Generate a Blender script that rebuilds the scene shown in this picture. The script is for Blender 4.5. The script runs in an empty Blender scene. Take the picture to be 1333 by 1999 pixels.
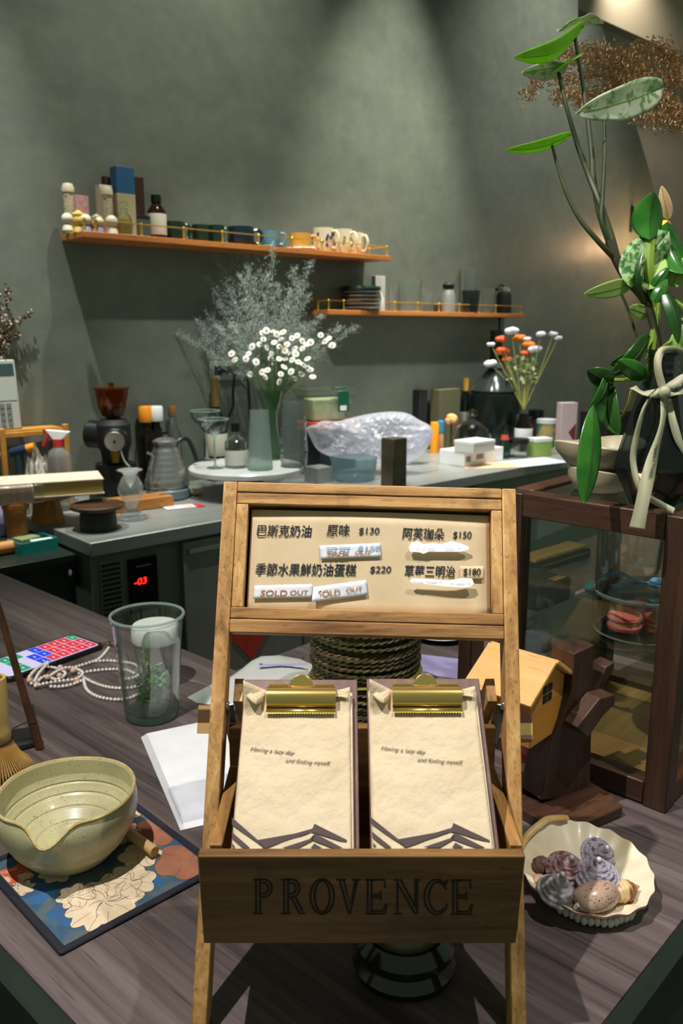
import bpy, math, random
from math import radians, sin, cos, pi, tan, atan2, sqrt
from mathutils import Vector, Matrix, noise
V = Vector
random.seed(7)
sc = bpy.context.scene
COL = sc.collection

# ------------------------------------------------------------------ camera
FPX = 1640.0                      # focal length in pixels of the 1333 x 1999 frame
PIT = radians(12.2)
CAM = V((0, 0, 1.5))
AF = V((0, cos(PIT), -sin(PIT))); AU = V((0, sin(PIT), cos(PIT))); AR = V((1, 0, 0))
cd = bpy.data.cameras.new('camera')
cd.sensor_fit = 'VERTICAL'; cd.sensor_height = 36.0; cd.sensor_width = 24.0
cd.lens = 36.0 * FPX / 1999.0
cd.clip_start = 0.02; cd.clip_end = 60
cd.dof.use_dof = True; cd.dof.focus_distance = 0.82; cd.dof.aperture_fstop = 12
cam = bpy.data.objects.new('camera', cd); COL.objects.link(cam)
cam.location = CAM; cam.rotation_euler = (pi / 2 - PIT, 0, 0)
sc.camera = cam

# ------------------------------------------------------------------ light, exposure
vs = sc.view_settings
vs.view_transform = 'Standard'; vs.look = 'None'; vs.gamma = 1.0; vs.use_curve_mapping = False
vs.exposure = 0.0
wd = bpy.data.worlds.new('world'); sc.world = wd; wd.use_nodes = True
bg = wd.node_tree.nodes['Background']
bg.inputs[0].default_value = (0.80, 1.0, 0.78, 1); bg.inputs[1].default_value = 0.20

def spot(name, loc, target, watts, angle, blend=0.5, size=0.03, col=(1, .93, .80)):
    l = bpy.data.lights.new(name, 'SPOT'); l.energy = watts; l.spot_size = radians(angle); l.spot_blend = blend
    l.shadow_soft_size = size; l.color = col
    o = bpy.data.objects.new(name, l); COL.objects.link(o); o.location = loc
    o.rotation_euler = (V(target) - V(loc)).to_track_quat('-Z', 'Y').to_euler()
    return o

spot('ceiling_spot_over_bar', (-.50, .47, 2.75), (0.02, .85, .95), 126, 70, .6, .012, (1, .96, .90))
spot('ceiling_spot_over_plant', (.62, .50, 2.78), (.34, .86, 1.05), 62, 52, .8, .015, (1, .97, .90))
spot('ceiling_spot_wall_left', (-1.01, 2.30, 4.5), (-1.38, 2.99, .95), 720, 31, 1.0, .03, (.98, 1, .95))
spot('ceiling_spot_wall_centre', (-.20, 3.10, 4.5), (-.45, 3.65, 1.5), 300, 64, 1.0, .03, (1, 1, .90))
spot('ceiling_spot_wall_middle', (.78, 3.93, 4.5), (.22, 4.46, 1.3), 740, 36, 1.0, .03, (1, .99, .88))
spot('ceiling_spot_counter', (-.20, 2.65, 3.2), (.25, 3.45, .85), 170, 75, .8, .02, (.98, 1, .97))
spot('ceiling_spot_far_counter', (.95, 3.75, 3.2), (1.1, 4.25, .85), 130, 60, .8, .02, (.98, 1, .98))

spot('wall_fill_far', (1.75, 4.75, 4.5), (1.15, 5.25, 1.9), 260, 66, 1.0, .03, (1, .99, .92))  # added broad fill that lifts the right part of the back wall
spot('niche_fill', (2.05, 6.85, 4.5), (2.62, 7.6, 2.6), 260, 90, 1.0, .03, (1, .90, .78))  # added fill, only there to brighten the beige wall behind the opening

# ------------------------------------------------------------------ geometry of the place
def ray(x, y): return AF + AR * ((x - 666.5) / FPX) - AU * ((y - 999.5) / FPX)
def onz(x, y, z):
    r = ray(x, y); return CAM + r * ((z - CAM.z) / r.z)
def ond(x, y, d): return CAM + ray(x, y) * d
def onpl(x, y, o, n):
    r = ray(x, y); return CAM + r * ((V(o) - CAM).dot(n) / r.dot(n))
def dep(P): return (V(P) - CAM).dot(AF)
def S(P): return dep(P) / FPX

TZ = .95        # bar top
KZ = .85        # kitchen worktop
WA = radians(48)
W = V((sin(WA), cos(WA), 0)); WN = V((W.y, -W.x, 0))          # along the wall, out of the wall
KROT = pi / 2 - WA
C0 = onz(176, 1061, KZ)                                        # near left corner of the steel worktop
KD = .75
W0 = C0 - WN * KD                                              # a point on the wall, at worktop height
def onwall(x, y, off=0): return onpl(x, y, W0 + WN * off, WN)
def K(x, y): return onz(x, y, KZ)
def B(x, y): return onz(x, y, TZ)
TU = V((.68, .733, 0)); TV = V((-.733, .68, 0))                # directions of the two arms of the bar

# ------------------------------------------------------------------ materials
def lin(c):
    def f(u):
        u /= 255.0
        return u / 12.92 if u <= .04045 else ((u + .055) / 1.055) ** 2.4
    return (f(c[0]), f(c[1]), f(c[2]), 1)
MATS = {}
def newmat(name):
    m = bpy.data.materials.new(name); m.use_nodes = True
    nt = m.node_tree; nt.nodes.clear()
    out = nt.nodes.new('ShaderNodeOutputMaterial')
    return m, nt, out
def N(nt, t, **kw):
    n = nt.nodes.new(t)
    for k, v in kw.items(): setattr(n, k, v)
    return n
def coords(nt, scale=(1, 1, 1), rot=(0, 0, 0)):
    tc = N(nt, 'ShaderNodeTexCoord'); mp = N(nt, 'ShaderNodeMapping')
    mp.inputs['Scale'].default_value = scale; mp.inputs['Rotation'].default_value = rot
    nt.links.new(tc.outputs['Object'], mp.inputs[0]); return mp.outputs[0]
def ramp(nt, fac, stops):
    r = N(nt, 'ShaderNodeValToRGB'); e = r.color_ramp.elements
    e[0].position, e[0].color = stops[0][0], stops[0][1]
    e[1].position, e[1].color = stops[-1][0], stops[-1][1]
    for p_, c_ in stops[1:-1]:
        x = e.new(p_); x.color = c_
    nt.links.new(fac, r.inputs[0]); return r.outputs[0]
def mat(name, c, rough=.5, metal=0., c2=None, scale=30, bump=0., bscale=None, stretch=(1, 1, 1), spec=.5, emit=None,
        es=0., sss=0., coat=0., trans=0., alpha=1., speck=None, speck_scale=300, speck_size=.2, det=4, sharp=(.3, .7), bdist=.002):
    if name in MATS: return MATS[name]
    m, nt, out = newmat(name)
    b = N(nt, 'ShaderNodeBsdfPrincipled'); nt.links.new(b.outputs[0], out.inputs[0])
    b.inputs['Roughness'].default_value = rough; b.inputs['Metallic'].default_value = metal
    b.inputs['Specular IOR Level'].default_value = spec; b.inputs['Coat Weight'].default_value = coat
    b.inputs['Coat Roughness'].default_value = .1
    b.inputs['Transmission Weight'].default_value = trans; b.inputs['Alpha'].default_value = alpha
    col = lin(c); b.inputs['Base Color'].default_value = col
    if sss:
        b.inputs['Subsurface Weight'].default_value = sss; b.inputs['Subsurface Radius'].default_value = (.01, .008, .004)
    if emit:
        b.inputs['Emission Color'].default_value = lin(emit); b.inputs['Emission Strength'].default_value = es
    cv = coords(nt, stretch)
    cur = None
    if c2 is not None:
        nz = N(nt, 'ShaderNodeTexNoise'); nz.inputs['Scale'].default_value = scale; nz.inputs['Detail'].default_value = det
        nt.links.new(cv, nz.inputs['Vector'])
        cur = ramp(nt, nz.outputs[0], [(sharp[0], col), (sharp[1], lin(c2))])
    if speck is not None:
        vo = N(nt, 'ShaderNodeTexVoronoi'); vo.inputs['Scale'].default_value = speck_scale
        nt.links.new(coords(nt), vo.inputs['Vector'])
        msk = N(nt, 'ShaderNodeMath', operation='LESS_THAN'); nt.links.new(vo.outputs['Distance'], msk.inputs[0])
        n2 = N(nt, 'ShaderNodeTexNoise'); n2.inputs['Scale'].default_value = speck_scale * .25
        nt.links.new(coords(nt), n2.inputs['Vector'])
        ml = N(nt, 'ShaderNodeMath', operation='MULTIPLY'); nt.links.new(n2.outputs[0], ml.inputs[0]); ml.inputs[1].default_value = speck_size * 2
        nt.links.new(ml.outputs[0], msk.inputs[1])
        mx = N(nt, 'ShaderNodeMix', data_type='RGBA'); nt.links.new(msk.outputs[0], mx.inputs[0])
        if cur: nt.links.new(cur, mx.inputs[6])
        else: mx.inputs[6].default_value = col
        mx.inputs[7].default_value = lin(speck); cur = mx.outputs[2]
    if cur: nt.links.new(cur, b.inputs['Base Color'])
    if bump:
        nb = N(nt, 'ShaderNodeTexNoise'); nb.inputs['Scale'].default_value = bscale or scale * 2; nb.inputs['Detail'].default_value = 5
        nt.links.new(cv, nb.inputs['Vector'])
        bp = N(nt, 'ShaderNodeBump'); bp.inputs['Strength'].default_value = bump; bp.inputs['Distance'].default_value = bdist
        nt.links.new(nb.outputs[0], bp.inputs['Height']); nt.links.new(bp.outputs[0], b.inputs['Normal'])
    MATS[name] = m; return m

def wood(name, stops, axis='x', scale=60, along=.06, rough=.55, bump=.15, rot=(0, 0, 0), pores=True, knots=0.):
    if name in MATS: return MATS[name]
    m, nt, out = newmat(name)
    b = N(nt, 'ShaderNodeBsdfPrincipled'); nt.links.new(b.outputs[0], out.inputs[0]); b.inputs['Roughness'].default_value = rough
    s = [1, 1, 1]; s['xyz'.index(axis)] = along
    cv = coords(nt, s, rot)
    n1 = N(nt, 'ShaderNodeTexNoise'); n1.inputs['Scale'].default_value = scale; n1.inputs['Detail'].default_value = 6; n1.inputs['Roughness'].default_value = .65
    n1.inputs['Distortion'].default_value = .4
    nt.links.new(cv, n1.inputs['Vector'])
    n2 = N(nt, 'ShaderNodeTexNoise'); n2.inputs['Scale'].default_value = scale * .18; n2.inputs['Detail'].default_value = 3
    nt.links.new(cv, n2.inputs['Vector'])
    ad = N(nt, 'ShaderNodeMath', operation='MULTIPLY_ADD'); nt.links.new(n1.outputs[0], ad.inputs[0]); ad.inputs[1].default_value = .6
    m2 = N(nt, 'ShaderNodeMath', operation='MULTIPLY'); nt.links.new(n2.outputs[0], m2.inputs[0]); m2.inputs[1].default_value = .4
    nt.links.new(m2.outputs[0], ad.inputs[2])
    k = len(stops) - 1
    col = ramp(nt, ad.outputs[0], [(.33 + .34 * i / k, lin(c)) for i, c in enumerate(stops)])
    if pores:
        n4 = N(nt, 'ShaderNodeTexNoise'); n4.inputs['Scale'].default_value = scale * 5; n4.inputs['Detail'].default_value = 2
        s4 = [1, 1, 1]; s4['xyz'.index(axis)] = along * 1.6
        nt.links.new(coords(nt, s4, rot), n4.inputs['Vector'])
        f4 = ramp(nt, n4.outputs[0], [(.60, (0, 0, 0, 1)), (.70, (.5, .5, .5, 1))])
        m4 = N(nt, 'ShaderNodeMix', data_type='RGBA'); nt.links.new(f4, m4.inputs[0]); nt.links.new(col, m4.inputs[6])
        d = stops[0]; m4.inputs[7].default_value = lin((d[0] * .8, d[1] * .75, d[2] * .75)); col = m4.outputs[2]
    if knots:
        n3 = N(nt, 'ShaderNodeTexNoise'); n3.inputs['Scale'].default_value = 22; n3.inputs['Detail'].default_value = 5
        nt.links.new(coords(nt), n3.inputs['Vector'])
        f = ramp(nt, n3.outputs[0], [(.60, (0, 0, 0, 1)), (.72, (knots, knots, knots, 1))])
        mx = N(nt, 'ShaderNodeMix', data_type='RGBA'); nt.links.new(f, mx.inputs[0]); nt.links.new(col, mx.inputs[6])
        d = stops[0]; mx.inputs[7].default_value = lin((d[0] * .6, d[1] * .55, d[2] * .55)); col = mx.outputs[2]
    nt.links.new(col, b.inputs['Base Color'])
    bp = N(nt, 'ShaderNodeBump'); bp.inputs['Strength'].default_value = bump; bp.inputs['Distance'].default_value = .001
    nt.links.new(n1.outputs[0], bp.inputs['Height']); nt.links.new(bp.outputs[0], b.inputs['Normal'])
    MATS[name] = m; return m

def glass(name, tint=(252, 254, 253), edge=(180, 200, 191), rough=.03, strength=1.5, body=0., bodyc=(200, 210, 205), bump=0., bscale=60):
    """thin walled glass: clear straight on, tinted and mirror-like at grazing angles; body adds a frosted share"""
    if name in MATS: return MATS[name]
    m, nt, out = newmat(name)
    lw = N(nt, 'ShaderNodeLayerWeight'); lw.inputs[0].default_value = .5
    tc = ramp(nt, lw.outputs['Facing'], [(.45, lin(tint)), (.97, lin(edge))])
    tr = N(nt, 'ShaderNodeBsdfTransparent'); nt.links.new(tc, tr.inputs[0])
    gl = N(nt, 'ShaderNodeBsdfGlossy'); gl.inputs['Roughness'].default_value = rough
    fr = lw
    pw = N(nt, 'ShaderNodeMath', operation='POWER'); nt.links.new(lw.outputs['Facing'], pw.inputs[0]); pw.inputs[1].default_value = 3.5
    mu = N(nt, 'ShaderNodeMath', operation='MULTIPLY_ADD', use_clamp=True); nt.links.new(pw.outputs[0], mu.inputs[0]); mu.inputs[1].default_value = .7 * strength; mu.inputs[2].default_value = .035 * strength
    mix = N(nt, 'ShaderNodeMixShader'); nt.links.new(mu.outputs[0], mix.inputs[0]); nt.links.new(tr.outputs[0], mix.inputs[1]); nt.links.new(gl.outputs[0], mix.inputs[2])
    last = mix.outputs[0]
    if bump:
        nb = N(nt, 'ShaderNodeTexVoronoi'); nb.inputs['Scale'].default_value = bscale
        nt.links.new(coords(nt), nb.inputs['Vector'])
        bp = N(nt, 'ShaderNodeBump'); bp.inputs['Strength'].default_value = bump; bp.inputs['Distance'].default_value = .003
        nt.links.new(nb.outputs[0], bp.inputs['Height'])
        for q in (gl, lw): nt.links.new(bp.outputs[0], q.inputs['Normal'])
    if body:
        df = N(nt, 'ShaderNodeBsdfDiffuse'); df.inputs[0].default_value = lin(bodyc)
        tl = N(nt, 'ShaderNodeBsdfTranslucent'); tl.inputs[0].default_value = lin(bodyc)
        a = N(nt, 'ShaderNodeMixShader'); a.inputs[0].default_value = .5
        nt.links.new(df.outputs[0], a.inputs[1]); nt.links.new(tl.outputs[0], a.inputs[2])
        m3 = N(nt, 'ShaderNodeMixShader'); m3.inputs[0].default_value = body
        nt.links.new(last, m3.inputs[1]); nt.links.new(a.outputs[0], m3.inputs[2]); last = m3.outputs[0]
    nt.links.new(last, out.inputs[0]); MATS[name] = m; return m

def leafmat(name, c, c2, vein, scale=60, sharp=(.4, .6), rough=.4, thru=.35):
    if name in MATS: return MATS[name]
    m, nt, out = newmat(name)
    b = N(nt, 'ShaderNodeBsdfPrincipled'); b.inputs['Roughness'].default_value = rough
    n1 = N(nt, 'ShaderNodeTexNoise'); n1.inputs['Scale'].default_value = scale; n1.inputs['Detail'].default_value = 3
    nt.links.new(coords(nt), n1.inputs['Vector'])
    col = ramp(nt, n1.outputs[0], [(sharp[0], lin(c)), (sharp[1], lin(c2))])
    nt.links.new(col, b.inputs['Base Color'])
    t = N(nt, 'ShaderNodeBsdfTranslucent'); t.inputs[0].default_value = lin(vein)
    mx = N(nt, 'ShaderNodeMixShader'); mx.inputs[0].default_value = thru
    nt.links.new(b.outputs[0], mx.inputs[1]); nt.links.new(t.outputs[0], mx.inputs[2]); nt.links.new(mx.outputs[0], out.inputs[0])
    MATS[name] = m; return m

# ------------------------------------------------------------------ mesh builder
class M:
    def __init__(s, mtx=None): s.v = []; s.f = []; s.m = []; s.mi = 0; s.x = mtx or Matrix.Identity(4)
    def add(s, vs, fs):
        k = len(s.v); s.v += [s.x @ V(p) for p in vs]
        for f in fs: s.f.append([i + k for i in f]); s.m.append(s.mi)
        return s
    def box(s, x0, x1, y0, y1, z0, z1):
        p = [(x, y, z) for z in (z0, z1) for y in (y0, y1) for x in (x0, x1)]
        return s.add(p, [(0, 2, 3, 1), (4, 5, 7, 6), (0, 1, 5, 4), (2, 6, 7, 3), (0, 4, 6, 2), (1, 3, 7, 5)])
    def cbox(s, c, d):
        return s.box(c[0] - d[0] / 2, c[0] + d[0] / 2, c[1] - d[1] / 2, c[1] + d[1] / 2, c[2] - d[2] / 2, c[2] + d[2] / 2)
    def hexa(s, b4, t4):
        return s.add(list(b4) + list(t4), [(3, 2, 1, 0), (4, 5, 6, 7), (0, 1, 5, 4), (1, 2, 6, 5), (2, 3, 7, 6), (3, 0, 4, 7)])
    def prism(s, poly, z0, z1):
        n = len(poly)
        vs = [(p[0], p[1], z0) for p in poly] + [(p[0], p[1], z1) for p in poly]
        return s.add(vs, [tuple(range(n))[::-1], tuple(range(n, 2 * n))] + [(i, (i + 1) % n, n + (i + 1) % n, n + i) for i in range(n)])
    def lathe(s, prof, n=28, c=(0, 0, 0), sx=1, sy=1, fn=None):
        vs = []; ring = []
        for r, z in prof:
            if r <= 1e-6: ring.append([len(vs)]); vs.append((c[0], c[1], c[2] + z)); continue
            ids = []
            for i in range(n):
                a = 2 * pi * i / n; rr, zz = (r, z) if fn is None else fn(r, z, a)
                ids.append(len(vs)); vs.append((c[0] + rr * cos(a) * sx, c[1] + rr * sin(a) * sy, c[2] + zz))
            ring.append(ids)
        fs = []
        for a, b in zip(ring, ring[1:]):
            for i in range(n):
                j = (i + 1) % n
                if len(a) == 1 and len(b) == 1: continue
                if len(a) == 1: fs.append((a[0], b[j], b[i])[::-1] if False else (b[i], a[0], b[j]))
                elif len(b) == 1: fs.append((a[i], a[j], b[0]))
                else: fs.append((a[i], a[j], b[j], b[i]))
        return s.add(vs, fs)
    def ball(s, c, r, n=12, k=8):
        if not hasattr(r, '__len__'): r = (r, r, r)
        vs = []; fs = []
        vs.append((c[0], c[1], c[2] - r[2]))
        for j in range(1, k):
            t = -pi / 2 + pi * j / k
            for i in range(n):
                a = 2 * pi * i / n; vs.append((c[0] + r[0] * cos(t) * cos(a), c[1] + r[1] * cos(t) * sin(a), c[2] + r[2] * sin(t)))
        vs.append((c[0], c[1], c[2] + r[2])); top = len(vs) - 1
        for i in range(n):
            j = (i + 1) % n
            fs.append((0, 1 + j, 1 + i)); fs.append((top, top - n + i, top - n + j))
            for q in range(k - 2):
                a = 1 + q * n; fs.append((a + i, a + j, a + n + j, a + n + i))
        return s.add(vs, fs)
    def tube(s, pts, r, n=8, cap=True, flat=1.0):
        pts = [V(p) for p in pts]; L = len(pts)
        if not hasattr(r, '__len__'): r = [r] * L
        vs = []; prev = None
        for i in range(L):
            t = (pts[min(i + 1, L - 1)] - pts[max(i - 1, 0)])
            if t.length < 1e-9: t = V((0, 0, 1))
            t.normalize()
            if prev is None:
                u = t.cross(V((0, 0, 1)))
                if u.length < .05: u = t.cross(V((1, 0, 0)))
            else:
                u = prev - t * prev.dot(t)
            u.normalize(); prev = u; w = t.cross(u)
            for j in range(n):
                a = 2 * pi * j / n; vs.append(pts[i] + (u * cos(a) + w * sin(a) * flat) * r[i])
        fs = [(i * n + j, i * n + (j + 1) % n, (i + 1) * n + (j + 1) % n, (i + 1) * n + j) for i in range(L - 1) for j in range(n)]
        if cap: fs += [tuple(range(n))[::-1], tuple(range((L - 1) * n, L * n))]
        return s.add(vs, fs)
    def grid(s, fn, nu, nv):
        vs = [fn(i / nu, j / nv) for j in range(nv + 1) for i in range(nu + 1)]
        return s.add(vs, [(j * (nu + 1) + i, j * (nu + 1) + i + 1, (j + 1) * (nu + 1) + i + 1, (j + 1) * (nu + 1) + i) for j in range(nv) for i in range(nu)])
    def poly(s, pts): return s.add(pts, [tuple(range(len(pts)))])
    def strip(s, pts, w, up, z=0):
        """flat pen stroke of width w along pts, facing up"""
        pts = [V(p) for p in pts]; vs = []; L = len(pts)
        for i in range(L):
            t = pts[min(i + 1, L - 1)] - pts[max(i - 1, 0)]
            if t.length < 1e-9: t = V((1, 0, 0))
            u = t.normalized().cross(V(up)).normalized() * w / 2
            vs += [pts[i] - u, pts[i] + u]
        return s.add(vs, [(2 * i, 2 * i + 1, 2 * i + 3, 2 * i + 2) for i in range(L - 1)])
    def text(s, body, h, width=None, shear=0., off=0., org=(0, 0, 0), ex=(1, 0, 0), ey=(0, 1, 0), align='LEFT'):
        c = bpy.data.curves.new('t', 'FONT'); c.body = body; c.size = 1; c.shear = shear; c.offset = off; c.align_x = align; c.resolution_u = 4
        o = bpy.data.objects.new('t', c); COL.objects.link(o); bpy.context.view_layer.update()
        me = bpy.data.meshes.new_from_object(o)
        xs = [v.co.x for v in me.vertices]; x0, x1 = min(xs), max(xs)
        kx = h if width is None else width / (x1 - x0)
        O = V(org); ex = V(ex); ey = V(ey); sh = x0 if align == 'LEFT' else 0
        s.add([O + ex * ((v.co.x - sh) * kx) + ey * (v.co.y * h) for v in me.vertices], [tuple(p.vertices) for p in me.polygons])
        bpy.data.objects.remove(o); bpy.data.curves.remove(c); bpy.data.meshes.remove(me)
        return s

def obj(name, m, mats, parent=None, loc=None, rot=None, bevel=0, sub=0, solid=0, angle=35, flat=False, label=None, soff=0):
    me = bpy.data.meshes.new(name); me.from_pydata(m.v, [], m.f)
    if not isinstance(mats, (list, tuple)): mats = [mats]
    for q in mats: me.materials.append(q)
    me.polygons.foreach_set('material_index', m.m)
    me.validate(); me.update()
    if not flat:
        me.shade_smooth(); me.set_sharp_from_angle(angle=radians(angle))
    o = bpy.data.objects.new(name, me); COL.objects.link(o)
    if loc is not None: o.location = loc
    if rot is not None: o.rotation_euler = rot
    if parent: o.parent = parent
    if label: o['label'] = label
    if solid:
        d = o.modifiers.new('thick', 'SOLIDIFY'); d.thickness = solid; d.offset = soff
    if bevel:
        d = o.modifiers.new('bevel', 'BEVEL'); d.width = bevel; d.segments = 2; d.limit_method = 'ANGLE'; d.angle_limit = radians(40)
    if sub:
        d = o.modifiers.new('sub', 'SUBSURF'); d.levels = sub; d.render_levels = sub
    return o
def tag(o, label, cat, group=None, kind=None):
    if label: o['label'] = label
    if cat: o['category'] = cat
    if group: o['group'] = group
    if kind: o['kind'] = kind
    return o
def thing(name, label, cat, loc=(0, 0, 0), rz=0., group=None):
    o = bpy.data.objects.new(name, None); COL.objects.link(o); o.empty_display_size = .05
    o.location = loc; o.rotation_euler = (0, 0, rz)
    return tag(o, label, cat, group)
def struct(name, m, mats, **kw):
    o = obj(name, m, mats, **kw); o['kind'] = 'structure'; return o
def dup(root, loc, label, rz=None, group=None):
    r = root.copy(); COL.objects.link(r); r.location = loc
    if rz is not None: r.rotation_euler = (0, 0, rz)
    r['label'] = label
    if group: r['group'] = group
    for ch in list(root.children):
        c = ch.copy(); COL.objects.link(c); c.parent = r
        for g in ch.children:
            d = g.copy(); COL.objects.link(d); d.parent = c
    return r
def spline(pts, n=8):
    P = [V(p) for p in pts]; out = []
    for i in range(len(P) - 1):
        a, b, c, d = P[max(i - 1, 0)], P[i], P[i + 1], P[min(i + 2, len(P) - 1)]
        for k in range(n):
            t = k / n
            out.append(.5 * (2 * b + (c - a) * t + (2 * a - 5 * b + 4 * c - d) * t * t + (3 * b - a - 3 * c + d) * t ** 3))
    out.append(P[-1]); return out
def wallprof(outer, t, base=0.):
    """a vessel profile (outer then inner) from outer wall [(r,z)...] with wall thickness t and bottom thickness base"""
    inner = [(max(r - t, 0.0005), z if i else z + (base or t)) for i, (r, z) in enumerate(outer)]
    return [(0, outer[0][1])] + outer + inner[::-1] + [(0, inner[0][1])]
# ------------------------------------------------------------------ shared materials
GREY = mat('brushed_steel', (176, 178, 172), .42, .55, c2=(150, 153, 148), scale=40, stretch=(.05, 1, 8))
STEELDOOR = mat('steel_door', (150, 153, 140), .45, .45, c2=(130, 134, 122), scale=8)
GOLD = mat('brass', (236, 190, 76), .28, .7)
BLACK = mat('black_plastic', (18, 20, 19), .35)
MATTE = mat('matte_black', (14, 16, 15), .7)
WHITE = mat('white_plastic', (232, 232, 230), .35)
PAPERW = mat('white_paper', (236, 236, 238), .6, c2=(222, 223, 228), scale=25)
CLEAR = glass('clear_glass')
PANE = glass('pane_glass', (250, 253, 251), (190, 210, 200), .01, 1.0)
KRAFT = mat('kraft_paper', (216, 194, 160), .8, c2=(204, 180, 144), scale=35, bump=.05, bscale=400)
WOODZ = wood('stand_wood_upright', [(104, 68, 36), (190, 142, 84), (230, 186, 124)], 'z', 90, .07, knots=.55)
WOODX = wood('stand_wood_across', [(104, 66, 34), (188, 140, 84), (230, 186, 126)], 'x', 90, .07, knots=.6)
WOODP = wood('stand_wood_panel', [(66, 44, 22), (112, 78, 38), (146, 104, 54)], 'x', 70, .07, knots=.55)
WALNUT = wood('walnut', [(38, 25, 20), (64, 42, 32), (88, 60, 46)], 'z', 70, .06, .42)
WALNUTX = wood('walnut_across', [(42, 27, 20), (70, 45, 33), (96, 65, 46)], 'x', 70, .06, .42)

# ------------------------------------------------------------------ the setting
def wallmat():
    m, nt, out = newmat('grey_green_plaster')
    b = N(nt, 'ShaderNodeBsdfPrincipled'); nt.links.new(b.outputs[0], out.inputs[0])
    n1 = N(nt, 'ShaderNodeTexNoise'); n1.inputs['Scale'].default_value = 2.2; n1.inputs['Detail'].default_value = 9; n1.inputs['Roughness'].default_value = .62; n1.inputs['Distortion'].default_value = .25
    nt.links.new(coords(nt, (1, 1, 1.6)), n1.inputs['Vector'])
    c = ramp(nt, n1.outputs[0], [(.3, lin((110, 115, 104))), (.5, lin((118, 123, 111))), (.7, lin((128, 132, 117)))])
    nt.links.new(c, b.inputs['Base Color'])
    r = N(nt, 'ShaderNodeMapRange'); r.inputs[3].default_value = .34; r.inputs[4].default_value = .52
    n2 = N(nt, 'ShaderNodeTexNoise'); n2.inputs['Scale'].default_value = 7; nt.links.new(coords(nt), n2.inputs['Vector'])
    nt.links.new(n2.outputs[0], r.inputs[0]); nt.links.new(r.outputs[0], b.inputs['Roughness'])
    n5 = N(nt, 'ShaderNodeTexNoise'); n5.inputs['Scale'].default_value = 14; n5.inputs['Detail'].default_value = 8; n5.inputs['Roughness'].default_value = .75
    nt.links.new(coords(nt), n5.inputs['Vector'])
    mm = N(nt, 'ShaderNodeMix', data_type='RGBA', blend_type='MULTIPLY'); mm.inputs[0].default_value = 1
    nt.links.new(c, mm.inputs[6]); nt.links.new(ramp(nt, n5.outputs[0], [(.3, (.78, .79, .78, 1)), (.7, (1.0, 1.0, 1.0, 1))]), mm.inputs[7]); nt.links.new(mm.outputs[2], b.inputs['Base Color'])
    bp = N(nt, 'ShaderNodeBump'); bp.inputs['Strength'].default_value = .12; bp.inputs['Distance'].default_value = .008
    n3 = N(nt, 'ShaderNodeTexNoise'); n3.inputs['Scale'].default_value = 5; n3.inputs['Detail'].default_value = 6; nt.links.new(coords(nt, (1, 1, 2.5)), n3.inputs['Vector'])
    nt.links.new(n3.outputs[0], bp.inputs['Height']); nt.links.new(bp.outputs[0], b.inputs['Normal'])
    return m
PLASTER = wallmat()
WBASE = V((W0.x, W0.y, 0))
Xw = Matrix(((W.x, -WN.x, 0, 0), (W.y, -WN.y, 0, 0), (0, 0, 1, 0), (0, 0, 0, 1)))       # local x along wall, local -y out of it
def wl(x, y): P = onwall(x, y) - WBASE; return (P.dot(W), P.z)
outl = [wl(*q) for q in ((1128, -140), (1128, 47), (1174, 50), (1197, 112), (1226, 195), (1252, 280), (1272, 350), (1286, 415), (1296, 470), (1304, 540))]
r1 = outl[-1][0]
poly = [(-2.2, 0), (9, 0), (9, outl[-1][1] - .25), (r1 + .35, outl[-1][1] - .25), (r1 + .12, outl[-1][1] - .18)] + outl[::-1] + [(outl[0][0], 4.7), (-2.2, 4.7)]
m = M(Xw @ Matrix.Rotation(pi / 2, 4, 'X')); m.prism(poly, -.16, 0)
struct('wall_back', m, PLASTER, loc=WBASE, flat=True)
BEIGE = mat('beige_plaster', (178, 164, 148), .7, c2=(162, 150, 134), scale=3)
m = M(Xw); m.box(2.2, 9, .75, .87, 0, 4.7); struct('wall_right', m, BEIGE, loc=WBASE, flat=True)
Pb = onwall(1190, 45, -.66) - WBASE
m = M(Xw); m.box(2.2, 9, .66, .748, Pb.z, Pb.z + .5); struct('trim_1', m, mat('soffit_paint', (176, 166, 142), .7), loc=WBASE, flat=True)
CEIL = mat('ceiling_paint', (120, 122, 112), .8)
m = M(Xw); m.box(-2.2, 9, -4.6, 1.0, 4.702, 4.8); struct('ceiling', m, CEIL, loc=WBASE, flat=True)
FLOORM = mat('concrete_floor', (92, 90, 84), .55, c2=(76, 74, 70), scale=4)
m = M(Xw); m.box(-2.2, 9, -4.6, 1.0, -.1, -.0005); struct('floor', m, FLOORM, loc=WBASE, flat=True)

# wall lamp behind the plant
SC = onwall(1231, 428)
t = thing('wall_lamp', 'dark metal wall lamp with a glowing orange bulb half hidden behind the plant', 'lamp', SC, KROT)
m = M(); m.box(-.012, .012, -.014, 0, -.085, .085); obj('wall_plate', m, MATTE, t, bevel=.003)
m = M(); m.tube([(0, -.012, .03), (0, -.25, .03)], .006); m.tube([(0, -.25, .03), (0, -.25, -.03)], .010); obj('arm', m, MATTE, t)
m = M(); m.ball((0, -.25, -.085), (.04, .04, .055), 16, 10)
obj('bulb', m, mat('warm_bulb', (255, 170, 90), .4, emit=(255, 138, 48), es=5.5), t)
l = bpy.data.lights.new('wall_lamp_glow', 'POINT'); l.energy = 9; l.color = (1, .62, .33); l.shadow_soft_size = .05
o = bpy.data.objects.new('wall_lamp_glow', l); COL.objects.link(o); o.location = SC + WN * .25 + V((0, 0, -.16))

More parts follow.
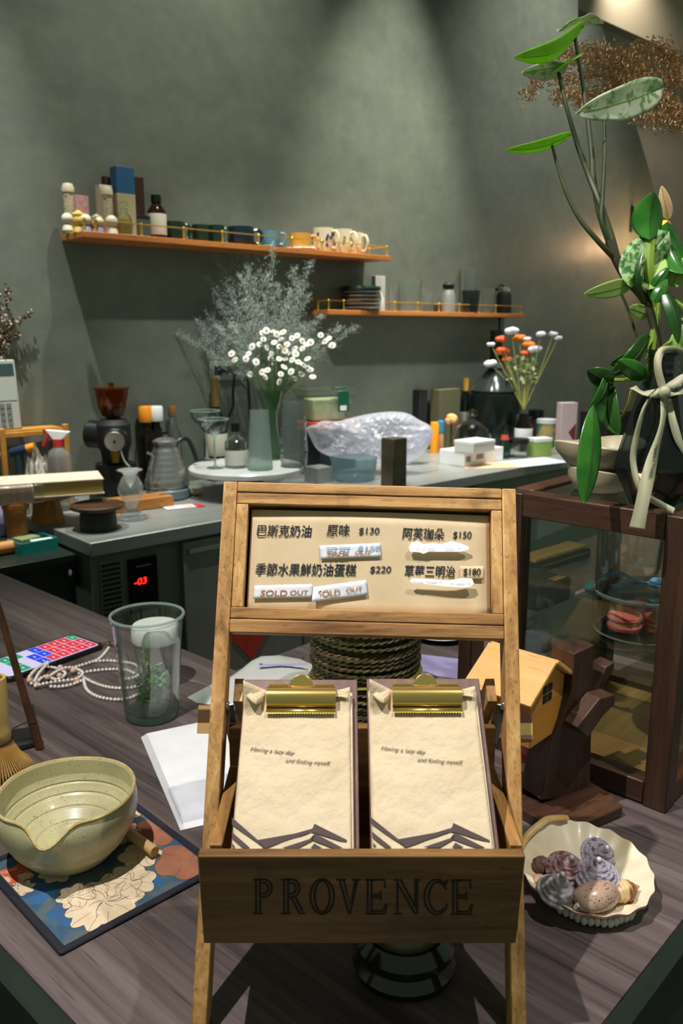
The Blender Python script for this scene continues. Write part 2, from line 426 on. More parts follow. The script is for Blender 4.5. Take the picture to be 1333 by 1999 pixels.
# ------------------------------------------------------------------ the bar (L shaped)
def tw(u, v, z=0): P = TU * u + TV * v; return (P.x, P.y, z)
OC = (.278, .239); IC = (.835, 1.014); UE, VE = 2.9, 2.6
BARW = wood('bar_laminate', [(50, 43, 43), (84, 72, 71), (104, 91, 90), (126, 112, 110)], 'x', 60, .03, .42, .06)
t = thing('bar_counter', 'dark wood grained bar counter carrying the menu stand and tea bowl', 'counter')
pl = [tw(*OC)[:2], tw(UE, OC[1])[:2], tw(UE, IC[1])[:2], tw(*IC)[:2], tw(IC[0], VE)[:2], tw(OC[0], VE)[:2]]
GA = atan2(TV.y, TV.x); m = M(Matrix.Rotation(-GA, 4, 'Z')); m.prism(pl, TZ - .004, TZ); obj('worktop', m, BARW, t, rot=(0, 0, GA), flat=True)
EDGE = mat('dark_green_edge', (92, 106, 98), .45, c2=(80, 94, 86), scale=20)
m = M(); m.prism(pl, TZ - .045, TZ - .0042); obj('edge_band', m, EDGE, t, flat=True)
i_ = .025
pl2 = [tw(OC[0] + i_, OC[1] + i_)[:2], tw(UE, OC[1] + i_)[:2], tw(UE, IC[1] - i_)[:2], tw(IC[0] - i_, IC[1] - i_)[:2], tw(IC[0] - i_, VE)[:2], tw(OC[0] + i_, VE)[:2]]
m = M(); m.prism(pl2, 0, TZ - .0452); obj('base_panel', m, mat('dark_green_panel', (40, 48, 44), .5), t, flat=True)

# ------------------------------------------------------------------ menu stand
SO = V((.0135, .559, TZ)); SE = V((.0121, .193, .4116)); SL = SE.length; SE.normalize()
SX = V((1, 0, 0)); SX = (SX - SE * SX.dot(SE)).normalized(); SZ = SX.cross(SE)
XS = Matrix((SX, SE, SZ)).transposed().to_4x4()
def sp(x, y, off=0):
    P = onpl(x, y, SO + SZ * off, SZ) - SO; return P.dot(SX), P.dot(SE)
t = thing('menu_stand', 'weathered wooden menu stand with engraved box front and handwritten price board', 'menu stand', SO)
stand = t
xl = sp(437, 947)[0]; xr = sp(1008, 947)[0]
xl2 = sp(378, 1900)[0]; xr2 = sp(1025, 1900)[0]
xl = (xl + xl2) / 2; xr = (xr + xr2) / 2; LW = .0125
ytop = sp(700, 946)[1]
SHR = SZ.z / SE.z
for a in (xl, xr - LW):
    m = M(XS)
    q = [(0, 0), (ytop, 0), (ytop, -.024), (.024 * SHR, -.024)]
    m.hexa([(a, y, z) for y, z in q], [(a + LW, y, z) for y, z in q]); obj('front_leg', m, WOODZ, t, bevel=.0012)
y1 = sp(700, 967)[1]; yi = sp(700, 988)[1]; m0 = sp(700, 1191)[1]; m1 = sp(700, 1213)[1]; m2 = sp(700, 1241)[1]
m = M(XS); m.box(xl + LW + .0003, xr - LW - .0003, y1 + .0006, ytop, -.022, -.0005); obj('top_rail', m, WOODX, t, bevel=.001)
m = M(XS); m.box(xl + LW + .0003, xr - LW - .0003, m2, m1 - .0006, -.022, 0); obj('middle_rail', m, WOODX, t, bevel=.001)
il = sp(479, 1080)[0]; ir = sp(961, 1080)[0]
m = M(XS); a, b = xl + LW + .0004, xr - LW - .0004
m.box(a, b, yi, y1, -.022, -.0012); obj('inner_frame_rail', m, WOODX, t, bevel=.0008)
m = M(XS); m.box(a, b, m1, m0, -.022, -.0004); obj('inner_frame_rail', m, WOODX, t, bevel=.0008)
for u_, v_ in ((a, il), (ir, b)):
    m = M(XS); m.box(u_, v_, m0 + .0002, yi - .0002, -.022, -.0016); obj('inner_frame_stile', m, WOODZ, t, bevel=.0008)
m = M(XS); m.box(a, b, m1, y1, -.026, -.0222); obj('backing_board', m, mat('shaded_backing', (44, 46, 40), .7), t)  # near-black colour carries the shade of the recess behind the sheet
PO = -.0095
sheet = M(XS)
pw0, pw1 = sp(486, 1100, PO)[0], sp(956, 1100, PO)[0]; ph0, ph1 = sp(700, 1196, PO)[1], sp(700, 1000, PO)[1]
sheet.grid(lambda u, v: (pw0 + (pw1 - pw0) * u, ph0 - .004 + (ph1 - ph0 + .004) * v, PO + .0018 * sin(pi * u) * v * v), 16, 8)
sh = obj('menu_sheet', sheet, KRAFT, t, solid=.0006, soff=-1)
INK = mat('black_ink', (24, 26, 34), .6)
def paperz(lx, ly): u = (lx - pw0) / (pw1 - pw0); v = max(0, min(1, (ly - ph0) / (ph1 - ph0))); return PO + .0018 * sin(pi * max(0, min(1, u))) * v * v
def write(body, x0, x1, yb, hpx, off=PO + .0010, mats=INK, parent=None, slope=0., bold=.012, shear=.12):
    """handwriting whose baseline starts at pixel x0,yb and ends at x1"""
    a = sp(x0, yb, off); b = sp(x1, yb + slope, off); h = abs(sp(x0, yb - hpx, off)[1] - a[1])
    z = max(paperz(*a), paperz(*b), paperz((a[0] + b[0]) / 2, a[1] + h)) + .0007 + (off - PO - .001)
    w = sqrt((b[0] - a[0]) ** 2 + (b[1] - a[1]) ** 2); ex = V((b[0] - a[0], b[1] - a[1], 0)) / w
    m = M(XS)
    for k in ((0, 0), (.022, .012), (.012, -.016)) if bold else ((0, 0),):
        m.text(body, h, w, shear, 0, (a[0] + k[0] * h, a[1] + k[1] * h, z + k[0] * .002), ex, (-ex.y, ex.x, 0))
    return obj('handwriting', m, mats, parent or sh, flat=True)
for body, x0, x1, yb, hp in (('巴斯克奶油', 501, 608, 1045, 25), ('原味', 637, 682, 1045, 25), ('$130', 700, 740, 1043, 18), ('阿芙珈朵', 785, 866, 1051, 25), ('$150', 884, 920, 1051, 19),
                             ('季節水果鮮奶油蛋糕', 498, 695, 1121, 26), ('$220', 722, 763, 1118, 18), ('草莓三明治', 789, 888, 1124, 25), ('可可', 637, 684, 1084, 22)):
    write(body, x0, x1, yb, hp, slope=(2 if x1 - x0 > 60 else 0))
TAPE = mat('translucent_white_tape', (228, 230, 238), .45, c2=(206, 214, 228), scale=90)
WASH = mat('bright_white_note', (246, 247, 250), .6)
BRN = mat('brown_marker', (168, 110, 54), .6); BLU = mat('faded_blue_ink', (138, 158, 200), .6)
def strip_note(name, quad, mats, label, curl=0., off=PO + .0022):
    loc = [sp(x, y, off) for x, y in quad]
    m = M(XS)
    def f(u, v):
        p = [loc[0][k] * (1 - u) * (1 - v) + loc[1][k] * u * (1 - v) + loc[2][k] * u * v + loc[3][k] * (1 - u) * v for k in (0, 1)]
        return (p[0], p[1], max(paperz(*p) + .0008, off) + curl * (1 - u) ** 9 * (1 - v))
    m.grid(f, 14, 4); return obj(name, m, mats, t, solid=.0003, label=label)
s1 = strip_note('sold_out_strip', [(626, 1092), (744, 1088), (742, 1060), (624, 1065)], TAPE, 'white sold out strip under the first price')
write('SOLD', 638, 679, 1088, 15, PO + .0032, BRN, s1, 0); write('OUT', 693, 724, 1084, 13, PO + .0032, BRN, s1, 0)
write('可可', 637, 684, 1081, 16, PO + .0028, BLU, s1); write('$150', 698, 742, 1075, 13, PO + .0028, BLU, s1)
s2 = strip_note('sold_out_strip', [(494, 1169), (610, 1167), (609, 1140), (497, 1143)], TAPE, 'white strip at the lower left of the menu sheet')
write('SOLD', 508, 560, 1163, 16, PO + .0032, BRN, s2); write('OUT', 566, 602, 1161, 13, PO + .0032, BRN, s2)
s3 = strip_note('sold_out_strip', [(609, 1176), (718, 1162), (714, 1132), (611, 1146)], TAPE, 'tilted white sold out strip with a lifted corner', .006)
write('SOLD', 621, 664, 1166, 18, PO + .0036, BRN, s3, -4); write('OUT', 676, 708, 1157, 14, PO + .0036, BRN, s3, -3)
def wash_note(pts, label, lift, words):
    loc = [sp(x, y, PO + .003) for x, y in pts]
    m = M(XS); n = len(loc)
    m.prism(loc, PO + lift, PO + lift + .0004); o = obj('white_note', m, WASH, t, label=label, flat=True)
    for w_, x0, x1, yb, h in words: write(w_, x0, x1, yb, h, PO + lift + .0012, BLU, o, bold=0)
    return o
wash_note([(797, 1069), (803, 1060), (815, 1057), (826, 1063), (845, 1061), (860, 1063), (880, 1057), (900, 1062), (914, 1068), (915, 1073), (900, 1078), (836, 1078), (826, 1082), (818, 1079), (800, 1078)],
          'white ragged note under the upper right price', .005, [('·· ·· —', 812, 850, 1075, 12), ('— ··', 868, 900, 1075, 12)])
wash_note([(799, 1135), (804, 1130), (840, 1132), (880, 1134), (900, 1129), (920, 1130), (924, 1140), (918, 1146), (905, 1148), (868, 1146), (835, 1142), (803, 1139)],
          'white ragged note under the lower right price', .006, [('·— ··— ·', 808, 860, 1140, 12), ('·· — ··', 880, 918, 1143, 12)])
s4 = strip_note('price_patch', [(898, 1131), (943, 1132), (944, 1105), (898, 1105)], KRAFT, 'kraft patch with the last price')
write('$180', 904, 938, 1123, 19, PO + .0034, INK, s4)

# box of the stand
def wpt(x, y, d): return ond(x, y, d) - SO
FT = .5432; FZ1 = 1.1269; FB = .560
p_ = ond(385, 1672, .61); q_ = ond(1026, 1672, .61)
fx0, fx1 = p_.x - SO.x, q_.x - SO.x
fz1 = FZ1 - TZ; fz0 = ond(700, 1842, .6447).z - TZ; fy1 = FT - SO.y; fy0 = FB - SO.y
m = M(); m.hexa([(fx0 - .001, fy0, fz0), (fx1, fy0, fz0), (fx1, fy0 + .010, fz0), (fx0 - .001, fy0 + .010, fz0)], [(fx0, fy1, fz1), (fx1, fy1, fz1), (fx1, fy1 + .010, fz1), (fx0, fy1 + .010, fz1)])
fp = obj('front_panel', m, WOODP, t, bevel=.0012, label='front panel engraved PROVENCE')
# engraved serif capitals drawn as double outlines
def arc(cx, cy, rx, ry, a0, a1, n=12): return [(cx + rx * cos(radians(a0 + (a1 - a0) * i / n)), cy + ry * sin(radians(a0 + (a1 - a0) * i / n))) for i in range(n + 1)]
def stem(x, w=.14, y0=0, y1=1, s=.1): return [[(x, y0), (x, y1)], [(x + w, y0), (x + w, y1)], [(x - s, y0), (x + w + s, y0)], [(x - s, y1), (x + w + s, y1)]]
GL = {
 'P': stem(.12) + [[(.2, 1)] + arc(.42, .74, .26, .26, 90, -90) + [(.26, .48)], [(.26, .9)] + arc(.40, .74, .15, .16, 90, -90) + [(.26, .58)]],
 'R': stem(.12) + [[(.2, 1)] + arc(.42, .74, .24, .26, 90, -90) + [(.26, .48)], [(.26, .9)] + arc(.40, .74, .13, .16, 90, -90) + [(.26, .58)], [(.36, .48), (.66, 0), (.86, 0)], [(.5, .5), (.78, .06)]],
 'O': [arc(.45, .5, .42, .52, 0, 360, 28), arc(.45, .5, .27, .46, 0, 360, 28)],
 'V': [[(.0, 1), (.34, 1)], [(.12, 1), (.45, 0), (.5, 0), (.76, 1)], [(.26, 1), (.5, .26), (.68, 1)], [(.58, 1), (.88, 1)]],
 'E': stem(.12) + [[(.26, 1), (.72, 1), (.74, .76)], [(.26, .56), (.56, .56), (.58, .66), (.58, .4), (.56, .48), (.26, .48)], [(.26, 0), (.74, 0), (.8, .28)], [(.26, .08), (.66, .08), (.76, .28)]],
 'N': [[(.0, 0), (.3, 0)], [(.14, 0), (.14, 1)], [(0, 1), (.26, 1), (.8, .16)], [(.14, .9), (.76, 0), (.84, 0), (.84, 1)], [(.72, 1), (.96, 1)], [(.78, .2), (.78, 1)]],
 'C': [arc(.48, .5, .44, .52, 42, 318, 22), arc(.52, .5, .32, .44, 50, 310, 20), [(.81, .85), (.83, 1.0)], [(.81, .15), (.84, .3)], [(.72, .84), (.83, .72)]],
}
def fpt(x, y):      # pixel on the front panel -> local
    n = V((0, fz1 - fz0, -(fy1 - fy0))).normalized(); n = -n
    P = onpl(x, y, SO + V((0, fy1, fz1)) + n * .0004, n) - SO; return P
eng = M(); word = 'PROVENCE'; xs = [493, 548, 604, 656, 711, 768, 826, 878]
ENG = mat('burnt_groove', (28, 18, 10), .8)
for ch, x0 in zip(word, xs):
    for st in GL[ch]:
        eng.strip([fpt(x0 + 55 * px, 1783 - 66 * py + (x0 - 493) * .004) for px, py in st], .0015, (0, -1, .12))
eng2 = obj('engraved_lettering', eng, ENG, fp, flat=True)
yb = .689 - SO.y; zs1 = 1.118 - TZ; zb0 = fz0 + .002
cx = (xl + xr) / 2 + .005
for a in (-.1190, .1090):
    m = M(); m.box(cx + a, cx + a + .010, fy0 + .0105, yb, zb0, zs1); obj('side_panel', m, WOODX if 0 else wood('stand_wood_side', [(86, 56, 28), (160, 114, 60), (206, 158, 94)], 'y', 80, .07, knots=.4), t, bevel=.001)
m = M(); m.box(cx - .1188, cx + .1188, yb, yb + .008, zb0, 1.155 - TZ); obj('box_back', m, WOODP, t, bevel=.001)
m = M(); m.box(cx - .1088, cx + .1088, fy0 + .0105, yb - .0005, zb0, zb0 + .006); obj('box_bottom', m, WOODP, t)
# rear support
h0 = sp(700, 1392)[1]
PLY = mat('plywood_edge', (196, 160, 104), .7, c2=(84, 56, 30), scale=14, stretch=(.02, 12, .02), sharp=(.47, .53))
RP = SO + SE * h0 - SZ * .012
for a in (xl + LW + .004, xr - LW - .012):
    top = V((a, 0, 0)) + (SE * (h0 + .02) - SZ * .025); foot = V((a, .33, 0))
    d = (foot - top).normalized()
    m = M(); u = V((0, -d.z, d.y)) * .011
    m.hexa([foot + V((0, .012, 0)), foot + V((.008, .012, 0)), foot + V((.008, -.012, 0)), foot + V((0, -.012, 0))], [top - u, top - u + V((.008, 0, 0)), top + u + V((.008, 0, 0)), top + u])
    obj('rear_leg', m, WOODZ, t)
for a, b in ((sp(389, 1400, -.024)[0], xl - .0004), (xr + .0004, sp(1035, 1400, -.024)[0])):
    m = M(XS); m.box(a, b, sp(700, 1440, -.024)[1], sp(700, 1384, -.024)[1], -.024, -.016); obj('rear_board_end', m, PLY, t)
BRACK = mat('grey_bracket', (120, 122, 116), .4, .9)
for a in (xl + LW + .0002, xr - LW - .0014):
    s = SE * h0 - SZ * .010 + V((a - SX.x * 0, 0, 0))
    m = M(); m.tube([s + V((.0006, 0, .008)), s + V((.0006, .05, -.055))], .006, 6, flat=.12)
    b_ = obj('folding_bracket', m, BRACK, t)
    m = M(); m.ball(s + V((.001, .002, .006)), (.0025, .004, .004), 10, 6); obj('rivet', m, mat('rivet_steel', (200, 200, 196), .25, 1.), b_)

# ------------------------------------------------------------------ clipboards
CP0 = V((0, .5637, 1.1195)); CT = V((0, .8034, .5954)); CN = V((0, -.5954, .8034)); CX = V((1, 0, 0))
XC = Matrix((CX, CT, CN)).transposed().to_4x4()
def cp(x, y, off=.009):
    P = onpl(x, y, CP0 + CN * off, CN) - CP0; return V((P.x, P.dot(CT), off))
CBW = wood('clipboard_walnut', [(70, 42, 38), (102, 66, 58), (128, 88, 76)], 'y', 80, .05, .5)
PAGE = mat('aged_kraft_page', (218, 200, 172), .8, c2=(202, 180, 146), scale=16, bump=1., bscale=34, det=7, bdist=.006)
STRIPE = mat('dark_brown_print', (70, 54, 54), .7)
CLIPG = mat('polished_brass_clip', (214, 186, 110), .24, .9)
left_px = dict(bl=(450, 1655), br=(703, 1655), tl=(474, 1324), tr=(707, 1330))
def c2(x, y): return (360 + x / 3.7028, 1200 + y / 3.702)
bands = [[(343, 1462), (530, 1625), (580, 1682), (545, 1660), (343, 1515)], [(530, 1625), (800, 1578), (925, 1542), (905, 1572), (700, 1640), (590, 1682), (565, 1682)],
         [(940, 1508), (1205, 1640), (1205, 1657), (950, 1575), (910, 1570), (925, 1540)], [(343, 1568), (475, 1684), (425, 1684), (343, 1612)],
         [(700, 1684), (905, 1618), (942, 1578), (930, 1625), (820, 1684)], [(905, 1620), (942, 1578), (1150, 1686), (1080, 1686), (935, 1630)], [(910, 1686), (938, 1650), (1000, 1686)], [(343, 1650), (368, 1678), (343, 1678)]]
def clipboard(dx, dz, label, seed):
    rnd = random.Random(seed)
    O = CP0 + CX * dx + CN * dz
    t = thing('clipboard', label, 'clipboard', O, group='clipboards in the menu stand')
    w0 = cp(450, 1655, .003).x; w1 = cp(702, 1655, .003).x; h1 = cp(590, 1326, .003).y
    m = M(XC); m.box(w0, w1, -.0075, h1, 0, .003); obj('board', m, CBW, t, bevel=.0008)
    a0 = cp(453, 1650, .009).x; a1 = cp(685, 1655, .009).x; g1 = cp(590, 1350, .009).y
    # lower pages, each one a sheet of its own
    m = M(XC)
    for k in range(7):
        z = .0036 + k * .0008; j = rnd.uniform(-.0012, .0012)
        m.box(a0 + .0006 + j, a1 + j + .001, -.007, g1 - rnd.uniform(0, .002), z, z + .0003)
    obj('page_stack', m, PAGE, t)
    lift = rnd.uniform(.5, 1)
    def top(u, v):
        x = a0 + (a1 - a0) * u; y = -.007 + (g1 + .007) * v
        z = .0094 + .0009 * abs(noise.noise((x * 38 + seed, y * 30, 0))) + .0002 * noise.noise((x * 160, y * 120, seed))
        c = max(0, .22 - u) * max(0, v - .86) * 60 + max(0, u - .85) * max(0, v - .88) * 40
        z += .012 * c * lift + .003 * max(0, u - .9) * 10 * max(0, .55 - v)
        return (x, y, max(z, .0088))
    m = M(XC); m.grid(top, 34, 40)
    pg = obj('top_page', m, PAGE, t, solid=.0002, soff=1)
    m = M(XC); mr = M(XC)
    for k in range(3):
        b = .0 + k * .007
        m.tube(spline([(a0 + .001 + b * .25, g1 - .003 - b * .35, .014 + k * .002), (a0 + .007 + b * .3, g1 - .009 - b * .4, .0165 + k * .0015), (a0 + .016, g1 - .003 - b * .3, .0125)], 5), .0026, 8, flat=.45)
        mr.tube(spline([(a1 - .002, g1 - .005 - b * .25, .013 + k * .001), (a1 - .007, g1 - .003 - b * .3, .0145), (a1 - .016, g1 - .0015 - b * .3, .012)], 5), .0013, 8, flat=.5)
    obj('curled_corner', m, PAGE, t, label='curled page corners at the left'); obj('curled_corner', mr, PAGE, t, label='curled page corners at the right')
    m = M(XC)
    def lift_(q): return V((q.x, q.y, .0108))
    for b in bands:
        m.poly([lift_(cp(*c2(*q), .0115)) for q in b])
    obj('zigzag_print', m, STRIPE, pg, flat=True)
    m = M(XC)
    for body, p0, p1, h in (('Having a lazy day', (488, 1464), (575, 1473), 11), ('and finding myself.', (557, 1487), (645, 1493), 11)):
        A = lift_(cp(*p0, .0115)); Bq = lift_(cp(*p1, .0115)); hh = (cp(p0[0], p0[1] - h, .0115) - cp(*p0, .0115)).y
        ex = (Bq - A).normalized(); m.text(body, hh, (Bq - A).length, .35, .004, A, ex, (-ex.y, ex.x, 0))
    obj('printed_words', m, mat('faded_print', (84, 66, 56), .7), pg, flat=True)
    # brass clip
    k0 = cp(521, 1370, .012).x; k1 = cp(655, 1372, .012).x; y0 = cp(590, 1392, .013).y; y1_ = cp(590, 1341, .013).y; yc = (y0 * .38 + y1_ * .62)
    R = (y1_ - yc) * 1.0
    ct = M(XC)
    n = 14
    prof = [(yc + R * cos(radians(a)), .0105 + R * 1.05 * sin(radians(a))) for a in range(0, 181, 15)]
    prof += [(y0 + .004, .0125), (y0, .0135)]
    vs = []; fs = []
    for x in (k0, k1): vs += [(x, y, z) for y, z in prof]
    L = len(prof)
    fs = [(i, i + 1, L + i + 1, L + i) for i in range(L - 1)] + [tuple(range(L - 2))[::-1], tuple(range(L, 2 * L - 2))]
    ct.add(vs, fs); cl = obj('clip', ct, CLIPG, t, label='brass clip', solid=.0006, angle=50)
    m = M(XC)
    for i in range(26):
        xa = k0 + (k1 - k0) * i / 26; m.add([(xa, y0, .0137), (xa + (k1 - k0) / 26, y0, .0137), (xa + (k1 - k0) / 52, y0 - .0012, .0137)], [(0, 2, 1)])
    obj('toothed_lip', m, GOLD, cl, flat=True)
    m = M(XC); hx = cp(588, 1340, .013).x; rr = cp(611, 1340, .013).x - hx
    pts = [(hx + rr * cos(radians(a)), 1.05 * rr * sin(radians(a))) for a in range(0, 181, 10)]
    m2 = M(XC @ Matrix.Translation((0, y1_ + .0006, .012)) @ Matrix.Rotation(radians(20), 4, 'X')); m2.prism(pts, 0, .0018)
    obj('handle_tab', m2, CLIPG, cl, bevel=.0006)
    for xa, xb in ((k0 + .001, hx - rr - .001), (hx + rr + .001, k1 - .001)):
        m = M(XC); m.tube([(xa, y1_ + .0025, .011), (xb, y1_ + .0025, .011)], .0017, 8); obj('hinge_rod', m, CLIPG, cl)
    return t
clipboard(0, 0, 'left clipboard of kraft pages with a brass clip and zigzag print', 3)
clipboard(cp(727, 1655).x - cp(452, 1655).x, .0015, 'right clipboard of kraft pages with a brass clip, beside the wooden house', 9)

# ------------------------------------------------------------------ twine roll behind, round pot below
P = B(712, 1392)
t = thing('twine_roll', 'roll of brown and green twisted twine behind the clipboards', 'twine', P)
tw1 = mat('brown_twine', (136, 108, 76), .7, c2=(64, 50, 28), scale=120, stretch=(1, 1, 2.4), sharp=(.4, .6)); tw2 = mat('green_twine', (74, 70, 22), .6, c2=(34, 34, 10), scale=120, sharp=(.4, .6))
rad = 102 * S(P)
m = M(); rnd = random.Random(4); nt_ = 38; hh = .168
for k in range(nt_):
    z0 = .006 + (hh - .008) * k / nt_; ph = rnd.uniform(0, 6.28); am = rnd.uniform(.001, .004); ro = rad * rnd.uniform(.96, 1.02)
    m.mi = 0 if rnd.random() < .3 else 1
    for sgn in (0, pi):
        pts = [(ro * cos(a) + .0013 * cos(a) * cos(22 * a + sgn), ro * sin(a) + .0013 * sin(a) * cos(22 * a + sgn), z0 + am * sin(a + ph) + .0014 * sin(22 * a + sgn)) for a in [2 * pi * i / 120 for i in range(121)]]
        m.tube(pts, .0019, 5, cap=False)
obj('winding', m, [tw1, tw2], t)
m = M(); m.lathe([(0, .001), (rad * .90, .001), (rad * .95, .01), (rad * .95, hh - .004), (rad * .5, hh - .002), (rad * .45, .06), (0, .06)], 40); obj('core', m, tw2, t)
m = M(); m.tube([(rad * 1.035 * cos(a), rad * 1.035 * sin(a), .066 + .010 * cos(a * 1 + .9)) for a in [2 * pi * i / 60 for i in range(61)]], .0036, 6, flat=.35, cap=False)
obj('tie_band', m, mat('olive_band', (132, 124, 40), .5), t)

P = B(788, 1888)
t = thing('round_pot', 'round glossy black pot standing under the menu stand box', 'pot', P)
r = 100 * S(P)
GLB = mat('gloss_black_glaze', (12, 16, 14), .14, coat=.5)
m = M(); m.lathe([(0, 0), (r * .80, 0), (r * .98, .004), (r * 1.0, .010), (r * .92, .017), (r * .90, .020), (r * .97, .024), (r * .96, .030), (r * .82, .037), (r * .78, .040), (0, .040)], 48); obj('body', m, GLB, t)
m = M(); m.lathe([(r * .66, .0402), (r * .72, .0402), (r * .74, .047), (r * .70, .052), (r * .66, .050)], 48); obj('rim', m, mat('dull_olive_rim', (92, 96, 70), .3, .6), t)
m = M(); m.lathe([(0, .0402), (r * .64, .0402), (r * .64, .060), (r * .5, .066), (0, .066)], 40); obj('lid', m, GLB, t)
# ------------------------------------------------------------------ placemat, tea bowl, scoop, whisk
c_b = B(122, 1860); c_r = B(426, 1697)
ed = (c_r - c_b); side = ed.length; e1 = ed.normalized(); e2 = V((-e1.y, e1.x, 0))
dl = B(112, 1851) ; 
t = thing('placemat', 'square placemat printed with pale and red flowers, dark navy border, under the bowl', 'placemat', c_b, atan2(e1.y, e1.x))
CLOTH = mat('blue_grey_print', (84, 96, 98), .85, c2=(46, 82, 112), scale=38, sharp=(.42, .58), bump=.12, bscale=900)
CREAM = mat('cream_print', (226, 206, 178), .85, c2=(210, 186, 154), scale=60); RUST = mat('rust_print', (176, 112, 84), .85, c2=(140, 92, 72), scale=40)
BLUEP = mat('bright_blue_print', (32, 98, 154), .85, c2=(54, 84, 116), scale=60); RED = mat('orange_red_print', (196, 88, 54), .85, c2=(222, 190, 160), scale=70, sharp=(.45, .55)); LINE = mat('print_outline', (70, 56, 50), .85)
sd = side
m = M(); m.box(.004, sd - .004, .004, sd - .004, .0004, .0020)
rnd = random.Random(11)
def blob(cx, cy, r, n, amp, zz, mi, seed=0, el=1., rot=0.):
    pts = []
    for i in range(n * 6):
        a = 2 * pi * i / (n * 6); q = r * (1 - amp + amp * abs(cos(n * a / 2 + seed)) + .08 * noise.noise((cos(a) * 2 + seed, sin(a) * 2, seed)))
        x, y = q * cos(a) * el, q * sin(a); pts.append((min(max(cx + x * cos(rot) - y * sin(rot), .005), sd - .005), min(max(cy + x * sin(rot) + y * cos(rot), .005), sd - .005), zz))
    m.mi = mi; m.add(pts + [(cx, cy, zz)], [(i, (i + 1) % len(pts), len(pts)) for i in range(len(pts))])
    if mi in (1, 2, 4):
        m.mi = 5; m.strip([V(p) + V((0, 0, .00005)) for p in pts + pts[:1]], .0005, (0, 0, 1))
        for i in range(0, n * 6, 6 if n > 6 else 9):
            p = V(pts[i]); q = V((cx, cy, zz)); m.strip([p.lerp(q, f) + V((.0012 * sin(f * 9 + i), .0012 * cos(f * 7 + i), .00005)) for f in (.0, .15, .3, .45 + .2 * rnd.random())], .0004, (0, 0, 1))
blob(.155, .035, .034, 5, .2, .00203, 2, 2); blob(.165, .10, .03, 5, .25, .00204, 2, 5)
blob(.03, .045, .022, 4, .3, .00204, 3, 1); blob(.05, .012, .012, 4, .3, .00205, 3, 2); blob(.11, .028, .014, 4, .3, .00205, 3, 5); blob(.02, .09, .016, 4, .3, .00204, 3, 4)
blob(.062, .035, .036, 11, .22, .0021, 1, 3, 1.25, .5); blob(.095, .045, .030, 7, .25, .00215, 1, 1, .9); blob(.045, .062, .020, 7, .3, .00212, 1, 6)
blob(.125, .075, .024, 6, .25, .0021, 1, 8); blob(.13, .125, .024, 8, .25, .0021, 4, 2); blob(.165, .16, .020, 7, .3, .0021, 4, 3); blob(.015, .135, .020, 7, .3, .0021, 4, 6); blob(.14, .155, .016, 6, .3, .00214, 1, 2)
blob(.05, .11, .020, 7, .25, .00212, 1, 9); blob(.09, .16, .022, 7, .25, .0021, 3, 9); blob(.012, .11, .013, 7, .3, .00214, 1, 4)
m.mi = 5
for cx, cy, k in ((.062, .035, 9), (.095, .045, 7), (.125, .075, 5), (.045, .062, 5)):
    for i in range(k):
        a = 2 * pi * i / k + rnd.random(); L_ = rnd.uniform(.012, .026)
        m.strip([(cx + L_ * q * cos(a + q * .7), cy + L_ * q * sin(a + q * .7), .00225) for q in (.15, .4, .7, 1)], .00045, (0, 0, 1))
obj('printed_cloth', m, [CLOTH, CREAM, RUST, BLUEP, RED, LINE], t, flat=True)
m = M(); NAVY = mat('navy_binding', (22, 24, 38), .8, bump=.3, bscale=500)
for a, b in (((0, 0), (sd, 0)), ((sd, 0), (sd, sd)), ((sd, sd), (0, sd)), ((0, sd), (0, 0))):
    m.tube([(a[0], a[1], .0023), (b[0], b[1], .0023)], .0042, 8, flat=.5)
for a in ((0, 0), (sd, 0), (sd, sd), (0, sd)): m.ball((a[0], a[1], .0023), (.0046, .0046, .0023), 10, 6)
obj('binding', m, NAVY, t)
MATZ = .0046

P = V((-.2895, .802, TZ + .0022))
t = thing('tea_bowl', 'speckled cream and grey stoneware tea bowl with a pouring spout', 'bowl', P)
GLAZE = mat('speckled_glaze', (196, 190, 148), .36, c2=(176, 170, 134), scale=18, speck=(70, 48, 26), speck_scale=520, speck_size=.17, coat=.15)
R0 = .0713; H0 = .074
spa = radians(-88)
def bowlfn(r, z, a):
    d = (a - spa + pi) % (2 * pi) - pi
    k = math.exp(-(d / .17) ** 2); kd = math.exp(-(d / .30) ** 2); hz = max(0, (z - .036) / (H0 - .036))
    zz = z - .016 * kd * hz ** 2 + .0008 * sin(3 * a) * hz
    rr = r * (1 + .16 * k * hz ** 1.5 - .05 * (math.exp(-((abs(d) - .42) / .2) ** 2)) * hz)
    return rr, zz
def wob(i, n, z): return .0005 * sin(z * 1900) if 1 else 0
ou = [(.038, 0), (.040, .001)]
for i in range(30):
    q = i / 29; z = .0015 + (H0 - .0015) * q; r = .040 + (R0 + .001 - .040) * sin(min(1, q * 1.25) * pi / 2) ** .85
    if q > .8: r -= .003 * ((q - .8) / .2) ** 2
    if q < .42: r += .0006 * sin(z * 2100)
    ou.append((r, z))
inn = []
for i in range(100):
    q = 1 - i / 99; z = .0075 + (H0 - .0075) * q; r = .004 + (R0 - .0065) * sin(min(1, q * 1.12 + .03) * pi / 2) ** .72 if q > 0 else .004
    if .05 < q < .93: r += .0014 * max(0, sin(z * 700 + 1.2 * sin(z * 90))) ** 8 - .0006
    inn.append((min(r, R0 - .004), z))
top_ = [(R0 - .0028, H0 + .0012)]
m = M(); m.lathe([(0, 0)] + ou + top_ + inn + [(0, .0073)], 96, fn=bowlfn)
bo = obj('body', m, GLAZE, t, angle=60)
m = M()
def rimp(a, dr): r, z = bowlfn(R0 - .0016 + dr, H0 + .0005, a); return (r * cos(a), r * sin(a), z + .0006)
m.tube([rimp(2 * pi * i / 120, 0) for i in range(121)], .0016, 6, cap=False)
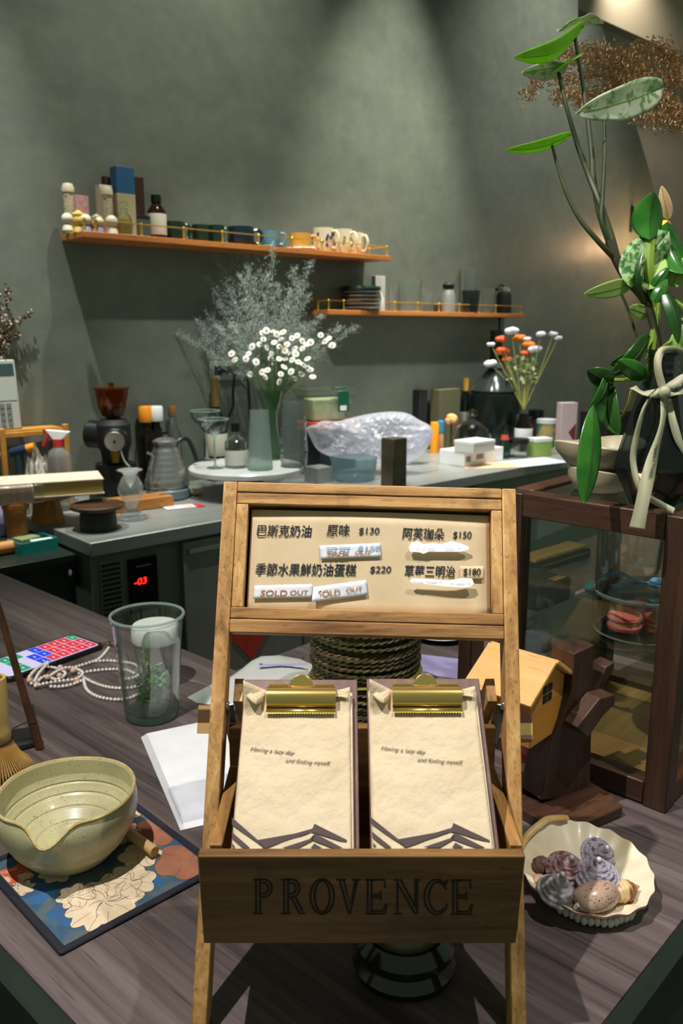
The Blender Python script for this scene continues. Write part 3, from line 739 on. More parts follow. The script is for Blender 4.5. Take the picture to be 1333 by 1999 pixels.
obj('rim', m, mat('ochre_rim', (186, 158, 92), .35, c2=(206, 190, 140), scale=60, speck=(90, 60, 30), speck_scale=500, speck_size=.2), t)

A_ = B(236, 1632); E_ = B(303, 1680)
d = (E_ - A_); d.z = 0; ln = d.length; d.normalize()
t = thing('bamboo_scoop', 'pale bamboo scoop handle poking out from under the tea bowl', 'scoop', E_ + V((0, 0, MATZ)), atan2(-d.y, -d.x))
m = M(); m.tube([(0, 0, .0062), (ln + .004, 0, .0062)], .0058, 14); obj('handle', m, mat('pale_bamboo', (206, 176, 120), .45, c2=(186, 152, 92), scale=60, stretch=(.1, 1, 1)), t, bevel=.0008)
m = M(); m.tube([(ln + .0045, 0, .0062), (ln + .014, 0, .0062)], .004, 10); obj('neck', m, MATS['pale_bamboo'], t)

P = B(6, 1545)
s = S(P)
t = thing('bamboo_whisk', 'bamboo tea whisk standing on its splayed tines beside the bowl', 'whisk', P)
BAM = mat('bamboo', (204, 176, 108), .4, c2=(184, 150, 78), scale=26, stretch=(1, 1, .1)); BAM2 = mat('bamboo_tines', (196, 158, 88), .5, c2=(160, 118, 54), scale=40, stretch=(1, 1, .05))
rh = .0148; zt = .148; zn = .080
m = M(); m.lathe([(rh * .9, zn - .012), (rh * 1.02, zn - .008), (rh * 1.06, zn), (rh * .98, zn + .006), (rh, zn + .012), (rh * 1.03, zt - .002), (rh, zt), (rh * .74, zt), (rh * .72, zt - .02), (0, zt - .02)], 32)
obj('handle', m, BAM, t)
m = M(); m.lathe([(0, zt - .0195), (rh * .715, zt - .0195), (rh * .72, zt - .001)], 24); obj('hollow', m, mat('orange_bamboo_inside', (196, 128, 48), .6), t)
m = M()
for ring, (rr, nn, zz) in enumerate(((.043, 62, .004), (.024, 34, .010))):
    for i in range(nn):
        a = 2 * pi * i / nn; r0 = rh * .9 if ring == 0 else rh * .6
        m.tube(spline([(r0 * cos(a), r0 * sin(a), zn - .010), ((r0 + (rr - r0) * .35) * cos(a), (r0 + (rr - r0) * .35) * sin(a), zn - .033), ((r0 + (rr - r0) * .8) * cos(a), (r0 + (rr - r0) * .8) * sin(a), .030), (rr * .93 * cos(a), rr * .93 * sin(a), zz)], 3), [.0009] * 6 + [.0006] * 4, 4)
o = obj('tines', m, BAM2, t)
m = M(); m.tube([(rh * 1.05 * cos(a), rh * 1.05 * sin(a), zn - .012) for a in [2 * pi * i / 40 for i in range(41)]], .0012, 6, cap=False)
m.tube([(rr_ * cos(a), rr_ * sin(a), zn - .036) for a in [2 * pi * i / 50 for i in range(51)] for rr_ in (.0255,)], .0005, 5, cap=False)
obj('thread', m, mat('dark_thread', (34, 26, 26), .8), t)

A_ = B(78, 1462); top_ = ond(-30, 1095, dep(A_) * .985)
t = thing('copper_stick', 'thin dark copper stick leaning up beside the bamboo whisk', 'stick', A_)
q = top_ - A_
m = M(); m.tube([(0, 0, .0), q * .33, q * .66, q], [.0058, .0050, .0046, .0040], 12); obj('rod', m, mat('copper_brown', (104, 68, 46), .3, .5, c2=(66, 42, 30), scale=18), t)
m = M()
k = q * .15
m.tube([k + V((.006 * cos(a), .006 * sin(a), .0)) for a in [2 * pi * i / 16 for i in range(17)]], .0009, 5)
m.tube(spline([k + V((-.004, -.003, 0)), k + V((-.012, -.006, -.002)), k + V((-.022, -.010, -.006))], 4), .0009, 5); obj('thread', m, MATS['dark_thread'], t)
P = B(48, 1452)
t = thing('cloth_pad', 'small black folded pad lying behind the bamboo whisk', 'pad', P, .6)
m = M(); m.hexa([(-.03, -.02, .0003), (.022, -.02, .0003), (.022, .03, .0003), (-.03, .03, .0003)], [(-.028, -.018, .012), (.018, -.018, .009), (.018, .028, .010), (-.028, .028, .016)]); obj('folded_cloth', m, MATTE, t, bevel=.003)

# ------------------------------------------------------------------ phone and pearls
q1 = B(141, 1246); q2 = B(191, 1271); lo = B(20, 1340); up = B(0, 1289)
dirL = ((up - q1).normalized() + (lo - q2).normalized()).normalized()
wd_ = (q2 - q1); wdn = (wd_ - dirL * wd_.dot(dirL)).normalized(); pw = abs(wd_.dot(wdn))
Lp = pw * 2.08
t = thing('phone', 'black phone with a screen of red, blue and green tiles', 'phone', q1, atan2(dirL.y, dirL.x))
sg = 1 if V((-dirL.y, dirL.x, 0)).dot(wdn) > 0 else -1
def rr(x0, x1, y0, y1, r, n=5):
    pts = []
    for cx, cy, a0 in ((x1 - r, y1 - r, 0), (x0 + r, y1 - r, 90), (x0 + r, y0 + r, 180), (x1 - r, y0 + r, 270)):
        pts += [(cx + r * cos(radians(a0 + 90 * i / n)), cy + r * sin(radians(a0 + 90 * i / n))) for i in range(n + 1)]
    return pts
def yy(a, b): return (min(a * sg, b * sg), max(a * sg, b * sg))
y0, y1_ = yy(-.002, pw + .002)
m = M(); m.prism(rr(-.002, Lp, y0, y1_, .010), .0005, .0085); obj('case', m, BLACK, t, bevel=.0012)
m = M()
def scr(x0, x1, a, b, z=.0089, mi=0, r=.0006):
    ya, yb = yy(a, b); pts = rr(x0, x1, ya, yb, r, 2); m.mi = mi; m.poly([(x, y, z) for x, y in pts])
E_ = .55
cols = [mat('screen_lilac', (196, 190, 226), .2, emit=(190, 184, 222), es=E_), mat('screen_red', (206, 48, 62), .2, emit=(206, 44, 60), es=E_), mat('screen_blue', (24, 66, 214), .2, emit=(20, 60, 214), es=E_), mat('screen_green', (24, 148, 96), .2, emit=(20, 140, 92), es=E_), mat('screen_white', (235, 235, 240), .2, emit=(235, 235, 240), es=.6)]
scr(.004, Lp - .005, .004, pw - .004, .0088, 0, .006)
cw = (pw - .011) / 3; chh = .0192; x0 = .006
tiles = {0: (3, 1, 1), 1: (1, 1, 1), 2: (1, 1, 1), 3: (1, 1, 1), 4: (2, 2, 1), 5: (None, 2, 2), 6: (3, None, None), 7: (3, 3, 3)}
for r_, tl in tiles.items():
    for c_, k in enumerate(tl):
        if k is None: continue
        xa = x0 + r_ * chh * (.8 if r_ == 0 else 1) - (0 if r_ == 0 else chh * .2)
        xb = xa + chh * (.8 if r_ == 0 else 1) - .0018
        scr(xa, min(xb, Lp - .007), .0055 + c_ * cw, .0055 + (c_ + 1) * cw - .0016, .0090, k)
        scr((xa + xb) / 2 - .0008, (xa + xb) / 2 + .0008, .0055 + (c_ + .35) * cw, .0055 + (c_ + .65) * cw, .0091, 4, .0002)
obj('screen', m, cols, t, flat=True)
m = M(); m.box(-.0032, -.0021, *yy(pw * .35, pw * .6), .003, .0055); obj('side_button', m, GREY, t)

P0 = B(150, 1325)
t = thing('pearl_strap', 'white pearl phone strap with pink beads coiled on the bar', 'strap', P0)
PEARL = mat('pearl', (232, 228, 222), .22, coat=.4, c2=(222, 214, 206), scale=60); PINK = mat('pink_bead', (222, 176, 156), .3, coat=.3)
pr_ = .0029
def chain(px, z=0., r=pr_):
    pts = spline([B(*p) - P0 + V((0, 0, r + (z if not isinstance(z, list) else 0))) for p in px], 24)
    m = M(); acc = 0; last = pts[0]; m.ball(last, r, 9, 6)
    for p in pts[1:]:
        if (p - last).length >= 2 * r * .97: m.ball(p, r, 9, 6); last = p
    return m
strands = [[(212, 1268), (203, 1280), (190, 1291), (165, 1300), (135, 1309), (108, 1317)], [(188, 1294), (210, 1293), (235, 1295), (262, 1300), (276, 1313), (262, 1326), (232, 1330)],
           [(155, 1318), (180, 1313), (215, 1310), (246, 1311), (262, 1318)], [(160, 1324), (185, 1337), (212, 1345), (244, 1347), (270, 1342), (282, 1330)],
           [(163, 1330), (170, 1350), (190, 1363), (222, 1369), (250, 1367), (276, 1356)]]
for s_ in strands: obj('pearl_strand', chain(s_), PEARL, t)
rnd = random.Random(5)
loops = [[(62, 1340), (64, 1322), (84, 1308), (110, 1310), (128, 1320), (112, 1332), (88, 1326), (74, 1336)], [(70, 1348), (96, 1342), (124, 1338), (150, 1334), (162, 1322), (140, 1312), (118, 1316), (96, 1330)],
         [(58, 1334), (72, 1318), (96, 1304), (86, 1316), (76, 1328), (68, 1344)], [(100, 1346), (118, 1346), (140, 1342), (160, 1334)]]
for i, s_ in enumerate(loops): obj('pearl_strand', chain(s_, .002 + .003 * (i % 3)), PEARL, t)
for x, y in ((58, 1337), (93, 1331), (117, 1328), (118, 1312), (143, 1318), (150, 1336), (88, 1308), (72, 1346)):
    m = M(); m.ball(B(x, y) - P0 + V((0, 0, .008)), .0048, 12, 8); obj('pink_bead', m, PINK, t)
m = M(); c_ = B(206, 1262) - P0 + V((0, 0, .006))
m.tube([c_ + V((.009 * cos(a), .005 * sin(a), .002 * sin(2 * a))) for a in [2 * pi * i / 24 for i in range(25)]], .0014, 6); m.tube([c_ + V((.007, 0, 0)), c_ + V((.016, -.008, -.001))], .0018, 6); m.tube([c_ + V((-.006, 0, .001)), c_ + V((-.018, .001, .0))], .0012, 6)
obj('clasp', m, mat('rose_gold', (206, 150, 110), .2, 1.), t)

# ------------------------------------------------------------------ glass with herbs, plastic cup
P = B(297, 1396)
s = S(P)
t = thing('drinking_glass', 'tall flared glass with a thick rim holding green herb sprigs', 'glass', P)
rb, rt, hg = 52 * s, 69 * s, 206 * s
GG = glass('green_edge_glass', (252, 254, 253), (150, 190, 170), .03, 1.9)
outer = [(rb * .90, 0), (rb * .97, .002), (rb, .006), (rb * 1.02, .014)] + [(rb * 1.02 + (rt * .97 - rb * 1.02) * (q / 8) ** 1.15, .014 + (hg - .020) * q / 8) for q in range(1, 9)]
inner = [(r - .0022, z) for r, z in outer[4:]][::-1]
m = M(); m.lathe([(0, .0015)] + outer + [(rt * 1.02, hg - .004), (rt * 1.03, hg - .001), (rt * 1.0, hg + .001), (rt * .955, hg - .001), (rt * .945, hg - .006)] + inner + [(rb * .9, .013), (rb * .6, .0115), (0, .011)], 64)
obj('vessel', m, GG, t)
GLRIM = glass('glass_rim_highlight', (246, 250, 248), (150, 186, 168), .06, 2.2, .32, (214, 234, 224))  # pale frosted share paints the whitish highlight along glass rims and stems
m = M(); m.tube([(rt * .99 * cos(a), rt * .99 * sin(a), hg) for a in [2 * pi * i / 64 for i in range(65)]], .0022, 8, cap=False); obj('rim', m, GLRIM, t)
m = M(); m.lathe([(0, .0005), (rb * .9, .0005), (rb * .985, .004), (rb * .985, .0095), (0, .0100)], 48); obj('thick_base', m, glass('glass_base', (214, 236, 224), (120, 160, 140), .05, 1.6, .15, (196, 226, 210)), t)
t = thing('herb_sprigs', 'green herb sprigs standing in the tall flared glass', 'herbs', P + V((0, 0, .0135)))
HERB = leafmat('herb_leaf', (60, 116, 46), (104, 160, 92), (90, 170, 50), 60)
HERB2 = leafmat('herb_leaf_pale', (120, 170, 130), (160, 204, 166), (120, 180, 110), 60)
rnd = random.Random(3)
m = M(); lf = M()
for k, (bx, by, tx, ty, th) in enumerate(((.010, 0, -.006, .004, .088), (-.012, .005, -.018, 0, .044), (.014, -.008, .024, -.004, .055), (0, -.012, .008, -.010, .05), (-.006, .012, .012, .006, .062), (-.016, -.004, .0, -.008, .03), (.008, .008, .02, .004, .036))):
    pts = spline([(bx, by, .0), ((bx + tx) / 2 + rnd.uniform(-.004, .004), (by + ty) / 2, th * .5), (tx, ty, th)], 8)
    m.tube(pts, .0007, 5)
    for i in range(4, len(pts)):
        for q in range(3):
            a = rnd.uniform(0, 6.28); L_ = rnd.uniform(.006, .013) * (1.1 - .4 * i / len(pts)); p = pts[i]
            d = V((cos(a), sin(a), rnd.uniform(-.2, .6))).normalized(); u = d.cross(V((0, 0, 1))).normalized() * L_ * .28
            lf.mi = 1 if k in (2, 4, 6) else 0
            lf.add([p, p + d * L_ * .5 + u, p + d * L_ - V((0, 0, .002)), p + d * L_ * .5 - u], [(0, 1, 2, 3)])
obj('stems', m, mat('herb_stem', (92, 120, 50), .5), t); obj('leaves', lf, [HERB, HERB2], t, flat=True)
P = B(309, 1338); s = S(P)
t = thing('plastic_cup', 'clear plastic cup with a white lid standing behind the tall glass', 'cup', P)
m = M(); m.lathe(wallprof([(30 * s, 0), (33 * s, .002), (44 * s, 95 * s)], .0008), 40); obj('body', m, glass('cup_plastic', (248, 249, 250), (205, 210, 214), .08, .8, .10, (210, 214, 220)), t)
m = M(); m.lathe([(0, 95 * s), (46 * s, 95 * s), (47 * s, 98 * s), (46 * s, 122 * s), (43 * s, 126 * s), (0, 126 * s)], 40); obj('lid', m, WHITE, t)

# ------------------------------------------------------------------ napkins, paper bag
qa, qb, qc, qd = B(275, 1440), B(500, 1392), B(540, 1578), B(352, 1622)
t = thing('napkin_pack', 'white pack of paper napkins in clear wrap under the menu stand', 'napkins', (qa + qc) / 2)
o_ = (qa + qc) / 2
def nap(u, v, z=0):
    p = (qa * (1 - u) + qb * u) * (1 - v) + (qd * (1 - u) + qc * u) * v - o_
    e = max(0, min(u, 1 - u, v, 1 - v)); return V((p.x, p.y, z + .010 * min(1, (e / .05)) ** .5 + .0012 * noise.noise((u * 6, v * 6, 1)) * min(1, e * 8)))
m = M(); 
m.grid(lambda u, v: nap(u, v, .0005), 24, 24); m.poly([nap(0, 0) * 1, nap(0, 1), nap(1, 1), nap(1, 0)]); obj('napkins', m, PAPERW, t)
m = M(); m.grid(lambda u, v: nap(u * .96 + .02, .68 + .30 * v, .0010) + V((0, 0, .0010 + .0022 * abs(noise.noise((u * 9, v * 5, 4))))), 30, 14); obj('clear_wrap', m, glass('film', (248, 249, 252), (215, 220, 230), .15, 1.5, .30, (230, 232, 240)), t)

P = B(500, 1345)
pts = [c2(x, y) for x, y in ((18, 600), (170, 520), (310, 465), (400, 405), (480, 340), (560, 305), (680, 295), (830, 322), (920, 360), (1010, 430), (1010, 520), (860, 620), (500, 690), (330, 700), (250, 660), (90, 640))]
t = thing('paper_bag', 'pale grey paper bag with a lilac band lying behind the left clipboard', 'bag', P)
loc = [B(*p) - P for p in pts]; ctr = sum(loc, V()) / len(loc)
m = M(); vs = []; fs = []; nr = 7
for k in range(nr + 1):
    f = 1 - k / nr
    for i, p in enumerate(loc):
        d = ctr + (p - ctr) * f; vs.append((d.x, d.y, .0006 + .014 * (1 - f ** 4) * (.8 + .4 * noise.noise((d.x * 14, d.y * 14, 0)))))
n = len(loc)
fs = [(k * n + i, k * n + (i + 1) % n, (k + 1) * n + (i + 1) % n, (k + 1) * n + i) for k in range(nr) for i in range(n)] + [tuple(range(n))[::-1]]
m.add(vs, fs); obj('paper', m, mat('pale_grey_paper', (204, 206, 202), .6, c2=(190, 192, 190), scale=10), t)
m = M()
def bagpt(x, y, z=.018): q = B(*c2(x, y)) - P; return V((q.x, q.y, z))
m.strip([bagpt(540, 440), bagpt(700, 436), bagpt(880, 432)], .008, (0, 0, 1)); m.mi = 1
for x, y in ((556, 432), (860, 386)): m.ball(bagpt(x, y), (.003, .002, .0012), 8, 5)
obj('printed_band', m, [mat('lilac_print', (170, 160, 214), .5), BLACK], t)

P = B(858, 1240)
t = thing('round_plate', 'dark round plate with a pale rim behind the twine roll', 'plate', P); s = S(P)
m = M(); r = 66 * s; m.lathe([(0, 0), (r * .6, 0), (r, .012), (r * .97, .0125), (r * .6, .003), (0, .003)], 40); obj('dish', m, GLB, t)
m = M(); m.lathe([(r * .90, .0105), (r * 1.0, .0126), (r * .99, .0137), (r * .9, .0117)], 40); obj('rim', m, WHITE, t)
P = B(862, 1316)
t = thing('notebook', 'lilac and white notebook corner beside the twine roll', 'notebook', P, radians(-18)); m = M()
m.box(-.05, .035, -.03, .05, .0004, .008); obj('pages', m, PAPERW, t); m = M(); m.box(-.051, .036, -.031, .051, .0082, .0094); obj('cover', m, mat('lilac_cover', (170, 160, 206), .4), t)
P = B(917, 1335)
t = thing('walnut_board', 'dark walnut board standing upright behind the small house', 'board', P, radians(-12)); s = S(P)
m = M(); m.box(-24 * s, 24 * s, -.006, .006, 0, 100 * s); obj('panel', m, WALNUT, t, bevel=.0015)
m = M(); m.box(-1 * s, 1 * s, -.0068, -.0061, .004, 99 * s); obj('groove', m, BLACK, t)
# ------------------------------------------------------------------ small house on a walnut tree
hd = -TV                                # the gable looks this way
hs = TU
HOUSE = wood('honey_wood', [(186, 118, 44), (206, 140, 58), (222, 160, 78)], 'x', 40, .06, .5, .05); ROOFW = wood('honey_roof', [(206, 146, 78), (226, 172, 104), (238, 190, 124)], 'y', 30, .06, .5, .05)
fc = ond(1064, 1442, .955)              # bottom centre of the gable
base_z = fc.z
t = thing('wooden_house', 'small honey coloured wooden house with a gable roof and four pane window', 'house', fc, atan2(hs.y, hs.x))
# local: x along gable, -y out of the gable
ww, hw, hg_, dl_ = .0385, .066, .092, .066
m = M(Matrix.Rotation(pi / 2, 4, 'X'))
m.prism([(-ww * .88, 0), (ww * .88, 0), (ww, hw), (0, hg_), (-ww, hw)], -dl_, 0); obj('walls', m, HOUSE, t, bevel=.001)
for sgn in (-1, 1):
    m = M(); a = V((0, 0, hg_ + .0012)); b = V((sgn * (ww + .014), 0, hw - (hg_ - hw) / ww * .014 + .0012)); nrm = V((-(b.z - a.z), 0, (b.x - a.x))).normalized() * (1 if sgn > 0 else -1) * .0045
    f_, k_ = V((0, -.010, 0)), V((0, dl_ + .012, 0))
    m.hexa([a + f_, b + f_, b + k_, a + k_], [a + f_ + nrm, b + f_ + nrm, b + k_ + nrm, a + k_ + nrm]); obj('roof_slope', m, ROOFW, t, bevel=.0008)
wn = M()
for i in (-1, 1):
    for j in (-1, 1): wn.cbox((i * .0054 - .001, -.0003, .056 + j * .0056), (.0088, .0008, .0092))
obj('window', wn, mat('window_dark', (22, 16, 10), .6), t)

P = B(1092, 1568)
td = Vector((.86, .51, 0)).normalized()
t = thing('walnut_tree', 'dark walnut branch stand carrying the small wooden house', 'stand', P, atan2(td.y, td.x))
def tpx(x, y): Q = onpl(x, y, P, V((td.y, -td.x, 0))) - P; return (Q.dot(td), Q.z)
def board(name, px, y0, y1, mt=WALNUT):
    m = M(Matrix.Rotation(pi / 2, 4, 'X')); m.prism([tpx(*q) for q in px], -y1, -y0); return obj(name, m, mt, t, bevel=.0012)
board('trunk', [(1046, 1556), (1142, 1548), (1146, 1340), (1150, 1254), (1110, 1272), (1106, 1345), (1088, 1400), (1068, 1440), (1056, 1500)], -.008, .026)
board('branch', [(1140, 1390), (1178, 1300), (1194, 1290), (1194, 1302), (1165, 1352), (1150, 1400)], -.004, .018)
board('branch', [(1088, 1400), (1132, 1345), (1160, 1338), (1162, 1356), (1138, 1380), (1110, 1420)], -.030, -.009)
m = M(); xa, xb = tpx(1020, 1580)[0], tpx(1150, 1575)[0]
m.prism([(xa, -.045), (xa + .02, -.06), (xb - .01, -.058), (xb, -.03), (xb - .002, .035), (xa + .01, .04), (xa - .004, .0)], .0, .014); obj('base', m, WALNUTX, t, bevel=.002)
P = B(1028, 1552) + V((0, 0, .0145)); P = B(1026, 1538)
t = thing('pink_ornament', 'pink rounded ornament with a white band under the wooden house', 'ornament', P + V((0, 0, .0)))
m = M(); m.ball((0, 0, .024), (.021, .021, .024), 20, 14); obj('body', m, mat('coral_pink', (214, 92, 108), .35), t)
m = M(); m.lathe([(.0150, .040), (.0180, .0385), (.0196, .034), (.0200, .032), (.0155, .0405)], 24); obj('band', m, WHITE, t)
m = M(); m.ball((.004, 0, .051), (.012, .012, .008), 14, 8); obj('cap', m, MATS['coral_pink'], t)

# ------------------------------------------------------------------ scallop dish of shells
P = B(1150, 1772)
P = V((.2425, .745, TZ))
t = thing('scallop_dish', 'large cream scallop shell used as a dish for small shells', 'shell', P, radians(8))
SHC = mat('shell_cream', (226, 208, 166), .4, c2=(240, 226, 200), scale=26, sharp=(.35, .6), coat=.2, det=6); SHO = mat('shell_ochre', (196, 150, 82), .45, c2=(222, 190, 130), scale=50); SHP = mat('shell_pink_edge', (202, 150, 160), .45, c2=(150, 84, 110), scale=60)
Rs = .0665
def shell(u, v, thick=0):
    a = u * 2 * pi; ha = radians(118)                 # hinge direction
    d = (a - ha + pi) % (2 * pi) - pi
    rad = Rs * (1 - .10 * math.exp(-(d / .5) ** 2) + .013 * sin(17 * a) * v + .006 * sin(5 * a) + .02 * noise.noise((cos(a) * 3, sin(a) * 3, 1)) * v)
    flat_ = .90 if abs(d) < .9 else 1
    r = rad * v
    z = .014 + .015 * v ** 3 + .0011 * cos(17 * a) * v ** 2 + .008 * math.exp(-(d / .45) ** 2) * v ** 3 + .009 * v * sin(a - .2)
    return V((r * cos(a), r * sin(a) * .97, z - thick))
m = M(); m.grid(lambda u, v: shell(u, v), 120, 16); m.grid(lambda u, v: shell(1 - u, v, .0032 - .001 * v), 120, 16)
def edge(u, v): return shell(u, 1) * (1 - v) + shell(u, 1, .0022) * v
m.mi = 2; m.grid(lambda u, v: edge(u, v), 120, 1)
m.mi = 1
for k in range(2):
    a0 = radians(118); m.tube(spline([shell((118 - 34) / 360, .99) + V((0, 0, .002 + .0 * k)), shell(105 / 360, .97) + V((0, .001, .003)), shell(120 / 360, .96) + V((0, 0, .004)), shell(138 / 360, .97) + V((0, 0, .003)), shell(158 / 360, .99) + V((0, 0, .001))], 6), .0042 - .001 * k, 8, flat=.7)
obj('valve', m, [SHC, SHO, SHP], t, angle=50)
m = M(); rnd = random.Random(2)
for k in range(3):
    for i in range(44):
        a = 2 * pi * i / 44 + k * .07; r = .042 - .005 * k + .001 * sin(11 * a); m.ball((r * cos(a) + .003, r * sin(a) - .012, .0046), (.0034, .0034, .0046), 8, 5)
obj('ribbed_foot', m, mat('chalky_white', (222, 218, 204), .7), t)
def shz(x, y, lift=0):      # pixel on dish inside at height lift
    return onz(x, y, TZ + lift)
LIL = mat('lilac_shell', (200, 192, 208), .55, c2=(112, 92, 126), scale=30, stretch=(4, 4, 12), sharp=(.50, .64), bump=.5, bscale=30, det=2)
LIL2 = mat('plum_shell', (184, 152, 154), .55, c2=(104, 62, 72), scale=30, stretch=(4, 4, 12), sharp=(.44, .62), bump=.5, bscale=30, det=2)
LIL3 = mat('charcoal_shell', (104, 98, 98), .55, c2=(206, 196, 208), scale=34, stretch=(2, 2, 3), sharp=(.44, .60), bump=.5, bscale=60, det=4)
def trochus(name, label, px, py, z, rpx, mt, tilt, head, n=44):
    P = onz(px, py, TZ + z); s = S(P); R = rpx * s
    t = thing(name, label, 'shell', P, 0, 'shells in the scallop dish')
    X = Matrix.Rotation(head, 4, 'Z') @ Matrix.Rotation(tilt, 4, 'X')
    m = M(X); prof = [(0, -R * .52), (R * .5, -R * .50), (R * .92, -R * .34), (R * 1.0, -R * .22)]
    K_ = 6
    for k in range(K_ * 4 + 1):
        q = k / (K_ * 4); r = R * (1.0 - q * .93); z_ = -R * .22 + R * 1.20 * q ** 1.02
        prof.append((r * (1 + .035 * sin(2 * pi * (q * K_)) ) + .0001, z_))
    prof.append((0, R * 1.02))
    m.lathe(prof, n, fn=lambda r, z, a: (r * (1 + .018 * sin(n * .5 * a)), z + .0010 * sin(a)))
    obj('spiral', m, mt, t, angle=60)
    m = M(X); m.ball((0, 0, R * .98), R * .13, 10, 6); obj('tip', m, mat('shell_tip', (216, 206, 206), .5), t)
    return t
trochus('top_shell', 'lilac spiral top shell at the back of the scallop dish', 1170, 1668, .040, 36, LIL, radians(36), radians(18))
trochus('top_shell', 'plum coloured spiral top shell with a white tip', 1106, 1695, .032, 40, LIL2, radians(26), radians(10))
trochus('top_shell', 'largest lilac spiral top shell, front right of the dish', 1166, 1706, .036, 43, LIL, radians(18), radians(-14))
trochus('top_shell', 'grey and white top shell lying front left in the dish', 1089, 1735, .029, 40, LIL3, radians(14), radians(30))
P = onz(1165, 1752, TZ + .0255); s = S(P)
t = thing('cowrie', 'speckled tan cowrie at the front of the scallop dish', 'shell', P, radians(22), 'shells in the scallop dish')
COW = mat('cowrie', (196, 168, 146), .22, c2=(176, 140, 124), scale=60, speck=(72, 48, 46), speck_scale=330, speck_size=.22, coat=.4)
m = M(); m.grid(lambda u, v: V((.0235 * cos(pi * v - pi) * 1.0, .0155 * sin(pi * v) ** .8 * cos(2 * pi * u) * (1 + .12 * cos(pi * v)), .0135 * sin(pi * v) ** .8 * sin(2 * pi * u) * (1.1 if sin(2 * pi * u) > 0 else .75))), 28, 20); obj('body', m, COW, t)
m = M(); m.tube(spline([(-.0235, -.003, .001), (-.0245, 0, -.003), (-.021, .001, -.008), (-.010, -.002, -.0095)], 5), [.002] * 15 + [.001], 7); obj('lip', m, mat('cowrie_lip', (228, 218, 206), .3), t)
P = onz(1218, 1740, TZ + .022); s = S(P)
t = thing('whelk', 'small brown and cream striped whelk beside the cowrie', 'shell', P, radians(24), 'shells in the scallop dish')
X = Matrix.Rotation(pi / 2, 4, 'Y')
m = M(X); prof = [(0, -.018)]
for k in range(25):
    q = k / 24; prof.append(((.0105 * sin(pi * min(1, q * .62 + .10)) if q < .6 else .0099 * (1 - (q - .6) / .42)) * (1 + .05 * sin(q * 40)) + .0006, -.018 + .036 * q))
prof.append((0, .0195)); m.lathe(prof, 24, fn=lambda r, z, a: (r * (1 + .05 * sin(7 * a)), z)); obj('body', m, mat('whelk_stripes', (222, 190, 140), .4, c2=(146, 82, 34), scale=9, stretch=(20, 2, 2), sharp=(.46, .54), det=1), t)
for x, y, z, r, lab, mt in ((1057, 1690, .026, 19, 'small brown knobbly shell at the left of the dish, upper of two', mat('brown_shell', (134, 104, 92), .5, c2=(96, 68, 60), scale=90, bump=.5, bscale=160)),
                            (1053, 1722, .022, 16, 'small tan shell at the left of the dish, lower of two', mat('tan_shell', (170, 138, 112), .5, c2=(140, 108, 88), scale=90)),
                            (1140, 1732, .020, 17, 'white shell fragment half hidden between the cowrie and top shells', mat('white_shell', (214, 210, 200), .4)),
                            (1210, 1722, .024, 10, 'tiny lilac shell beside the striped whelk', LIL)):
    P = onz(x, y, TZ + z); r *= S(P)
    m = M(); prof = [(0, -r * .8), (r * .8, -r * .6), (r, -r * .1), (r * .85, r * .3), (r * .9, r * .4), (r * .5, r * .8), (r * .52, r * .86), (0, r * 1.25)]
    m.lathe(prof, 18, fn=lambda r_, z_, a: (r_ * (1 + .05 * sin(6 * a)), z_)); o = obj('small_shell', m, mt, None, P, (.5, .3, .2)); tag(o, lab, 'shell', 'shells in the scallop dish')

# ------------------------------------------------------------------ glass cabinet
FR = B(1298, 1590); CW = .236; CDp = .30; CZ = 1.303 - TZ
t = thing('glass_cabinet', 'dark wood framed glass display cabinet holding macarons and carrying the vase', 'cabinet', FR + TV * CW, atan2(-TV.y, -TV.x))
# local x: along the front towards the right corner, local y: back
def post(x0, y0): 
    m = M(); m.box(x0, x0 + .028, y0, y0 + .028, 0, CZ - .0005); return obj('post', m, WALNUT, t, bevel=.002)
post(0, 0); post(CW - .028, 0); post(CW - .028, CDp - .028); post(0, CDp - .028)
RX = WALNUTX; RY = wood('walnut_depth', [(48, 29, 20), (82, 50, 34), (112, 72, 48)], 'y', 70, .06, .42)
g = .0004
for z0, z1, nm in ((CZ - .030, CZ, 'top_rail'), (0.002, .030, 'bottom_rail')):
    for y0 in (.001, CDp - .027):
        m = M(); m.box(.028 + g, CW - .028 - g, y0, y0 + .026, z0, z1); obj(nm, m, RX, t, bevel=.0015)
    for x0 in (.001, CW - .027):
        m = M(); m.box(x0, x0 + .026, .028 + g, CDp - .028 - g, z0, z1); obj(nm, m, RY, t, bevel=.0015)
PLANK = wood('cabinet_floor_wood', [(104, 72, 40), (150, 108, 62), (178, 134, 82)], 'y', 40, .05, .4)
m = M(); m.box(.0275, CW - .0275, .0275, CDp - .0275, .012, .020); obj('floor_board', m, PLANK, t)
m = M(); m.box(.027, CW - .027, .027, CDp - .027, CZ - .008, CZ - .003); obj('top_glass', m, PANE, t, flat=True)
m = M(); m.box(.0282, CW - .0282, .013, .015, .0305, CZ - .0305); obj('front_glass', m, PANE, t, flat=True)
m = M(); m.box(.013, .015, .0285, CDp - .0285, .0305, CZ - .0305); obj('left_glass', m, PANE, t, flat=True)
m = M(); m.box(CW - .015, CW - .013, .0285, CDp - .0285, .0305, CZ - .0305); obj('right_glass', m, PANE, t, flat=True)
SHZ = .170
m = M(); m.box(.016, CW - .016, .018, CDp - .02, SHZ, SHZ + .005); obj('glass_shelf', m, glass('shelf_glass', (232, 244, 238), (90, 130, 110), .01, 1.2), t, flat=True)
for x0 in (.0155, CW - .0275):
    for y0 in (.03, CDp - .05):
        m = M(); m.cbox((x0 + .006, y0, SHZ - .003), (.012, .010, .0055)); obj('shelf_clip', m, GREY, t)
CABX = Matrix.Translation(t.location) @ Matrix.Rotation(t.rotation_euler.z, 4, 'Z')
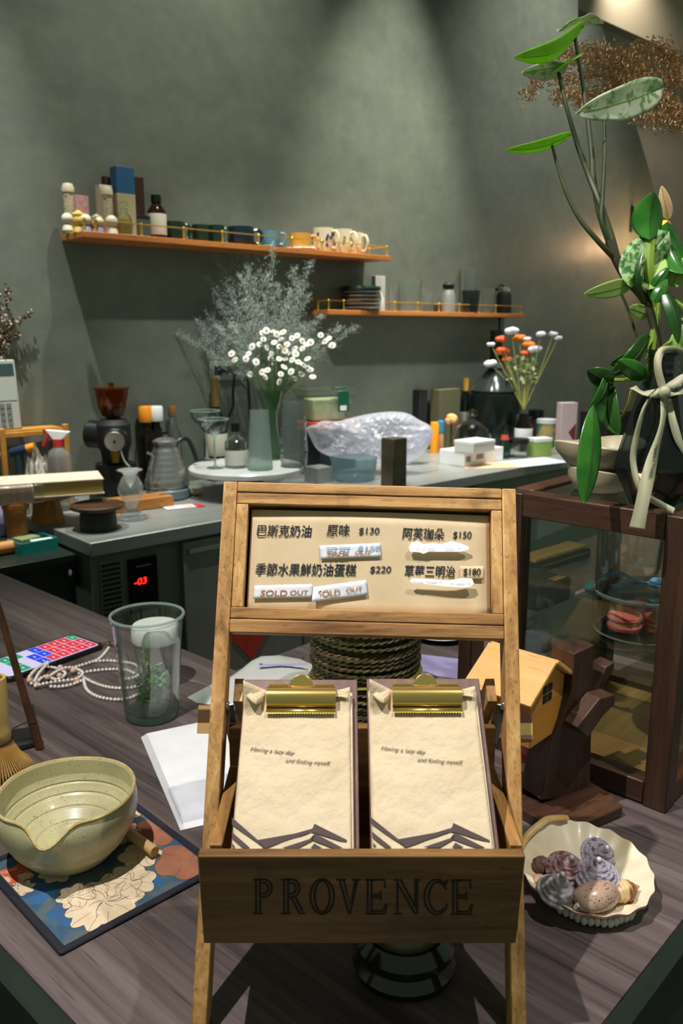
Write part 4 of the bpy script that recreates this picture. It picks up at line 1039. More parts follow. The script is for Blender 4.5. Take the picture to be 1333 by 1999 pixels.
def cab(x, y, z): return CABX @ V((x, y, z))
# macaron dish on the shelf
P = onz(1247, 1232, TZ + SHZ + .0055)
s = S(P)
t = thing('glass_dish', 'lidded round glass dish of macarons on the cabinet shelf', 'dish', P)
r = 88 * s; h_ = 88 * s
m = M(); m.lathe(wallprof([(r * .93, 0), (r * .98, .002), (r, .008), (r, h_ * .92)], .0022), 56); obj('bowl', m, CLEAR, t)
m = M(); m.lathe([(0, h_ * .93), (r * 1.02, h_ * .93), (r * 1.03, h_ * .96), (r * 1.0, h_), (0, h_ * 1.02)], 56); obj('lid', m, CLEAR, t)
for zz, q in ((h_ * .955, 1.03), (h_ * .90, 1.0), (.003, .97)):
    m = M(); m.tube([(r * q * cos(a), r * q * sin(a), zz) for a in [2 * pi * i / 56 for i in range(57)]], .0011, 6, cap=False); obj('rim', m, GLRIM, t)
top_dish = P.z + h_ * 1.02
for k, (dx, dy, c, lab) in enumerate(((-.022, -.008, (226, 96, 100), 'pink macaron in the lidded glass dish'), (.022, -.012, (196, 98, 62), 'orange brown macaron in the lidded glass dish'), (.004, .024, (190, 70, 76), 'darker pink macaron at the back of the glass dish'))):
    mt = thing('macaron', lab, 'macaron', P + V((dx, dy, .0038)), 0, 'macarons in the glass dish')
    for z0 in (0, .0145):
        m = M(); rr_ = .0215
        m.lathe([(0, z0), (rr_ * .9, z0), (rr_, z0 + .003), (rr_ * .96, z0 + .007), (rr_ * .7, z0 + .0105), (0, z0 + .0115)] if z0 else [(0, z0), (rr_ * .7, z0 + .001), (rr_ * .96, z0 + .004), (rr_, z0 + .008), (rr_ * .9, z0 + .0105), (0, z0 + .0105)], 26); obj('shell', m, mat('macaron_%d' % k, c, .6, bump=.2, bscale=300), mt)
    m = M(); m.lathe([(0, .0106), (.0185, .0106), (.0185, .0143), (0, .0143)], 24); obj('filling', m, mat('macaron_filling', (206, 190, 120), .6), mt)
Pt = V((P.x, P.y, top_dish + .0006))
t = thing('blue_bow', 'dusty blue ribbon bow lying on the lid of the glass dish', 'ribbon', Pt)
BLR = mat('dusty_blue_ribbon', (96, 148, 178), .55, c2=(74, 122, 156), scale=40)
for pts, w_ in (([(-.052, .004, .012), (-.030, 0, .018), (-.008, -.004, .008), (.010, -.010, .006)], .008), ([(-.042, -.012, .004), (-.02, -.008, .006), (.01, -.010, .008), (.034, -.006, .014), (.06, -.012, .004)], .007), ([(.01, -.01, .007), (.03, -.02, .003), (.058, -.026, .002)], .007)):
    m = M(); m.tube(spline(pts, 8), w_, 8, flat=.14); obj('loop', m, BLR, t)
m = M(); m.ball((.012, -.010, .008), (.008, .007, .007), 10, 6); obj('knot', m, BLR, t)
P = V((Pt.x + .045, Pt.y + .018, top_dish + .0008))
t = thing('pink_card', 'small pink card lying by the blue bow on the dish lid', 'card', P, .3); m = M(); m.box(-.022, .016, -.012, .012, 0, .0012); obj('card', m, mat('pale_pink', (222, 170, 178), .6), t)
# tall glass standing behind
P0 = cab(.105, .17, SHZ + .0056); 
P0 = onz(1222, 1200, TZ + SHZ + .0056)
t = thing('glass_tumbler', 'large clear glass with a rounded bottom and short foot inside the cabinet', 'glass', P0); s = S(P0)
h2 = 96 * s
m = M(); m.lathe([(0, 0), (30 * s, 0), (31 * s, 4 * s), (12 * s, 10 * s), (12 * s, 50 * s), (28 * s, 56 * s), (48 * s, 72 * s), (57 * s, 105 * s), (60 * s, 178 * s), (57 * s, 178 * s), (54 * s, 105 * s), (46 * s, 76 * s), (26 * s, 61 * s), (0, 60 * s)], 48); obj('vessel', m, GG, t)
m = M(); m.tube([(58.5 * s * cos(a), 58.5 * s * sin(a), 178 * s) for a in [2 * pi * i / 56 for i in range(57)]], .0012, 6, cap=False); m.tube([(30 * s * cos(a), 30 * s * sin(a), 57 * s) for a in [2 * pi * i / 56 for i in range(57)]], .0011, 6, cap=False); obj('rim', m, GLRIM, t)

# ------------------------------------------------------------------ on top of the cabinet: bowls, vases, plant
GZ = TZ + CZ - .0028
STONE = mat('pale_glazed_stoneware', (206, 196, 172), .32, c2=(186, 172, 140), scale=30, coat=.25)
def irregular_bowl(px, py, z, rpx, hpx, label, seed):
    P = onz(px, py, z); s = S(P); R = rpx * s; H = hpx * s
    t = thing('ceramic_bowl', label, 'bowl', P, 0, 'stacked stoneware bowls on the cabinet')
    fn = lambda r, z_, a: (r * (1 + .045 * sin(2 * a + seed) + .03 * sin(3 * a + seed * 2)), z_ * (1 + .10 * sin(2 * a + seed)))
    m = M(); m.lathe([(0, 0), (R * .66, 0), (R * .80, H * .12), (R * .96, H * .6), (R, H * .95), (R * .96, H), (R * .90, H * .93), (R * .84, H * .6), (R * .7, H * .3), (0, H * .28)], 48, fn=fn); obj('body', m, STONE, t); return P, H
P1, H1 = irregular_bowl(1172, 956, GZ, 66, 46, 'lower of two stacked pale stoneware bowls on the cabinet', .4)
def bowl_top(dz):
    P = V((P1.x - .004, P1.y, P1.z + dz)); return P
pp = bowl_top(H1 * .98); 
R2 = 84 * S(pp); Hh = 50 * S(pp)
t = thing('ceramic_bowl', 'upper of two stacked pale stoneware bowls on the cabinet', 'bowl', pp, 0, 'stacked stoneware bowls on the cabinet')
fn2 = lambda r, z_, a: (r * (1 + .05 * sin(2 * a + 1.2) + .025 * sin(3 * a)), z_ * (1 + .12 * sin(2 * a + .6)))
m = M(); m.lathe([(0, 0), (R2 * .56, 0), (R2 * .72, Hh * .16), (R2 * .94, Hh * .6), (R2, Hh * .95), (R2 * .96, Hh), (R2 * .89, Hh * .92), (R2 * .80, Hh * .6), (R2 * .6, Hh * .34), (0, Hh * .30)], 48, fn=fn2); obj('body', m, STONE, t)
m = M()
for k in range(4): m.tube(spline([(.0 + .004 * k, -.01 - .004 * k, Hh * .32), (.018 + .002 * k, -.012 - .003 * k, Hh * .33), (.034, -.018 - .001 * k, Hh * .36)], 4), .0007, 5)
obj('drawn_lines', m, mat('brown_lines', (92, 70, 46), .6), t)

P = onz(1272, 988, GZ); s = S(P)
t = thing('smoky_vase', 'smoky faceted glass vase tied with a cream ribbon, holding the leafy plant', 'vase', P, .25)
SMOKE = glass('smoky_glass', (188, 194, 192), (96, 104, 104), .03, 1.5, .05, (60, 64, 64))
prof = [(0, 0), (40 * s, 0), (78 * s, 78 * s), (74 * s, 100 * s), (40 * s, 228 * s), (28 * s, 252 * s), (27 * s, 290 * s), (31 * s, 296 * s), (31 * s, 300 * s), (25 * s, 300 * s), (24 * s, 250 * s), (36 * s, 226 * s), (70 * s, 98 * s), (73 * s, 80 * s), (38 * s, 4 * s), (0, 4 * s)]
m = M(); m.lathe(prof, 9); obj('vessel', m, SMOKE, t, flat=True)
m = M()
for zz in (262, 276, 296): m.tube([(30 * s * cos(a), 30 * s * sin(a), zz * s) for a in [2 * pi * i / 40 for i in range(41)]], 2.2 * s, 6, cap=False)
obj('neck_ring', m, CLEAR, t)
RIB = mat('cream_ribbon', (176, 174, 146), .5, c2=(160, 158, 130), scale=14); vd = dep(P) - .045
def rpt(x, y, dd=0.): return ond(x, y, vd + dd) - P
XI = Matrix.Rotation(-.25, 4, 'Z')
def ribbon(px, w_, name='ribbon_tail', tw=None, parent=t):
    pts = spline([XI @ rpt(*p) for p in px], 10)
    m = M(); L = len(pts); vs = []
    for i in range(L):
        tt = (pts[min(i + 1, L - 1)] - pts[max(i - 1, 0)]).normalized(); u = tt.cross(XI @ AF)
        if u.length < .2: u = tt.cross(V((0, 0, 1)))
        u.normalize(); a_ = .75 * sin(i / (L - 1) * 5.5 + L); u = u * cos(a_) + tt.cross(u) * sin(a_); k = (1 if tw is None else tw[0] + (tw[1] - tw[0]) * i / (L - 1)); vs += [pts[i] - u * w_ / 2 * k, pts[i] + u * w_ / 2 * k]
    m.add(vs, [(2 * i, 2 * i + 1, 2 * i + 3, 2 * i + 2) for i in range(L - 1)])
    return obj(name, m, RIB, parent, solid=.0004), pts
rt1, rp = ribbon([(1296, 772, -.01), (1292, 830, -.02), (1272, 900, -.025), (1256, 970, -.028), (1243, 1032, -.024)], 24 * s, tw=(.7, 1.15))
ribbon([(1275, 770, 0), (1256, 800, -.02), (1240, 860, -.012), (1236, 905, -.006), (1252, 958, -.01), (1290, 985, -.012), (1316, 998, -.012)], 12 * s, tw=(.8, 1.1))
ribbon([(1300, 770, 0), (1310, 810, -.012), (1325, 860, -.01), (1345, 900, 0)], 14 * s)
ribbon([(1234, 756, .008), (1255, 766, -.01), (1280, 768, -.016), (1300, 764, -.016), (1330, 756, .006)], 17 * s, 'neck_band')
ribbon([(1296, 766, -.016), (1284, 720, -.02), (1288, 690, -.018), (1308, 682, -.012), (1345, 690, 0)], 14 * s, 'bow_loop')
ribbon([(1298, 764, -.018), (1320, 745, -.024), (1350, 732, -.018)], 16 * s, 'bow_loop'); ribbon([(1298, 768, -.018), (1324, 766, -.022), (1352, 758, -.016)], 13 * s, 'bow_loop')
m = M(); m.ball(XI @ rpt(1297, 766, -.018), (.007, .006, .007), 10, 6); obj('bow_knot', m, RIB, t)
m = M()
for px in ([(1276, 905, -.0285), (1272, 918, -.0285), (1269, 930, -.0285)], [(1282, 868, -.0255), (1279, 880, -.0255), (1278, 892, -.0265)], [(1263, 776, -.018), (1272, 768, -.0185), (1280, 760, -.019)], [(1264, 790, -.0215), (1260, 800, -.0225)]):
    a = [XI @ rpt(*p) for p in px]
    pts = []
    for i in range(21):
        q = i / 20 * (len(a) - 1); k = min(int(q), len(a) - 2); p = a[k].lerp(a[k + 1], q - k); pts.append(p + (XI @ AR) * .0018 * sin(i * 2.4) + (XI @ AF) * -.0009)
    m.tube(pts, .00035, 4)
obj('ribbon_script', m, INK, rt1)
TEAL = glass('teal_glass', (170, 216, 206), (70, 140, 128), .03, 1.3, .10, (40, 130, 118))
P = onz(1352, 962, GZ); s2_ = S(P)
t2 = thing('teal_vase', 'teal glass vase at the right edge behind the smoky vase', 'vase', P); m = M(); m.lathe(wallprof([(26 * s2_, 0), (34 * s2_, 30 * s2_), (34 * s2_, 180 * s2_), (18 * s2_, 230 * s2_), (12 * s2_, 300 * s2_)], .003, .004), 10); obj('vessel', m, TEAL, t2, flat=True)

# --- plant
PV = onz(1272, 988, GZ); VDp = dep(PV)
t = thing('leafy_plant', 'leafy green and cream variegated plant with tall stems standing in the smoky vase', 'plant', PV + V((0, 0, .006)))
PO_ = PV + V((0, 0, .006))
def pp_(x, y, dd=0.): return ond(x, y, VDp + dd) - PO_
STEM = mat('plant_stem', (54, 66, 28), .55, c2=(38, 44, 22), scale=30); STEMD = mat('dark_stem', (52, 52, 28), .5, c2=(36, 34, 20), scale=40); STEML = mat('light_stem', (120, 150, 50), .45)
def stem_(px, r0, r1, mt=STEM):
    pts = spline([pp_(*p) for p in px], 8); L = len(pts)
    m = M(); m.tube(pts, [r0 + (r1 - r0) * i / (L - 1) for i in range(L)], 8); return obj('stem', m, mt, t)
stem_([(1272, 860, 0), (1276, 740, 0), (1285, 690, 0), (1274, 625, 0), (1255, 580, 0), (1225, 545, 0), (1204, 508, 0), (1190, 470, 0)], .0052, .0058, STEMD)
stem_([(1204, 508, 0), (1192, 460, 0), (1170, 395, 0), (1150, 345, .01), (1128, 285, .01), (1106, 210, .0), (1090, 142, 0)], .0050, .0022)
stem_([(1196, 490, .005), (1178, 440, .01), (1168, 405, .01), (1158, 350, .01), (1155, 300, .01), (1145, 215, .01), (1132, 130, .01), (1120, 62, .01)], .0046, .0020)
stem_([(1190, 470, 0), (1174, 430, -.005), (1176, 380, -.005), (1180, 300, -.005), (1179, 218, -.005)], .0034, .0018)
stem_([(1200, 505, 0), (1165, 468, -.01), (1130, 425, -.01), (1105, 375, -.01), (1090, 330, -.01), (1078, 284, -.01)], .0036, .0018)
stem_([(1208, 565, .01), (1224, 600, .01), (1243, 658, .01)], .0016, .0016)
stem_([(1276, 760, .0), (1272, 700, 0), (1278, 640, 0), (1282, 575, 0), (1286, 545, 0)], .006, .004, STEML)
stem_([(1268, 470, -.01), (1266, 520, -.01), (1268, 560, -.005), (1278, 600, 0)], .0075, .0040, STEML)
stem_([(1262, 700, 0), (1290, 680, -.01), (1310, 665, 0)], .0018, .0018, STEML); stem_([(1245, 735, -.02), (1220, 742, -.03), (1190, 742, -.03)], .003, .0022, STEML)
stem_([(1300, 575, 0), (1320, 590, 0), (1345, 610, 0)], .003, .003, STEML); stem_([(1310, 620, .0), (1345, 630, 0)], .003, .003, STEML)
LG = leafmat('bright_leaf', (112, 168, 52), (146, 188, 84), (170, 225, 40), 40, thru=.45); LV = leafmat('variegated_leaf', (226, 232, 206), (136, 172, 112), (170, 210, 120), 130, (.52, .62)); LD = leafmat('deep_green_leaf', (24, 66, 22), (40, 88, 30), (36, 90, 16), 30, rough=.28, thru=.15)
LB = leafmat('glossy_bud_leaf', (34, 94, 28), (56, 120, 40), (54, 120, 20), 20, rough=.22, thru=.12); LP_ = leafmat('pale_leaf', (176, 206, 120), (140, 184, 90), (190, 220, 90), 40, (.5, .65), thru=.35)
def leaf(b, tip, w, roll=0., bend=0., mt=LG, heart=0., cup=.0, fat=.42, name='leaf', wave=0.):
    """b, tip: (px, py, depth offset); w: full width in pixels; roll turns the blade edge-on"""
    A = pp_(*b); T = pp_(*tip); ax = T - A; L = ax.length; ax.normalize()
    sd_ = ax.cross(AF).normalized(); nf = sd_.cross(ax).normalized()
    r_ = radians(roll); su = sd_ * cos(r_) + nf * sin(r_); nu_ = ax.cross(su)
    hw_ = w * S(A + PO_) / 2
    def f(u, v):
        q = v
        prof = (sin(pi * min(1, q ** fat)) if False else (q ** fat * (1 - q) ** .75) / ((fat / (fat + .75)) ** fat * (.75 / (fat + .75)) ** .75))
        k = (u - .5) * 2
        back = -heart * L * abs(k) ** 1.5 * (1 - q) ** 3
        p = A + ax * (L * q + back) + su * hw_ * prof * k
        p += nu_ * (bend * L * sin(pi * q) * 1.0 + cup * hw_ * abs(k) ** 1.3 * prof + wave * L * sin(q * 14) * abs(k))
        return p
    m = M(); m.grid(f, 10, 18); o = obj(name, m, mt, t, solid=.0006)
    m = M(); m.tube([f(.5, q / 12) + nu_ * .0004 for q in range(12)], .0005, 5); obj('midrib', m, STEM if mt in (LD, LB) else STEML, o)
    return o
leaf((1128, 58, .0), (1003, 112, -.03), 56, 74, .16, LG, .1, -.25); leaf((1098, 60, .01), (1179, 47, .03), 50, 76, .10, LV, .1, .2, wave=.02)
leaf((1076, 142, 0), (1139, 104, -.01), 34, 66, .05, LG, .1, -.2); leaf((1100, 130, .0), (1017, 143, .01), 40, 66, -.02, LV, .1, .3)
leaf((1278, 176, .01), (1122, 222, -.03), 66, 34, .10, LV, .12, .15, .5, wave=.012)
leaf((1104, 267, .0), (986, 293, -.04), 34, 72, .07, LG, .1, -.2)
leaf((1268, 468, -.02), (1276, 374, -.03), 62, 0, -.10, LB, 0, -.55, .62); leaf((1303, 432, .0), (1338, 535, -.02), 74, 12, -.1, LB, 0, -.5, .6); leaf((1305, 428, .01), (1291, 362, .0), 24, 30, .05, mat('pinkish_sheath', (196, 160, 122), .5), 0, .3)
leaf((1278, 486, -.015), (1222, 556, -.02), 84, 12, -.08, leafmat('mottled_leaf', (170, 200, 140), (60, 120, 60), (120, 180, 80), 150, (.44, .56)), .5, -.25, .55, wave=.03); leaf((1266, 560, -.01), (1292, 500, .0), 50, 30, .1, LP_, .1)
leaf((1225, 556, -.01), (1139, 574, -.03), 34, 30, .06, LP_, .1); leaf((1260, 612, 0), (1228, 600, -.01), 28, 15, 0, LP_, .2)
leaf((1296, 565, -.02), (1324, 672, -.03), 32, 15, .1, LD, 0, -.3, .5); leaf((1270, 570, -.01), (1306, 520, -.02), 22, 20, .1, LB, 0, -.3); leaf((1276, 590, -.02), (1302, 545, -.02), 26, 20, .1, LB, 0, -.3)
leaf((1262, 600, 0), (1255, 488, -.02), 16, 55, .25, LD, 0, -.3); leaf((1310, 560, .0), (1345, 500, .0), 40, 20, .1, LP_, 0, 0); leaf((1318, 690, .0), (1338, 630, .0), 36, 20, .1, LP_)
leaf((1262, 664, -.01), (1185, 736, -.03), 46, 40, .12, LD, .1, -.3); leaf((1262, 738, -.03), (1205, 703, -.045), 36, 20, .05, LB, .0, -.2, .6); leaf((1250, 690, .01), (1190, 712, .01), 34, 30, .1, LD)
leaf((1188, 742, -.03), (1206, 850, -.03), 52, 24, -.12, LD, .2, -.5); leaf((1190, 744, -.035), (1146, 722, -.045), 40, 30, .12, LD, .15, -.3); leaf((1186, 740, -.034), (1150, 800, -.04), 38, 50, .12, LB, .1, -.3)
leaf((1158, 790, -.045), (1139, 985, -.06), 54, 20, .05, LB, 0, -.28, .8); leaf((1206, 850, -.03), (1196, 745, -.02), 24, 40, .1, LD)
leaf((1232, 760, .02), (1200, 830, .03), 22, 60, .1, mat('ochre_leaf', (150, 120, 40), .5))

# --- dried reed plume
t = thing('reed_plume', 'dry brown feathery reed plume arching over the tall plant', 'dried reed', PV + V((.01, .03, .006)))
PQ = PV + V((.01, .03, .006))
def rq(x, y, dd=.07): return ond(x, y, VDp + dd) - PQ
m = M()
m.tube(spline([rq(1290, 880, .03), rq(1330, 640, .05), rq(1372, 420), rq(1360, 290), rq(1330, 230), rq(1282, 172)], 8), .0022, 7)
br = [[(1282, 172), (1240, 140), (1190, 118), (1140, 112), (1100, 128), (1060, 150), (1030, 188)], [(1300, 190), (1240, 165), (1190, 150), (1140, 150), (1090, 160)], [(1282, 172), (1250, 128), (1200, 105), (1150, 98), (1095, 106)],
      [(1345, 190), (1325, 150), (1300, 110), (1275, 92), (1225, 100)], [(1350, 200), (1320, 160), (1270, 138), (1210, 135), (1150, 130)], [(1360, 250), (1330, 225), (1290, 205), (1250, 190), (1200, 178)], [(1362, 260), (1340, 245), (1300, 235), (1262, 232), (1210, 215)],
      [(1320, 175), (1270, 150), (1220, 170), (1160, 190), (1120, 182), (1085, 192)], [(1340, 150), (1325, 118), (1300, 96)], [(1290, 180), (1230, 160), (1180, 180), (1150, 200), (1135, 196)], [(1368, 240), (1320, 205), (1290, 190), (1270, 196)]]
for b in br: m.tube(spline([rq(*p) for p in b], 5), .0006, 4)
obj('stalks', m, mat('reed_stalk', (120, 92, 56), .6), t)
rnd = random.Random(12); m = M(); REED = mat('reed_seed', (206, 174, 132), .8, c2=(170, 136, 96), scale=60)
for b in br:
    pts = spline([rq(*p) for p in b], 16); L = len(pts)
    for i in range(int(L * .2), L):
        for q in range(15):
            th = 12 * (1.1 - .6 * abs(i / L - .55)) * S(PV)
            p = pts[i] + AR * rnd.gauss(0, .75) * th + AU * rnd.gauss(0, .75) * th + AF * rnd.gauss(0, .8) * th
            d = V((rnd.gauss(-.8, .6), rnd.gauss(0, .5), rnd.gauss(.1, .7))).normalized() * rnd.uniform(.003, .0065); u = d.cross(V((rnd.random(), rnd.random(), 1))).normalized() * .00095
            m.add([p, p + d * .45 + u, p + d, p + d * .45 - u], [(0, 1, 2, 3)])
o = obj('seed_heads', m, REED, t, flat=True); o['kind'] = 'stuff'

# ------------------------------------------------------------------ beyond the cabinet on the right arm of the bar
def onbar(u, v): return TU * u + TV * v + V((0, 0, TZ))
P = B(1072, 1096); t = thing('tile_tray', 'long dark tray with a row of small pale wooden tiles seen through the cabinet', 'tray', P, KROT)
m = M(); m.box(-.11, .11, -.045, .045, 0, .022); obj('tray', m, MATTE, t, bevel=.002)
TILE = wood('pale_tile_wood', [(170, 124, 62), (200, 152, 82), (214, 170, 102)], 'x', 50, .1)
for i in range(6): m = M(); m.cbox((-.090 + .036 * i, -.008, .0265), (.033, .052, .008)); obj('wooden_tile', m, TILE, t, bevel=.001)
m = M(); m.box(-.100, .100, -.0462, -.0453, .014, .0165); obj('brass_line', m, GOLD, t)
P = B(1040, 1172); t = thing('black_box', 'black box with brass corner stripes seen through the left side of the cabinet', 'box', P, KROT)
m = M(); m.box(-.055, .06, -.05, .06, 0, .05); obj('carton', m, MATTE, t, bevel=.002)
m = M(); m.box(.01, .05, -.044, -.036, .0502, .0512); m.box(.01, .05, -.032, -.028, .0502, .0512); obj('brass_stripe', m, GOLD, t)
P = B(1160, 1170); t = thing('teal_box', 'small teal and pink box seen behind the macaron dish', 'box', P, KROT); m = M(); m.box(-.028, .03, -.03, .03, 0, .016); obj('tray', m, mat('pale_rose', (196, 160, 164), .5), t, bevel=.002)
m = M(); m.ball((0, 0, .027), (.028, .022, .0105), 14, 8); obj('teal_wrap', m, mat('teal_wrap', (36, 124, 124), .4), t)
P = B(1030, 1262); t = thing('glass_jar', 'low clear glass jar seen through the left side of the cabinet', 'jar', P); s = S(P)
m = M(); m.lathe(wallprof([(40 * s, 0), (44 * s, 3 * s), (46 * s, 90 * s)], .002), 40); obj('vessel', m, CLEAR, t)
# ------------------------------------------------------------------ refrigerated steel counter along the wall
t = thing('refrigerated_counter', 'stainless steel refrigerated worktable with vent grille along the back wall', 'counter', V((C0.x, C0.y, 0)), KROT)
KL = 3.3                                  # local x along wall, local y towards the wall
m = M(); m.box(0, KL, 0, KD - .003, KZ - .045, KZ); obj('worktop', m, GREY, t, bevel=.003)
STEELG = mat('green_grey_steel', (120, 132, 108), .5, .3, c2=(106, 118, 95), scale=6)
m = M(); m.box(.012, KL - .01, .035, KD - .01, .10, KZ - .0455); obj('cabinet_body', m, STEELG, t, bevel=.002)
def kf(x, y):        # pixel on the front face of the cabinet -> local x, z
    P = onpl(x, y, C0 - WN * .035, WN) - C0; return P.dot(W), P.z + KZ
ga, gb = kf(192, 1100), kf(241, 1190)
m = M(); m.box(ga[0], gb[0], .030, .0345, gb[1] - .12, ga[1] + .004); obj('grille_frame', m, STEELG, t)
m = M()
for i in range(14):
    z = ga[1] - .006 - i * .0165; m.box(ga[0] + .006, gb[0] - .006, .0285, .0302, z - .009, z)
obj('vent_slot', m, MATTE, t)
pa, pb = kf(247, 1092), kf(308, 1184)
m = M(); m.box(pa[0], pb[0], .024, .0345, pb[1], pa[1]); cpn = obj('control_panel', m, mat('panel_black', (8, 10, 9), .25), t, bevel=.002)
da, db = kf(259, 1142), kf(284, 1142); dh = abs(kf(259, 1142)[1] - kf(259, 1126)[1])
m = M(); m.text('-03', dh * 1.15, db[0] - da[0], .15, .01, (da[0], .0236, da[1]), (1, 0, 0), (0, 0, 1)); obj('red_digits', m, mat('red_led', (255, 40, 30), .4, emit=(255, 36, 24), es=3.0), cpn, flat=True)
la, lb = kf(262, 1106), kf(292, 1100); m = M(); m.box(la[0], lb[0], .0232, .0239, la[1] - .002, la[1] + .003); obj('logo_strip', m, mat('dim_print', (110, 118, 112), .5), cpn)
d0, d1 = kf(352, 1100)[0], KL * .42
for xa, xb in ((d0, d0 + .52), (d0 + .53, d0 + 1.05), (d0 + 1.06, d0 + 1.58)):
    m = M(); m.box(xa, xb, .012, .0345, .16, KZ - .06); dd = obj('door', m, STEELDOOR, t, bevel=.003)
    m = M(); m.box(xa + .02, xb - .02, .004, .0118, KZ - .10, KZ - .085); obj('handle', m, GREY, dd)
m = M()
for x in (.08, KL - .1):
    for y in (.08, KD - .08): m.tube([(x, y, .0), (x, y, .0995)], .02, 10)
obj('foot', m, BLACK, t)
P1_, P2_, P3_ = [onpl(x, y, C0 - WN * .0095, WN) for x, y in ((449, 1244), (508, 1284), (529, 1246))]
ctr = V(((P1_.x + P3_.x) / 2, (P1_.y + P3_.y) / 2, P1_.z)); hh = (P1_.z - P2_.z); wd2 = (P3_ - P1_).length / 2
t = thing('red_paper_diamond', 'red paper diamond stuck on the steel counter door below the menu stand', 'decoration', ctr, KROT)
m = M(Matrix.Rotation(pi / 2, 4, 'X')); m.prism([(-wd2, 0), (.004, -hh), (wd2, 0), (.004, hh)], .0, .0012); obj('paper', m, mat('red_paper', (206, 66, 44), .6, c2=(186, 50, 36), scale=30), t)

# dark side cabinet to the left of the steel counter
SCN = V((C0.x, C0.y, 0)); SZc = .80
t = thing('side_cabinet', 'dark green side cabinet standing left of the steel counter', 'cabinet', SCN, KROT)
m = M(); m.box(-.36, -.012, .10, KD - .01, .0, SZc - .025); obj('body', m, mat('dark_green_cabinet', (22, 34, 28), .5), t)
m = M(); m.box(-.365, -.008, .09, KD - .005, SZc - .0248, SZc); obj('top', m, mat('dark_top', (30, 40, 36), .4), t, bevel=.002)
m = M(); m.ball((-.03, .096, SZc - .06), (.006, .006, .012), 8, 6); obj('white_catch', m, WHITE, t)
def sc_(x, y, z=SZc): return onz(x, y, z)
EX = [0.]
def onk(px, py, z, margin):
    """stand a thing on plane z under pixel px, py; if that falls into the wall, bring it forward in the same pixel column (EX: pixels it moved down)"""
    P = onz(px, py, z); EX[0] = 0.
    if z == KZ and (P - W0).dot(WN) < margin:
        Q = onwall(px, py, margin); P = V((Q.x, Q.y, z)); v = P - CAM; y = 999.5 - FPX * v.dot(AU) / v.dot(AF); EX[0] = y - py
    return P
def kbox(name, label, cat, px, py, wp, dp, hp, mt, z=KZ, rz=KROT, lid=None, bev=.002, group=None, at_=None, mg=0):
    P = V(at_) if at_ else onk(px, py, z, max(mg, max(wp, dp) * .0011)); s = S(P); t = thing(name, label, cat, P, rz, group)
    if not at_: hp = hp + EX[0]
    w, d, h = wp * s, dp * s, hp * s; hl = 0 if lid is None else h * lid[1]
    m = M(); m.box(-w / 2, w / 2, -d / 2, d / 2, 0, h - hl); obj('body', m, mt, t, bevel=bev)
    if lid: m = M(); m.box(-w / 2 - .001, w / 2 + .001, -d / 2 - .001, d / 2 + .001, h - hl + .0003, h); obj('lid', m, lid[0], t, bevel=bev)
    return t, w, d, h, s
P = sc_(64, 1074); s = S(P)
TEALP = mat('teal_plastic', (34, 146, 142), .4)
t = thing('teal_box', 'open teal box of packets standing on the dark cabinet at the left edge', 'box', P, KROT + .1)
w, d, h = .125, .10, .040
m = M(); m.box(-w / 2, w / 2, -d / 2, d / 2, 0, .003)
m.box(-w / 2, w / 2, -d / 2, -d / 2 + .004, .003, h); m.box(-w / 2, w / 2, d / 2 - .004, d / 2, .003, h); m.box(-w / 2, -w / 2 + .004, -d / 2 + .004, d / 2 - .004, .003, h); m.box(w / 2 - .004, w / 2, -d / 2 + .004, d / 2 - .004, .003, h)
obj('tray', m, TEALP, t)
PTz = P + V((0, 0, .0035)); 
def packet(label, off, dims, c, rz, name='packet', cat='packet', z=0):
    p = PTz + W * off[0] - WN * off[1] + V((0, 0, z)); m = M(); m.box(-dims[0] / 2, dims[0] / 2, -dims[1] / 2, dims[1] / 2, 0, dims[2]); o = obj(name, m, c, None, p, (0, 0, KROT + rz), bevel=.003); tag(o, label, cat, 'packets in the teal box')
packet('sage green packet on top in the teal box', (-.012, .012), (.07, .05, .042), mat('sage', (132, 150, 104), .5), .2); packet('white packet at the front of the teal box', (.018, -.032), (.07, .020, .038), WHITE, -.1)
P = sc_(10, 1082); t = thing('wooden_roller', 'small orange brown wooden roller beside the teal box', 'roller', P, KROT); m = M(); m.tube([(-.06, 0, .022), (.03, 0, .022)], .021, 16); obj('barrel', m, mat('orange_wood', (204, 140, 72), .5), t, bevel=.004)
P = K(2, 1038); t = thing('crystal_bag', 'lilac crumpled bag hanging low at the left edge of the counter', 'bag', sc_(4, 1046), 0); m = M()
m.grid(lambda u, v: V(((.045 + .010 * noise.noise((u * 8, v * 4, 2))) * cos(2 * pi * u) * (sin(pi * (v * .9 + .05))) ** .5, .04 * sin(2 * pi * u) * (sin(pi * (v * .9 + .05))) ** .5, .13 * v + .012 * noise.noise((cos(2 * pi * u), sin(2 * pi * u), v * 5)))), 24, 14); obj('film', m, mat('lilac_film', (186, 176, 206), .3, c2=(150, 140, 170), scale=30), t)

